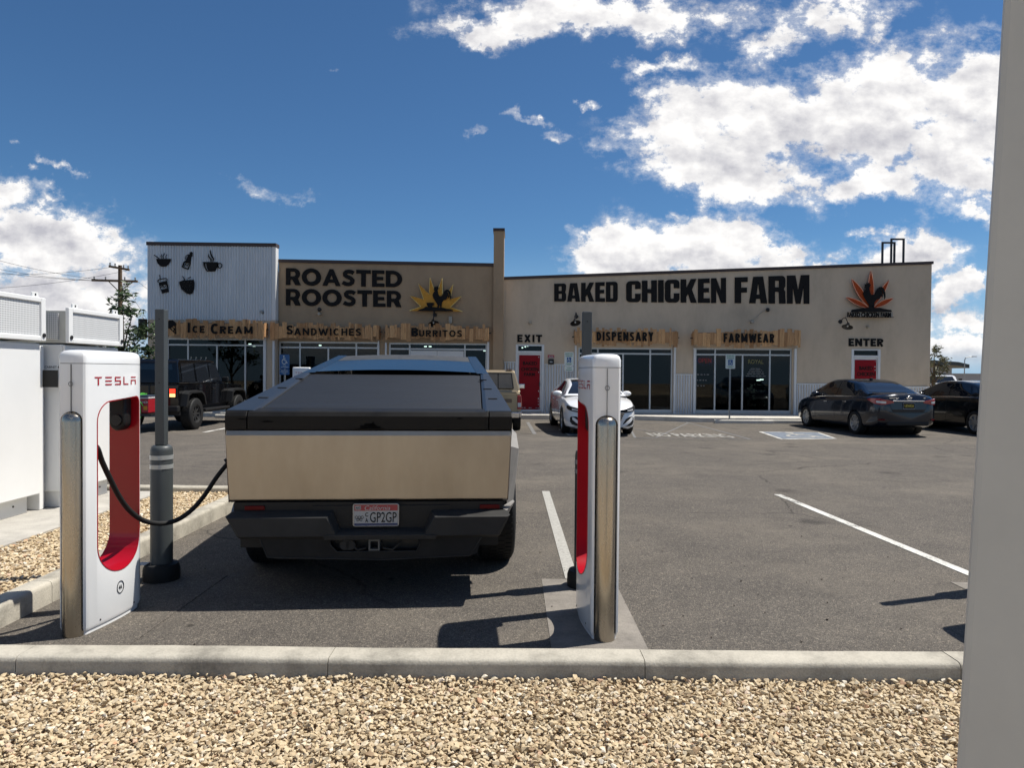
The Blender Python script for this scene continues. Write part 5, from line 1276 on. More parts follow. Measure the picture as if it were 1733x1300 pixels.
# ------------------------------------------------------------------ wheels
def wheel(parent, x, y, r, w_, side, spokes=5, rimr=.66, m_rim=None, tread=True, blocks=0, hub=None):
    """side: +1 outer face towards +x"""
    T_ = Matrix.Translation((x, y, r)) @ Matrix.Rotation(RAD(90) * side, 4, 'Y')
    ri = r * rimr; h = w_ / 2
    hubm = MB().lathe([(.001, -h * .5), (ri * .9, -h * .5), (ri * .9, h * .35), (.001, h * .35)], 24, 0, T_); W_ = hubm.build('wheel', M['steelblk'], parent, smooth=40)
    ty = MB().lathe([(ri, -h * .85), (ri * 1.03, -h * .97), (r * .90, -h), (r * .975, -h * .88), (r, -h * .7), (r, h * .7), (r * .975, h * .88), (r * .90, h), (ri * 1.03, h * .97), (ri, h * .85), (ri * .97, 0)], 40, 0, T_)
    if blocks:
        for i in range(blocks):
            a = 2 * PI * i / blocks
            for zz, off in ((-.62, 0), (-.2, .5), (.2, 0), (.62, .5)):
                a2 = a + off * 2 * PI / blocks; B_ = T_ @ Matrix.Rotation(a2, 4, 'Z')
                ty.box(r - .01, -r * PI / blocks * .72, h * zz - h * .17, r + .0045, r * PI / blocks * .72, h * zz + h * .17, 0, B_)
    ty.build('tyre', M['rubber'], W_, smooth=40)
    rm = MB(); rm.lathe([(ri * .86, h * .45), (ri * .9, h * .78), (ri, h * .84), (ri * .985, h * .70), (ri * .9, h * .40)], 36, 0, T_)
    rm.lathe([(.001, h * .68), (ri * .17, h * .66), (ri * .2, h * .5), (ri * .2, h * .3), (.001, h * .3)], 18, 0, T_)
    for i in range(spokes):
        S_ = T_ @ Matrix.Rotation(2 * PI * i / spokes, 4, 'Z'); a = ri * 2 * PI / spokes * .14
        rm.loft([[(ri * .15, -a * .8, h * .44), (ri * .15, a * .8, h * .44), (ri * .15, a * .7, h * .64), (ri * .15, -a * .7, h * .64)], [(ri * .92, -a * 1.15, h * .5), (ri * .92, a * 1.15, h * .5), (ri * .92, a, h * .76), (ri * .92, -a, h * .76)]], 0, M=S_)
    rm.build('rim', m_rim or M['alloy'], W_, smooth=35)
    return W_

# ------------------------------------------------------------------ the angular pickup in the middle
TL = (-.985, 4.955, 0); TA = RAD(4.3)
tk = thing('angular_pickup', 'angular stainless pickup truck plugged in, seen from behind in the middle of the photograph', 'pickup truck', TL, TA)
zr = lambda y: interp([(0, 1.318), (3.6, 1.782), (5.3, 1.13), (5.62, .99)], y)
wr = lambda y: interp([(0, .985), (2.04, .902), (3.6, .815), (5.3, .90), (5.62, .88)], y)
zc_ = lambda y: interp([(0, 1.245), (5.3, 1.06), (5.62, .97)], y)
wc_ = lambda y: interp([(0, .992), (.6, 1.0), (5.0, 1.0), (5.62, .90)], y)
ZB = .66
st = [0, .5, 1.0, 1.5, 2.04, 2.6, 3.1, 3.6, 4.2, 4.8, 5.3, 5.62]
bd = MB()
for sx in (1, -1):
    bd.loft([[(sx * wr(y), y, zr(y)) for y in st], [(sx * wc_(y), y, zc_(y)) for y in st]], closed=False)
    arch = lambda yc: [(yc - .62, ZB), (yc - .50, .98), (yc - .30, 1.06), (yc + .30, 1.06), (yc + .50, .98), (yc + .62, ZB)]
    low = [(0, .685)] + [(.30, ZB)] + arch(1.08) + arch(4.60) + [(5.3, ZB), (5.62, .70)]
    up_ = [(5.62, zc_(5.62)), (5.3, zc_(5.3)), (0, zc_(0))]
    bd.add([(sx * (wc_(y) if z > .9 else (.966 if y < .2 else .975)), y, z) for y, z in low + up_], [tuple(range(len(low) + 3))])
bd.box(-.93, 5.55, .5, .93, 5.66, .92)
bd.build('body', M['brush'], tk)
MB().box(-.90, .05, .36, .90, .6, .64).box(-.74, .6, .36, .74, 1.62, .66).box(-.92, 1.62, .36, .92, 4.0, .70).box(-.74, 4.0, .36, .74, 5.2, .7).box(-.9, 5.2, .4, .9, 5.6, .9).box(-.78, .4, .64, .78, 5.3, 1.1).build('underbody', M['blackpl'], tk)
# tailgate and the dark strip above
tg = MB(); tg.loft([[(-.982, .0, 1.188), (.982, .0, 1.188), (.982, .07, 1.188), (-.982, .07, 1.188)], [(-.985, -.012, 1.15), (.985, -.012, 1.15), (.985, .07, 1.15), (-.985, .07, 1.15)], [(-.966, .004, .70), (.966, .004, .70), (.966, .08, .70), (-.966, .08, .70)], [(-.962, .03, .682), (.962, .03, .682), (.962, .08, .682), (-.962, .08, .682)]])
tg.build('tailgate', M['brush'], tk, bevel=.006)
def strip(x0, x1):
    mb = MB(); mb.loft([[(x0, -.018, 1.192), (x1, -.018, 1.192), (x1, .10, 1.192), (x0, .10, 1.192)], [(x0, -.022, 1.285), (x1, -.022, 1.285), (x1, .10, 1.285), (x0, .10, 1.285)], [(x0, -.004, 1.312), (x1, -.004, 1.312), (x1, .10, 1.312), (x0, .10, 1.312)], [(x0, .012, 1.319), (x1, .012, 1.319), (x1, .135, 1.333), (x0, .135, 1.333)]])
    return mb
strip(-.835, .822).build('tailgate_strip', M['trimdk'], tk, bevel=.004)
for a, b in ((-.986, -.841), (.828, .986)): strip(a, b).build('corner_cap', M['trimdk'], tk, bevel=.004)
# slatted bed cover between the rails
zs = lambda y: 1.300 + .1288 * y
tn = MB(); N = 38; ys = [.14 + (2.02 - .14) * i / N for i in range(N + 1)]
wi = lambda y: interp([(0, .775), (2.04, .818)], y)
for a, b in zip(ys, ys[1:]):
    tn.loft([[(-wi(y), y, zs(y) + dz), (wi(y), y, zs(y) + dz)] for y, dz in ((a + .001, .0), (a + .012, .007), (b - .008, .005), (b - .001, -.002))], closed=False)
tn.loft([[(-wi(y), y, zs(y) - .004), (wi(y), y, zs(y) - .004)] for y in (.02, 2.1)], closed=False)
tn.build('bed_cover', M['tonneau'], tk)
for sx in (1, -1):
    rl = MB(); ys2 = [.016, .5, 1.0, 1.5, 2.03]
    rl.loft([[(sx * (wi(y) + .004), y, zs(y) - .01) for y in ys2], [(sx * (wi(y) + .010), y, zs(y) + .012) for y in ys2], [(sx * (wi(y) + .035), y, zr(y) + .003) for y in ys2], [(sx * (wr(y) + .003), y, zr(y) + .003) for y in ys2], [(sx * (wr(y) + .004), y, zr(y) - .05) for y in ys2]], closed=False)
    o = rl.build('bed_rail', M['rail'], tk)
    for y in (.55, 1.05, 1.6): MB().box(sx * wr(y) - sx * .085 - .035, y - .025, zr(y) - .001, sx * wr(y) - sx * .085 + .035, y + .025, zr(y) + .006).build('rail_insert', M['bumper'], o)
    rl = MB(); ys2 = [2.04, 2.6, 3.1, 3.6, 4.2, 4.8, 5.3]
    wg = lambda y: interp([(2.04, .79), (3.1, .735), (3.6, .72), (5.3, .84)], y)
    rl.loft([[(sx * wg(y), y, zr(y) + .003) for y in ys2], [(sx * (wr(y) + .003), y, zr(y) + .002) for y in ys2], [(sx * (wr(y) + .004), y, zr(y) - .05) for y in ys2]], closed=False)
    rl.build('roof_rail', M['railgloss'], tk)
    MB().side([(y, zc_(y) + .03) for y in (2.3, 5.1)] + [(5.0, zr(5.0) - .06), (3.6, zr(3.6) - .07), (2.3, zr(2.3) - .09)], sx * .90, sx * .91).build('side_window', M['carglass'], tk) if False else None
wg = lambda y: interp([(2.04, .79), (3.1, .735), (3.6, .72), (5.3, .84)], y)
def panel(name, ya, yb, m, dz=.005, n=6, crown=.022):
    mb = MB(); rows = []
    for i in range(n + 1):
        y = ya + (yb - ya) * i / n; row = []
        for j in range(13):
            s = -1 + j / 6; row.append((s * (wg(y) - .004), y, zr(y) + dz + crown * (1 - s * s)))
        rows.append(row)
    return mb.loft(rows, closed=False).build(name, m, tk, smooth=60)
MB().box(-.80, 2.02, 1.53, .80, 2.10, 1.558).build('cover_gap', M['steelblk'], tk)
panel('rear_window', 2.10, 3.02, M['roofglass'], .004); panel('roof', 3.03, 3.62, M['dustroof'], .004); panel('windshield', 3.63, 5.25, M['carglass'], .004)
MB().loft([[(-.88, 5.28, 1.13), (.88, 5.28, 1.13), (.86, 5.6, .98), (-.86, 5.6, .98)], [(-.88, 5.28, 1.1), (.88, 5.28, 1.1), (.86, 5.6, .95), (-.86, 5.6, .95)]]).build('hood', M['brush'], tk)
for y, s in ((2.4, 'door'), (3.5, 'door')):
    for sx in (1, -1):
        yb_ = y + 1.0; pts = [(y, zc_(y) + .01), (yb_, zc_(yb_) + .01), (min(yb_, 4.5), zr(yb_) - .06), (y, zr(y) - .06)]
        mb = MB(); mb.add([(sx * (wc_(py_) + (wr(py_) - wc_(py_)) * (pz - zc_(py_)) / (zr(py_) - zc_(py_)) + .004), py_, pz) for py_, pz in pts], [(0, 1, 2, 3)]); mb.build('side_window', M['carglass'], tk)
# rear lights, bumper, plate
MB().box(-.93, .0, .60, .93, .06, .684).build('light_bar', M['blackpl'], tk)
for x0, x1 in ((-.855, -.72), (.765, .905)): MB().box(x0, -.012, .632, x1, .0, .662).build('tail_light', M['redlens'], tk, bevel=.004)
def bump_block(s, xi0, xi1, xo0, xo1):
    mb = MB(); Yf = -.125
    mb.loft([[(xi0 - s * .0, .05, .628), (xo0 - s * .06, .05, .628), (xo1 - s * .03, .05, .44), (xi1, .05, .44)],
             [(xi0, -.03, .624), (xo0 - s * .02, -.03, .624), (xo1 - s * .01, -.06, .445), (xi1, -.06, .445)],
             [(xi0 + s * .018, Yf + .01, .608), (xo0, Yf + .03, .606), (xo1, Yf + .04, .462), (xi1 + s * .018, Yf + .01, .462)],
             [(xi0 + s * .025, Yf, .597), (xo0 - s * .02, Yf + .01, .597), (xo1 - s * .02, Yf + .01, .472), (xi1 + s * .025, Yf, .472)]])
    mb.build('bumper', M['bumper'], tk)
    c = MB(); c.loft([[(xo0 - s * .06, .05, .629), (xo0 + s * .05, .30, .64), (xo1 + s * .06, .30, .46), (xo1 - s * .03, .05, .44)], [(xo0 - s * .018, -.03, .623), (xo0 + s * .06, .28, .63), (xo1 + s * .05, .28, .47), (xo1 - s * .008, -.06, .447)]])
    c.build('bumper_end', M['flare'], tk)  # pale tone paints in the sun grazing the bumper's end, with some dust
bump_block(-1, -.255, -.185, -.958, -.88); bump_block(1, .43, .355, .975, .905)
MB().box(-.40, -.012, .47, .56, .02, .66).build('plate_recess', M['blackpl'], tk)
st_ = MB(); st_.loft([[(-.25, .0, .505), (.42, .0, .505), (.42, .0, .45), (-.25, .0, .45)], [(-.255, -.10, .492), (.425, -.10, .492), (.42, -.10, .45), (-.25, -.10, .45)], [(-.30, -.135, .478), (.47, -.135, .478), (.46, -.13, .45), (-.29, -.13, .45)]]); st_.build('step_pad', M['bumper'], tk)
pl_ = MB(); PX0, PX1, PZ0, PZ1 = -.112, .200, .522, .676
rr_ = .014; pts = arc(PX1 - rr_, PZ1 - rr_, rr_, 0, 90, 4) + arc(PX0 + rr_, PZ1 - rr_, rr_, 90, 180, 4) + arc(PX0 + rr_, PZ0 + rr_, rr_, 180, 270, 4) + arc(PX1 - rr_, PZ0 + rr_, rr_, 270, 360, 4)
pl_.prism(pts, -.034, -.03); plo = pl_.build('number_plate', M['platew'], tk)
fr = MB(); fr.tube([(x, -.036, z) for x, z in loop(pts)], .0035, 6); fr.build('plate_frame', M['alloy'], plo)
MB().box(PX0 + .008, -.0365, PZ1 - .047, PX1 - .008, -.0345, PZ1 - .006).build('red_band', M['platered'], plo)
MB().box(PX0 + .008, -.0365, PZ0 + .006, PX1 - .008, -.0345, PZ0 + .018).build('blue_band', M['plateblue'], plo)
def ptext(s, x0, x1, z0, z1, m=None, bold=.012, y=-.0375, slant=0):
    g = fit(text_geo(s, bold, .002), 0, 1, 0, 1); geo_obj('lettering', g, lambda a, b, c: (x0 + (x1 - x0) * a + slant * b, y - c * .3, z0 + (z1 - z0) * b), m or M['letter'], plo)
ptext('GP2GP', PX0 + .115, PX1 - .014, PZ0 + .026, PZ1 - .058, bold=.0); ptext('C', PX0 + .082, PX0 + .102, PZ0 + .066, PZ0 + .094); ptext('A', PX0 + .082, PX0 + .102, PZ0 + .026, PZ0 + .054)
ptext('California', PX0 + .075, PX1 - .06, PZ1 - .043, PZ1 - .012, M['platew'], 0, -.0375, .008)
ptext('AUG', PX0 + .018, PX0 + .048, PZ1 - .035, PZ1 - .018, M['letter'], 0, -.039); MB().box(PX0 + .014, -.0375, PZ1 - .040, PX0 + .052, -.0366, PZ1 - .013).build('sticker', M['platew'], plo)
for i in range(3): MB().tube([(PX0 + .022 + i * .02 + .008 * math.cos(a), -.0372, PZ0 + .062 + .010 * math.sin(a)) for a in (2 * PI * k / 10 for k in range(11))], .0013, 4).build('emblem', M['letter'], plo)
for i in range(2): MB().tube([(PX0 + .032 + i * .02 + .008 * math.cos(a), -.0372, PZ0 + .044 + .008 * math.sin(a)) for a in (2 * PI * k / 10 for k in range(11))], .0013, 4).build('emblem', M['letter'], plo)
va = shape_geo([[(-.735, .448), (.78, .448), (.745, .33), (.70, .318), (.1, .292), (-.62, .308), (-.69, .32)], [(-.262, .438), (.335, .438), (.352, .40), (.325, .352), (-.215, .352), (-.262, .40)]], .06)
geo_obj('valance', va, lambda x, y, z: (x, -.04 - z, y), M['valance'], tk)
rim_ = MB(); rim_.tube([(x, -.072, z) for x, z in loop([(-.262, .438), (.335, .438), (.352, .40), (.325, .352), (-.215, .352), (-.262, .40)])], .006, 6); rim_.tube([(x, -.070, z) for x, z in [(-.735, .446), (-.685, .322), (.1, .296), (.70, .32), (.775, .446)]], .006, 6); rim_.build('valance_edge', M['bumper'], tk)
MB().box(-.5, .02, .30, .5, .05, .46).build('hitch_cavity', M['steelblk'], tk)
hr = MB(); a_, b_, c_, d_ = .0, .075, .362, .438; th = .011
hr.box(a_, -.085, c_, a_ + th, .05, d_).box(b_ - th, -.085, c_, b_, .05, d_).box(a_ + th, -.085, d_ - th, b_ - th, .05, d_).box(a_ + th, -.085, c_, b_ - th, .05, c_ + th); hr.build('hitch_receiver', mat_once('hitch_grey', (.11, .11, .105), .5), tk)
for s in ((-.02, -.13), (.095, .225)): MB().tube([(s[0], -.06, .375), ((s[0] + s[1]) / 2, -.075, .365), (s[1], -.05, .415 if s[1] > 0 else .40)], .009, 8).build('chain_loop', M['bumper'], tk, smooth=50)
MB().cyl((-.165, -.05, .398), (-.165, -.07, .398), .033, n=20).cyl((-.125, -.05, .398), (-.125, -.07, .398), .033, n=20).box(-.165, -.069, .365, -.125, -.052, .431).build('trailer_socket', M['bumper'], tk, smooth=40)
# flares and wheels
for yc in (1.08, 4.60):
    for sx in (1, -1):
        fl = MB(); o_ = [(yc - .70, .60), (yc - .56, 1.03), (yc - .32, 1.13), (yc + .32, 1.13), (yc + .56, 1.03), (yc + .70, .60)]; i_ = [(yc - .60, .60), (yc - .48, .95), (yc - .28, 1.03), (yc + .28, 1.03), (yc + .48, .95), (yc + .60, .60)]
        A = [(sx * .985, y, z) for y, z in o_]; B = [(sx * (1.03 if y < yc - .6 else 1.085), yc + (y - yc) * .97, z - .03) for y, z in o_]; C2 = [(sx * (1.04 if y < yc - .55 else 1.09), y, z) for y, z in i_]; D = [(sx * .93, y, z) for y, z in i_]
        fl.loft([A, B, C2, D], closed=False); fl.build('fender_flare', M['flare'], tk)
        wheel(tk, sx * .93, yc, .445, .30, sx, 7, .58, M['steelblk'], blocks=60)
for sx in (1, -1):
    mi = MB(); mi.box(sx * .98, 4.42, 1.12, sx * 1.12, 4.46, 1.16).box(sx * 1.02, 4.40, 1.14, sx * 1.20, 4.50, 1.27); mi.build('side_mirror', M['blackpl'], tk, bevel=.015)
sm = random.Random(4)
def smudge(cx_, cz_, wx, hz_, n=26):
    pts = []
    for i in range(n):
        a = 2 * PI * i / n; k = sm.uniform(.45, 1.0); pts.append((cx_ + wx * math.cos(a) * k, cz_ + hz_ * math.sin(a) * k * (1.0 if math.sin(a) > 0 else .35)))
    geo_obj('smudge', shape_geo([pts], .001), lambda x, y, z: (x, -.0205 - (y - 1.192) * .043 - z, y), mat_once('soot', (.003, .003, .003), .9, spec=.1), tk)
smudge(.0, 1.205, .13, .034); smudge(.02, 1.214, .03, .036); smudge(-.70, 1.245, .05, .012); smudge(.62, 1.27, .03, .008); smudge(-.86, 1.262, .05, .01)
# ------------------------------------------------------------------ parked cars
class CarBody:
    """y runs from the rear bumper forward; tables give half width, underside, shoulder, deck and roof heights"""
    def __init__(s, w, zb, zs, zd, roof, wt): s.w, s.zb, s.zs, s.zd, s.roof, s.wt = w, zb, zs, zd, roof, wt; s.L = w[-1][0]
    def half(s, y):
        w = sinterp(s.w, y); zb = sinterp(s.zb, y); zs = sinterp(s.zs, y); zd = sinterp(s.zd, y); m = zb + (zs - zb) * .52
        return [(0, zb), (w * .84, zb), (w * .95, zb + .05), (w * .985, zb + .16), (w, m), (w * .985, zs - .13), (w * .965, zs - .05), (w * .925, zs), (w * .84, zs + (zd - zs) * .45), (w * .62, zs + (zd - zs) * .82), (w * .3, zd - .004), (0, zd)]
    def lower(s, parent, m, archs, r, n=64, name='body'):
        mb = MB(); rings = []
        for i in range(n + 1):
            t = i / n; y = s.L * (t + .06 * math.sin(2 * PI * t) * -1); h = s.half(min(max(y, 0), s.L))
            rings.append([(x, y, z) for x, z in h] + [(-x, y, z) for x, z in h[-2:0:-1]])
        mb.loft(rings); me = mb.mesh(name)
        cuts = []
        for yc in archs: cuts.append(MB().cyl((-2, yc, r * .98), (2, yc, r * .98), r * 1.13, n=36).mesh('cut'))
        me = boolean(me, cuts); me.name = name; finish(me, 32)
        o = link(name, me, m, parent)
        for yc in archs: MB().cyl((-.62, yc, r), (.62, yc, r), r * 1.10, n=24).build('wheel_well', M['steelblk'], parent, smooth=40)
        return o
    def gh(s, y, t):
        zs = sinterp(s.zs, y) - .03; zr = sinterp(s.roof, y); h = max(zr - zs, .01); wb = sinterp(s.w, y) * .915; wt = sinterp(s.wt, y)
        k = min(1, h / .35); wt = wb + (wt - wb) * k
        pts = [(0, wb, zs), (.35, wb + (wt - wb) * .42, zs + h * .5), (.6, wt + .03 * k, zs + h * .90), (.68, wt - .03 * k, zs + h * .965), (.8, wt * .7, zs + h * .99), (1, 0, zr)]
        for (a, x0, z0), (b, x1, z1) in zip(pts, pts[1:]):
            if t <= b: q = (t - a) / (b - a); return Vector((x0 + (x1 - x0) * q, y, z0 + (z1 - z0) * q))
        return Vector((0, y, zr))
    def cabin(s, parent, m, name='roof'):
        mb = MB(); y0, y1 = s.roof[0][0], s.roof[-1][0]; rings = []
        for i in range(41):
            y = y0 + (y1 - y0) * i / 40; row = [s.gh(y, t) for t in (0, .18, .35, .48, .6, .64, .68, .74, .8, .9, 1)]
            rings.append(row + [Vector((-p.x, p.y, p.z)) for p in row[-2::-1]])
        return mb.loft(rings, closed=False).build(name, m, parent, smooth=40)
    def patch(s, parent, name, m, fn, nu=10, nv=8, off=.006, mirror=False, thick=False):
        """fn(a, b) -> (y, t, sign) over the unit square"""
        G = []
        for i in range(nu + 1):
            row = []
            for j in range(nv + 1):
                y, t, sg = fn(i / nu, j / nv); p = s.gh(y, t); row.append(Vector((p.x * sg, p.y, p.z)))
            G.append(row)
        out = []
        for i in range(nu + 1):
            row = []
            for j in range(nv + 1):
                du = G[min(i + 1, nu)][j] - G[max(i - 1, 0)][j]; dv = G[i][min(j + 1, nv)] - G[i][max(j - 1, 0)]
                n = du.cross(dv).normalized(); c = G[i][j] - Vector((0, G[i][j].y, .9)); n = n if n.dot(c) > 0 else -n
                row.append(G[i][j] + n * off)
            out.append(row)
        return MB().loft(out, closed=False).build(name, m, parent, smooth=60)
    def side_window(s, parent, ya0, ya1, yb0, yb1, sg, m, t0=.10, t1=.57, name='side_window'):
        """ya: rear edge at sill and top, yb: front edge at sill and top"""
        return s.patch(parent, name, m, lambda a, b: ((ya0 + (ya1 - ya0) * b) * (1 - a) + (yb0 + (yb1 - yb0) * b) * a, t0 + (t1 - t0) * b, sg))
    def screen(s, parent, name, y0, y1, m, t0=.70):
        return s.patch(parent, name, m, lambda a, b: (y0 + (y1 - y0) * a, t0 + (1 - t0) * (1 - abs(2 * b - 1)), 1 if b < .5 else -1), 10, 14)
def ribbon(parent, name, m, pts, off=.012, smooth=60):
    """pts: (x, y, zlow, zhigh) along the outside of a car, pushed out a little"""
    lo, hi, li, hi2 = [], [], [], []
    for i, (x, y, a, b) in enumerate(pts):
        p0 = pts[max(i - 1, 0)]; p1 = pts[min(i + 1, len(pts) - 1)]; t = Vector((p1[0] - p0[0], p1[1] - p0[1])); n = Vector((t.y, -t.x)).normalized()
        if n.dot(Vector((x, y - 2.3))) < 0: n = -n
        lo.append((x + n.x * off, y + n.y * off, a)); hi.append((x + n.x * off, y + n.y * off, b))
        li.append((x - n.x * .03, y - n.y * .03, a)); hi2.append((x - n.x * .03, y - n.y * .03, b))
    mb = MB(); n_ = len(pts)
    mb.loft([[li[i], lo[i], hi[i], hi2[i]] for i in range(n_)]); return mb.build(name, m, parent, smooth=smooth)
def mirror_part(parent, x, y, z, sg, m, s=1.0):
    mb = MB(); mb.box(x - sg * .10, y - .03, z - .05, x + sg * .02, y + .03, z - .02); o = mb.build('side_mirror', m, parent)
    R_ = Matrix.Translation((x + sg * .06 * s, y, z + .02)) @ Matrix.Diagonal((.13 * s, .085 * s, .075 * s, 1))
    bm = bmesh.new(); bmesh.ops.create_icosphere(bm, subdivisions=3, radius=1, matrix=R_)
    me = bpy.data.meshes.new('mirror_shell'); bm.to_mesh(me); bm.free(); finish(me, 60); link('mirror_shell', me, m, o)
    return o
def doorlines(parent, body, ys, z0, z1, sg):
    mb = MB()
    for y in ys:
        w = sinterp(body.w, y); mb.box(sg * w * .975 - .012, y - .004, z0, sg * w * .975 + .026 * 1, y + .004, z1) if False else None
def sedan(label, loc, rz, B, paint, wb, r, rear=True, front=False, rim=None, spokes=10, windows=None, name='parked_car'):
    t = thing(name, label, 'car', loc, rz, 'cars parked before the shops')
    B.lower(t, paint, wb, r); B.cabin(t, paint)
    rs, ws = windows['rear'], windows['front']
    B.screen(t, 'rear_window', rs[0], rs[1], M['carglass']); B.screen(t, 'windshield', ws[0], ws[1], M['carglass'])
    for sg in (1, -1):
        for w_ in windows['side']: B.side_window(t, *w_, sg, M['carglass'])
        yy_ = [q for w_ in windows['side'] for q in (w_[0], w_[2])]; ya, yb = min(yy_), max(yy_)
        P_ = [B.gh(ya + (yb - ya) * i / 14, .07) for i in range(15)]
        MB().tube([(sg * (p.x + .008), p.y, p.z) for p in P_], .010, 6).build('window_trim', M['chrome'], t)
        for y in windows['handles']:
            w2 = sinterp(B.w, y); z = sinterp(B.zs, y) - .13
            MB().box(sg * w2 * .975 - .02, y - .09, z - .012, sg * w2 * .975 + .03 if sg > 0 else sg * w2 * .975 - .03, y + .09, z + .014).build('door_handle', windows.get('hm', M['chrome']), t, bevel=.008)
        ym = windows['mirror']; wm_ = sinterp(B.w, ym); mirror_part(t, sg * wm_ * .96, ym, sinterp(B.zs, ym) + .07, sg, windows.get('mm', paint))
        for yc in wb: wheel(t, sg * (sinterp(B.w, yc) - .105), yc, r, .215, sg, spokes, .68, rim or M['alloy'])
    for sg in (1, -1):                                 # shut lines of the doors
        sl_ = MB()
        for y in windows['seams']:
            w2 = [sinterp(B.w, y) * k for k in (.985, 1.0, .985, .965, .93)]; zb = sinterp(B.zb, y); zs = sinterp(B.zs, y); zz = [zb + .17, zb + (zs - zb) * .52, zs - .13, zs - .05, zs - .005]
            sl_.loft([[(sg * (a + .0025), y - .004, z), (sg * (a + .0025), y + .004, z), (sg * (a - .01), y + .004, z), (sg * (a - .01), y - .004, z)] for a, z in zip(w2, zz)])
        sl_.build('shut_line', M['steelblk'], t)
    return t
SB = CarBody(
    w=[(0, .60), (.03, .69), (.09, .765), (.2, .825), (.45, .868), (1.0, .88), (3.5, .88), (4.0, .862), (4.3, .80), (4.5, .68), (4.6, .5), (4.625, .40)],
    zb=[(0, .40), (.12, .31), (.5, .22), (.9, .19), (3.9, .19), (4.4, .21), (4.625, .30)],
    zs=[(0, .84), (.05, .93), (.15, .995), (.5, 1.02), (1.2, 1.005), (3.2, .935), (3.9, .86), (4.35, .74), (4.625, .58)],
    zd=[(0, .93), (.04, 1.06), (.10, 1.115), (.3, 1.125), (.9, 1.12), (3.1, 1.03), (3.6, 1.0), (4.2, .87), (4.5, .74), (4.625, .60)],
    roof=[(.55, 1.115), (.75, 1.175), (1.1, 1.325), (1.5, 1.445), (1.95, 1.492), (2.4, 1.485), (2.8, 1.415), (3.2, 1.25), (3.62, 1.0)],
    wt=[(.5, .60), (1.2, .575), (2.0, .585), (2.8, .58), (3.6, .66)])
win = dict(rear=(.66, 1.46), front=(2.62, 3.5), side=[(1.16, 1.42, 1.98, 1.98), (2.06, 2.06, 3.22, 2.66), (.86, 1.28, 1.10, 1.36)], handles=(1.5, 2.5), mirror=3.02, seams=(1.12, 2.02, 3.10))
nv = sedan('dark blue sedan with red and clear tail lights parked before the enter door', (10.17, 18.2, 0), RAD(4.2), SB, M['navy'], (.98, 3.68), .315, windows=win, spokes=9, rim=M['alloy'])
for sg in (1, -1):
    ribbon(nv, 'tail_light', M['redlens2'] if 'redlens2' in M else mat_once('bright_red_lens', (.34, .012, .02), .2, coat=.7), [(sg * x, y, a, b) for x, y, a, b in ((.40, .0, .885, .93), (.52, .0, .865, .955), (.62, .006, .845, .972), (.70, .036, .84, .985), (.755, .088, .845, .995), (.80, .16, .86, 1.0), (.83, .26, .90, 1.0), (.848, .40, .945, .99))])
    ribbon(nv, 'clear_lens', M['silver'], [(sg * x, y, a, b) for x, y, a, b in ((.60, .004, .875, .925), (.69, .030, .872, .932), (.745, .078, .88, .94), (.78, .13, .89, .945))], .017)
    ribbon(nv, 'reflector', M['redlens'], [(sg * x, y, a, b) for x, y, a, b in ((.62, .0, .44, .47), (.70, .036, .44, .47), (.755, .088, .445, .465))], .01)
MB().box(-.42, -.022, .925, .42, .0, .955).build('chrome_strip', M['chrome'], nv, bevel=.008)
ring = MB(); ring.tube([(.055 * math.cos(a), -.02, 1.02 + .05 * math.sin(a)) for a in (2 * PI * i / 20 for i in range(21))], .009, 6); ring.box(-.075, -.03, 1.01, .075, -.012, 1.03); ring.build('badge', M['chrome'], nv)
geo_obj('lettering', fit(text_geo('SENTRA', .02, .01), -.52, -.26, 1.0, 1.03), lambda x, y, z: (x, -.004 - z, y), M['chrome'], nv); geo_obj('lettering', fit(text_geo('SV', .02, .01), .40, .46, 1.0, 1.03), lambda x, y, z: (x, -.004 - z, y), M['chrome'], nv)
pln = MB().box(-.155, -.02, .74, .155, -.008, .89).build('number_plate', M['blackpl'], nv, bevel=.004); geo_obj('lettering', fit(text_geo('\\ 8TWK54', .03, .004), -.125, .125, .775, .85), lambda x, y, z: (x, -.023 - z, y), mat_once('plate_yellow', (.55, .42, .06), .5), pln)
fr = MB(); fr.tube([(x, -.022, z) for x, z in ((-.155, .74), (.155, .74), (.155, .89), (-.155, .89), (-.155, .74), (.155, .74))], .006, 5); fr.build('plate_frame', M['alloy'], pln)
MB().loft([[(x * k, y, z) for x in (-1, 1)] for k, y, z in ((.50, -.004, .90), (.46, -.012, .72), (.40, -.010, .66))], closed=False).build('trunk_lid', M['navy'], nv)
MB().box(-.56, -.006, .30, .56, .10, .42).build('lower_valance', M['blackpl'], nv, bevel=.03)
tb = MB(); tb.box(-.50, -.03, .64, .50, .0, .655); tb.build('bumper_seam', M['steelblk'], nv)
MB().box(-.03, 1.62, 1.468, .03, 1.72, 1.515).build('roof_aerial', M['steelblk'], nv, bevel=.012)

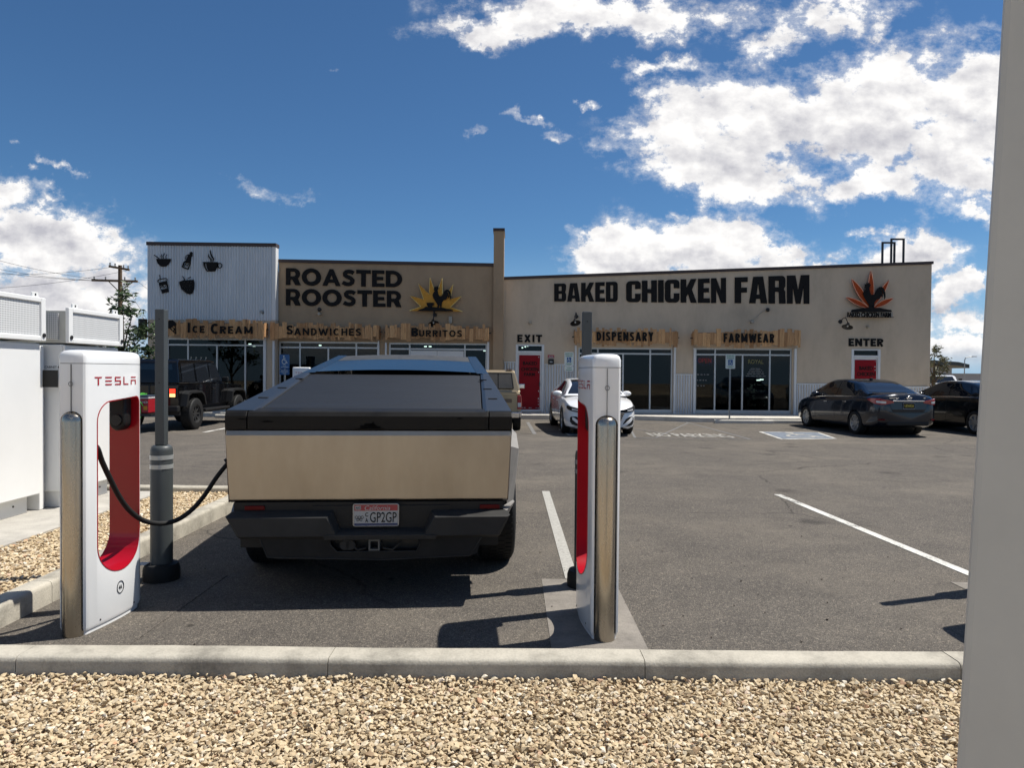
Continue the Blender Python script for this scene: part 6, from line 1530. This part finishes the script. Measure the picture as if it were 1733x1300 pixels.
KB = CarBody(
    w=[(0, .62), (.03, .72), (.1, .80), (.22, .86), (.5, .90), (1.0, .915), (3.6, .915), (4.1, .89), (4.5, .78), (4.75, .6), (4.84, .42)],
    zb=[(0, .40), (.12, .31), (.5, .22), (.9, .19), (4.0, .19), (4.84, .28)],
    zs=[(0, .84), (.06, .95), (.2, 1.0), (.6, 1.02), (1.4, 1.0), (3.3, .93), (4.1, .84), (4.6, .70), (4.84, .56)],
    zd=[(0, .93), (.05, 1.06), (.12, 1.11), (.9, 1.11), (3.2, 1.02), (3.8, .98), (4.4, .84), (4.7, .7), (4.84, .58)],
    roof=[(.45, 1.10), (.8, 1.18), (1.2, 1.31), (1.7, 1.43), (2.15, 1.465), (2.6, 1.45), (3.0, 1.37), (3.4, 1.2), (3.85, .98)],
    wt=[(.5, .62), (1.2, .59), (2.0, .60), (2.9, .60), (3.8, .68)])
win2 = dict(rear=(.62, 1.55), front=(2.85, 3.72), side=[(1.22, 1.48, 2.1, 2.1), (2.18, 2.18, 3.45, 2.85), (.80, 1.3, 1.16, 1.42)], handles=(1.6, 2.65), mirror=3.2, seams=(1.2, 2.14, 3.3), hm=M['blackp'])
bk = sedan('black sedan parked right of the dark blue one, half hidden by the column', (13.55, 18.35, 0), RAD(4.5), KB, M['blackp'], (1.0, 3.80), .325, windows=win2, spokes=7)
for sg in (1, -1): ribbon(bk, 'tail_light', mat_once('bright_red_lens', (.34, .012, .02), .2, coat=.7), [(sg * x, y, a, b) for x, y, a, b in ((.45, .0, .86, .95), (.62, .0, .84, .97), (.72, .03, .84, .98), (.80, .1, .86, .99), (.85, .22, .91, .985))])
MB().box(-.155, -.02, .70, .155, -.008, .85).build('number_plate', M['platew'], bk)

# white fastback facing the camera
AB = CarBody(
    w=[(0, .62), (.05, .75), (.15, .84), (.4, .90), (1.0, .935), (3.6, .935), (4.2, .92), (4.5, .87), (4.7, .78), (4.82, .66), (4.87, .55)],
    zb=[(0, .40), (.15, .3), (.6, .2), (4.3, .18), (4.7, .19), (4.87, .24)],
    zs=[(0, .86), (.1, .98), (.4, 1.02), (1.5, .99), (3.2, .94), (3.9, .90), (4.3, .83), (4.6, .74), (4.87, .62)],
    zd=[(0, .95), (.05, 1.08), (.3, 1.10), (3.1, 1.02), (3.5, 1.0), (4.1, .93), (4.5, .83), (4.75, .74), (4.87, .64)],
    roof=[(.2, 1.09), (.6, 1.2), (1.1, 1.34), (1.6, 1.42), (2.05, 1.45), (2.5, 1.425), (2.9, 1.34), (3.25, 1.2), (3.68, .99)],
    wt=[(.3, .60), (1.2, .58), (2.0, .60), (2.8, .60), (3.7, .70)])
win3 = dict(rear=(.35, 1.3), front=(2.60, 3.58), side=[(1.25, 1.5, 2.0, 2.0), (2.08, 2.08, 3.22, 2.68)], handles=(1.6, 2.6), mirror=3.06, seams=(1.2, 2.04, 3.2), hm=M['whitep'])
fx, fy, fa = 2.29, 17.75, RAD(180 + 2.6)
fwd = Vector((-math.sin(fa), math.cos(fa)))
ar = sedan('white fastback sedan facing the camera behind the right charging post', (fx - fwd.x * 4.87, fy - fwd.y * 4.87, 0), fa, AB, M['whitep'], (.95, 3.79), .345, windows=win3, spokes=5, rim=M['alloy'])
Lf = 4.87
for sg in (1, -1):
    ribbon(ar, 'headlight', M['blackpl'], [(sg * x, y, a, b) for x, y, a, b in ((.44, 4.872, .615, .665), (.56, 4.868, .61, .69), (.67, 4.818, .615, .715), (.76, 4.725, .63, .735), (.83, 4.59, .66, .755), (.865, 4.48, .69, .765))], .014)
    ribbon(ar, 'headlight_lens', M['silver'], [(sg * x, y, a, b) for x, y, a, b in ((.60, 4.858, .64, .675), (.69, 4.803, .645, .69), (.76, 4.725, .655, .705))], .020)
    ribbon(ar, 'air_intake', M['blackpl'], [(sg * x, y, a, b) for x, y, a, b in ((.50, 4.875, .29, .33), (.57, 4.862, .27, .44), (.67, 4.818, .27, .50), (.76, 4.725, .30, .50), (.80, 4.655, .36, .47))], .012)
    ribbon(ar, 'intake_blade', M['whitep'], [(sg * x, y, a, b) for x, y, a, b in ((.48, 4.876, .25, .30), (.58, 4.862, .285, .36), (.68, 4.812, .36, .45), (.745, 4.74, .42, .49))], .026)
gr = MB(); gr.loft([[(-.54, Lf - .03, .60), (.54, Lf - .03, .60), (.54, Lf + .006, .60), (-.54, Lf + .006, .60)], [(-.40, Lf - .03, .32), (.40, Lf - .03, .32), (.40, Lf + .012, .32), (-.40, Lf + .012, .32)]]); gr = gr.build('grille', M['blackpl'], ar)
for k in range(6): hw_ = .53 - .125 * k / 6; z = .585 - .045 * k; MB().box(-hw_, Lf + .004, z, hw_, Lf + .03, z + .014).build('grille_bar', M['chrome'], gr)
ring = MB(); ring.tube([(.06 * math.cos(a), Lf + .04, .53 + .06 * math.sin(a)) for a in (2 * PI * i / 20 for i in range(21))], .009, 6); ring.build('badge', M['chrome'], ar)
MB().box(-.155, Lf + .03, .36, .155, Lf + .04, .45).build('number_plate', M['platew'], ar)
MB().box(-.50, Lf - .25, .19, .50, Lf + .03, .235).build('front_lip', M['blackpl'], ar, bevel=.012)

# ------------------------------------------------------------------ tan pickup
tp = thing('parked_pickup', 'tan compact pickup with a red tail light, right behind the angular truck', 'pickup truck', (-.60, 18.75, 0), RAD(.5), 'cars parked before the shops')
hw2 = .865
bx = MB()
for sg in (1, -1):
    xs = [(sg * (hw2 - .03), .50), (sg * hw2, .72), (sg * (hw2 - .01), .95), (sg * (hw2 - .05), 1.03), (sg * (hw2 - .13), 1.03), (sg * (hw2 - .13), .55)]
    bx.loft([[(x, y, z) for x, z in xs] for y in (.06, .5, 1.9, 1.97)])
bx.box(-.74, .06, .50, .74, 1.97, .58); bx.build('bed', M['tanp'], tp, bevel=.01)
tg2 = MB().box(-.735, .02, .52, .735, .075, 1.03).box(-.60, .012, .80, .60, .02, .89).build('tailgate', M['tanp'], tp, bevel=.012)
geo_obj('lettering', fit(text_geo('FRONTIER', .02, .004), .12, .52, .825, .865), lambda x, y, z: (x, .011 - z, y), mat_once('faded_decal', (.26, .10, .06), .6), tg2)
MB().box(-.60, .008, .795, .60, .013, .895).build('tailgate_band', mat_once('brown_band', (.16, .11, .07), .6), tg2)
for sg in (1, -1):
    l = MB().box(sg * .745, .03, .62, sg * .855, .14, .98).build('tail_light', mat_once('bright_red_lens', (.34, .012, .02), .2, coat=.7), tp, bevel=.012); MB().box(sg * .755, .022, .68, sg * .845, .03, .79).build('reverse_lens', M['silver'], l)
MB().box(-.80, -.09, .40, .80, .04, .55).box(-.86, -.06, .42, -.80, .10, .56).box(.80, -.06, .42, .86, .10, .56).build('bumper', M['chrome'], tp, bevel=.02)
cabp = [(2.0, .45), (2.0, 1.03), (2.03, 1.06), (2.20, 1.60), (2.30, 1.655), (2.9, 1.665), (3.2, 1.62), (3.62, 1.08), (4.65, .98), (4.78, .90), (4.80, .45)]
cb_ = MB(); cb_.loft([[(sx * (hw2 - .02 if z < 1.1 else hw2 - .02 - (z - 1.05) * .26), y, z) for y, z in cabp] for sx in (-1, 1)]); cb_.build('cab', M['tanp'], tp, bevel=.03)
rw = MB(); rw.loft([[(-.66, 2.047, 1.13), (.66, 2.047, 1.13), (.60, 2.185, 1.57), (-.60, 2.185, 1.57)], [(-.66, 2.02, 1.135), (.66, 2.02, 1.135), (.60, 2.165, 1.575), (-.60, 2.165, 1.575)]])
rwo = rw.build('rear_window', M['carglass'], tp)
for x in (-.36, .36):
    R_ = Matrix.Translation((x, 1.985, 1.20)) @ Matrix.Rotation(RAD(-17), 4, 'X')
wf = MB()
for a, b in (((-.66, 1.13), (.66, 1.13)), ((.66, 1.13), (.60, 1.57)), ((.60, 1.57), (-.60, 1.57)), ((-.60, 1.57), (-.66, 1.13)), ((.22, 1.13), (.21, 1.57)), ((-.22, 1.13), (-.21, 1.57))):
    fy_ = lambda z: 2.02 + (z - 1.135) / .44 * .145 - .006
    wf.tube([(a[0], fy_(a[1]), a[1]), (b[0], fy_(b[1]), b[1])], .018, 6)
wf.build('window_seal', M['rubber'], rwo)
for sg in (1, -1):
    p = [(2.35, 1.10), (3.46, 1.10), (3.15, 1.56), (2.48, 1.58)]; mb = MB(); mb.add([(sg * (hw2 - .02 - (z - 1.05) * .26 + .005), y, z) for y, z in p], [(0, 1, 2, 3)]); mb.build('side_window', M['carglass'], tp)
    mi = MB().box(sg * .83, 3.25, 1.10, sg * 1.03, 3.30, 1.24).build('side_mirror', M['chrome'], tp, bevel=.02)
    for yc in (.98, 3.85): wheel(tp, sg * .745, yc, .345, .22, sg, 6, .62)
MB().box(-.7, .2, .33, .7, 4.6, .5).build('underbody', M['blackpl'], tp)
MB().box(.45, 2.25, 1.665, .62, 2.4, 1.69).build('roof_marker', M['redlens'], tp)

# ------------------------------------------------------------------ black off-road car with a red cooler behind
jp = thing('off_road_car', 'black boxy off-road car with a lit tail light behind the left bollard', 'car', (-9.37, 18.35, 0), RAD(0), 'cars parked before the shops')
hj = .80
tb_ = MB(); tb_.side([(0, .62), (0, 1.20), (.02, 1.22), (3.0, 1.22), (3.35, 1.20), (4.15, 1.14), (4.25, 1.05), (4.25, .62)], -.76, .76); tb_.build('body', M['blackp'], jp, bevel=.035)
hp = [(.01, 1.225), (.10, 1.80), (.20, 1.87), (2.2, 1.875), (2.42, 1.84), (2.85, 1.225)]
gb = MB(); gb.loft([[(sx * (.755 - max(0, z - 1.22) * .15), y, z) for y, z in hp] for sx in (-1, 1)]); gb.build('hard_top', M['blackp'], jp, bevel=.04)
MB().add([(-.60, .03, 1.27), (.60, .03, 1.27), (.55, .085, 1.74), (-.55, .085, 1.74)], [(0, 1, 2, 3)]).build('rear_window', M['carglass'], jp)
for sg in (1, -1):
    for p in ([(.22, 1.28), (.98, 1.28), (.98, 1.77), (.26, 1.77)], [(1.08, 1.28), (1.86, 1.28), (1.86, 1.77), (1.08, 1.77)], [(1.96, 1.28), (2.72, 1.28), (2.45, 1.76), (1.96, 1.77)]):
        mb = MB(); mb.add([(sg * (.758 - max(0, z - 1.22) * .15 + .006), y, z) for y, z in p], [(0, 1, 2, 3)]); mb.build('side_window', M['carglass'], jp)
    d = MB()
    for y in (1.03, 1.92, 2.85): d.box(sg * .757, y - .006, .70, sg * .764, y + .006, 1.2)
    d.build('shut_line', M['steelblk'], jp)
    for y in (1.16, 2.05): MB().box(sg * .76, y, 1.05, sg * .79, y + .16, 1.09).build('door_handle', M['blackpl'], jp, bevel=.008)
    for yc, a in ((.66, 0), (3.62, 1)):
        o_ = [(yc - .60, .66), (yc - .50, .98), (yc - .34, 1.05), (yc + .34, 1.05), (yc + .52, .96), (yc + .64, .66)]; i_ = [(yc - .52, .66), (yc - .44, .92), (yc - .30, .98), (yc + .30, .98), (yc + .45, .90), (yc + .55, .66)]
        f = MB(); f.loft([[(sg * .74, y, z) for y, z in o_], [(sg * .93, y, z - .02) for y, z in o_], [(sg * .94, y, z) for y, z in i_], [(sg * .70, y, z) for y, z in i_]], closed=False); f.build('fender_flare', M['blackpl'], jp)
        wheel(jp, sg * .80, yc, .42, .29, sg, 8, .55, mat_once('dark_rim', (.06, .06, .06), .35, .5), blocks=36)
    MB().box(sg * .74, 1.3, .46, sg * .90, 3.0, .53).build('side_step', M['steelblk'], jp, bevel=.02)
    l = MB().box(sg * .50, -.05, .86, sg * .74, .0, 1.14).build('tail_light', M['blackpl'], jp, bevel=.02); MB().box(sg * .55, -.062, .99, sg * .69, -.05, 1.10).build('red_lamp', M['redlit'] if sg > 0 else M['redlens'], l); MB().box(sg * .55, -.062, .89, sg * .69, -.05, .975).build('amber_lamp', M['amberlit'] if sg > 0 else M['silver'], l)
    MB().box(sg * .80, 2.62, 1.24, sg * .98, 2.72, 1.40).build('side_mirror', M['blackpl'], jp, bevel=.03)
MB().box(-.80, -.16, .50, .80, .02, .66).build('bumper', M['blackpl'], jp, bevel=.03)
MB().box(-.7, .1, .40, .7, 4.2, .62).build('underbody', M['steelblk'], jp)
MB().box(-.02, -.012, .68, .02, 0, 1.2).box(-.70, -.012, 1.22, .70, .0, 1.235).build('tailgate_trim', M['steelblk'], jp)
for sg in (-1, 1): MB().cyl((sg * .55, 4.25, .95), (sg * .55, 4.28, .95), .10, n=20).build('headlight', M['silver'], jp)
MB().box(-.5, 4.25, .78, .5, 4.27, 1.08).build('grille', M['steelblk'], jp)
geo_obj('decal', fit(text_geo('1', .02, .004), .40, .45, .90, 1.06), lambda x, y, z: (x, -.02 - z, y), M['vinyl'], jp)
rk = MB()
for k in range(4): rk.cyl((.2 + .12 * k, 1.9 + .05 * k, 1.87), (.23 + .12 * k, 1.88 + .05 * k, 1.95), .012, n=6)
rk.build('roof_bits', M['galv'], jp)
ccx = -9.62
ck = thing('cooler', 'red cooler with a green strap on a rack behind the black off-road car', 'cooler', (ccx, 17.95, .50))
MB().box(-.52, -.18, 0, .52, .18, .36).build('box', M['cooler'], ck, bevel=.02); MB().box(-.53, -.19, .362, .53, .19, .40).build('rim', M['coolerlid'], ck, bevel=.01); MB().box(-.525, -.185, .402, .525, .185, .45).build('lid', mat_once('dark_lid', (.03, .05, .08), .5), ck, bevel=.015)
geo_obj('lettering', fit(text_geo('IGLOO', .02, .004), .12, .50, .25, .30), lambda x, y, z: (x, -.183 - z, y), M['coolerlid'], ck)
MB().box(.17, -.186, .10, .25, -.181, .18).build('sticker', M['signblue'], ck); MB().box(.40, -.186, .08, .49, -.181, .18).build('sticker', M['yellow'], ck)
sp_ = MB(); sp_.tube([(.27, .19, .2), (.27, .19, .455), (.29, 0, .465), (.27, -.195, .455), (.29, -.197, .30), (.32, -.2, .22), (.33, -.197, .05), (.33, -.195, -.12)], .012, 6); sp_.tube([(.29, -.2, .30), (.36, -.21, .26), (.40, -.2, .18)], .012, 6); sp_.tube([(.25, -.19, .46), (.33, -.10, .50), (.42, -.05, .47)], .012, 6); sp_.build('strap', M['strap'], ck)
MB().box(-.6, -.22, -.07, .6, .22, -.012).box(-.03, .22, -.06, .03, .46, -.02).build('rack', M['steelblk'], ck)

# ------------------------------------------------------------------ trees, poles and what lies beyond
def tree(label, base, H, blobs, nleaf, lsize, m, trunk_r, seed, name='tree', group=None):
    t = thing(name, label, 'tree', base, 0, group); r = random.Random(seed)
    tr = MB(); tr.tube([(0, 0, 0), (.05, .02, H * .22), (-.03, .05, H * .42), (.04, 0, H * .62), (0, .03, H * .86)], [trunk_r, trunk_r * .8, trunk_r * .62, trunk_r * .4, trunk_r * .12], 8)
    lf = MB()
    for (bx_, by_, bz, br) in blobs:
        z0 = min(bz * .62, H * .5); tr.tube([(0, .02, z0), (bx_ * .5, by_ * .5, z0 + (bz - z0) * .6), (bx_, by_, bz)], [trunk_r * .45, trunk_r * .28, trunk_r * .08], 6)
        twigs = []
        for k in range(9):
            d = Vector((r.gauss(0, 1), r.gauss(0, 1), r.gauss(.15, .8))).normalized() * br * r.uniform(.5, 1.15); twigs.append(d); tr.tube([(bx_, by_, bz), (bx_ + d.x * .6, by_ + d.y * .6, bz + d.z * .5), (bx_ + d.x, by_ + d.y, bz + d.z)], [trunk_r * .12, trunk_r * .08, trunk_r * .03], 4)
        for k in range(nleaf):
            d = r.choice(twigs) * r.uniform(.25, 1.05); c = Vector((bx_, by_, bz)) + d + Vector((r.gauss(0, 1), r.gauss(0, 1), r.gauss(0, 1))) * br * .16
            a = Vector((r.gauss(0, 1), r.gauss(0, 1), r.gauss(0, .6))).normalized(); b = a.orthogonal().normalized(); b = (Matrix.Rotation(r.uniform(0, 6.3), 3, a) @ b)
            s = lsize * r.uniform(.6, 1.3)
            lf.add([c - a * s, c + b * s * .34, c + a * s, c - b * s * .34], [(0, 1, 2, 3)])
    tr.build('trunk', M['bark'], t, smooth=60); lf.build('crown', m, t); return t
pb = at(207, 640, 21.0)
blobs = [(0, 0, 3.75, .42), (-.35, .2, 3.3, .42), (.38, -.1, 3.25, .42), (.72, .1, 2.75, .40), (-.62, -.1, 2.8, .36), (.2, .2, 2.75, .42), (.85, .0, 2.15, .34), (.45, -.2, 2.05, .34), (.05, 0, 2.2, .4), (-.45, .1, 2.2, .4)]
tree('thin green tree rising behind the far white cabinet, in front of the utility pole', (pb.x, 21.0, 0), 4.0, blobs, 140, .09, M['leafa'], .07, 3)
pb = at(233, 640, 34.0)
tree('grey green shrub between the thin tree and the corner of the shop', (pb.x, 34.0, 0), 2.7, [(0, 0, 2.1, .5), (-.6, .2, 1.8, .5), (.5, 0, 1.9, .5), (.1, -.2, 1.3, .6), (.9, .1, 1.5, .5), (-.9, 0, 1.3, .5)], 150, .085, M['leafb'], .07, 5, 'shrub')
pb = at(1590, 640, 31.0)
tree('grey green tree growing against the right end of the tan shop', (pb.x - .25, 31.0, 0), 3.0, [(.0, 0, 2.75, .30), (.35, .1, 2.3, .34), (-.3, 0, 2.2, .5), (.1, 0, 1.7, .5), (.5, .0, 1.9, .3), (-.2, .2, 1.2, .5), (.1, 0, .7, .5), (-.5, 0, 1.5, .5)], 130, .075, M['leafb'], .08, 8)
# utility pole and wires
UY = 46.0
pb = at(203.5, 640, UY); zt = at(203.5, 449, UY).z
up = thing('utility_pole', 'brown wooden utility pole with two crossarms behind the thin tree', 'utility pole', (pb.x, UY, 0))
MB().tube([(0, 0, 0), (0, 0, zt)], [.17, .12], 10).build('pole', M['pole'], up, smooth=60)
def loc(px, py): q = at(px, py, UY); return (q.x - pb.x, 0, q.z)
for (a, b) in (((187, 451.5), (221, 457.5)), ((158, 475), (235, 477))):
    p, q = Vector(loc(*a)), Vector(loc(*b)); d = MB(); d.loft([[(v.x, y, v.z + z) for y, z in ((-.22, -.06), (-.10, -.06), (-.10, .08), (-.22, .08))] for v in (p, q)]); d.build('crossarm', M['pole'], up)
    for f in (.05, .3, .72, .95): v = p.lerp(q, f); MB().lathe([(.02, .08), (.05, .12), (.04, .2), (.06, .24), (.001, .28)], 8, 0, Matrix.Translation((v.x, -.16, v.z))).build('insulator', M['galv'], up)
for a in ((186, 477), (226, 478)): MB().tube([tuple(Vector(loc(*a)) + Vector((0, -.12, 0))), (0, -.12, loc(203, 494)[2])], .03, 6).build('brace', M['pole'], up)
def wire(px0, py0, Y0, px1, py1, Y1, lab, sag=.25):
    a, b = at(px0, py0, Y0), at(px1, py1, Y1); P_ = [a.lerp(b, i / 12) - Vector((0, 0, sag * 4 * (i / 12) * (1 - i / 12))) for i in range(13)]
    tag(MB().tube(P_, .011, 5).build('overhead_wire', M['wire']), lab, 'wire', 'overhead wires from the utility pole')
for k, (a, b) in enumerate((((-60, 424), (187, 475)), ((-60, 442), (172, 475)), ((-60, 452), (232, 476)), ((-60, 462), (189, 452)), ((-60, 490), (219, 457)))):
    wire(*a, 44, *b, UY - .16, ('uppermost thin wire sloping down to the lower crossarm from the left', 'second thin wire sloping down to the lower crossarm from the left', 'thin wire reaching the far end of the lower crossarm', 'thin wire rising to the left end of the upper crossarm', 'lowest thin wire rising to the right end of the upper crossarm')[k])
wire(234, 477, UY - .16, 300, 512, 60, 'thin wire running down from the right end of the lower crossarm towards the shop')
wire(205, 470, UY, 256, 552, 50, 'steep guy wire from the pole down to the right', .05)
# right background
FYB = 88.0
fb = thing('far_building', 'small grey building with a dark overhanging canopy roof, far off beyond the tan shop', 'building', (0, FYB, 0))
x0, zt = W(1555, 622, FYB); x1, _ = W(1611, 622, FYB); xo, _ = W(1632, 620, FYB)
MB().box(x0, 0, -1, x1, 8, zt).build('wall', M['farwall'], fb); MB().loft([[(x, y, z + d) for y, d in ((-1, 0), (9, 0), (9, .45), (-1, .45))] for x, z in ((x0 - 1, zt + .6), (x1 + .2, zt + .25), (xo, zt - .05))]).build('roof', M['farroof'], fb)
MB().box(W(1586, 630, FYB)[0], -.05, W(1586, 636, FYB)[1] - 1.4, W(1600, 630, FYB)[0], 0, W(1586, 631, FYB)[1] - .1).build('window', M['carglass'], fb); MB().box(W(1584, 625, FYB)[0], -.07, W(1584, 627, FYB)[1], W(1600, 625, FYB)[0], -.01, W(1584, 624, FYB)[1]).build('sign_board', M['signwhite'], fb)
x0, zt = W(1606, 636, 120); x1, _ = W(1760, 636, 120)
tag(MB().box(x0, 120, -2, x1, 121, zt + .15).box(x0, 119.9, zt + .15, x1, 121.1, zt + .4).build('far_wall', M['farwall']), 'long low grey wall with a dark coping in the far right distance', 'wall')
lp_ = thing('street_light', 'thin grey street light far off beside the canopy roof', 'street light', (W(1632, 640, 80)[0], 80, 0)); zt = W(1632, 604, 80)[1]
MB().tube([(0, 0, 0), (0, 0, zt - .4), (.1, 0, zt - .1), (.5, 0, zt), (1.0, 0, zt + .03)], [.07, .05, .05, .04, .04], 6).build('pole', M['galv'], lp_); MB().box(.8, -.1, zt, 1.3, .1, zt + .08).build('lamp_head', M['galv'], lp_)
q = at(1612, 650, 44)
ut = thing('utility_truck', 'white utility truck parked beyond the end of the tan shop, above the black sedan', 'truck', (q.x, 44, 0), 0)
MB().side([(0, .45), (0, 1.02), (.9, 1.10), (1.25, 1.56), (1.45, 1.62), (2.4, 1.62), (2.4, .45)], -.95, .95).build('cab', M['whitep'], ut, bevel=.05)
MB().add([(-.82, .93, 1.13), (.82, .93, 1.13), (.74, 1.25, 1.53), (-.74, 1.25, 1.53)], [(0, 1, 2, 3)]).build('windshield', M['carglass'], ut, loc=(0, -.03, .02)); MB().box(-1.0, 2.6, .5, 1.0, 5.2, 1.66).build('service_body', M['whitep'], ut, bevel=.03)
MB().box(-.6, -.03, .62, .6, .0, .92).build('grille', M['blackpl'], ut); MB().box(-.95, -.12, .4, .95, .0, .56).build('bumper', M['chrome'], ut, bevel=.03)
for sg in (1, -1):
    MB().box(sg * .66, -.02, .70, sg * .88, .01, .90).build('headlight', M['silver'], ut)
    MB().box(sg * 1.0, .95, 1.1, sg * 1.2, 1.02, 1.42).build('side_mirror', M['blackpl'], ut)
    for yc in (.75, 4.2): wheel(ut, sg * .84, yc, .38, .24, sg, 6)
tag(MB().box(-1.1, 0, 0, 1.1, 2, .0).box(-.02, 0, .0, .02, .02, .01).build('far_marker', M['galv']), 'x', 'x') if False else None
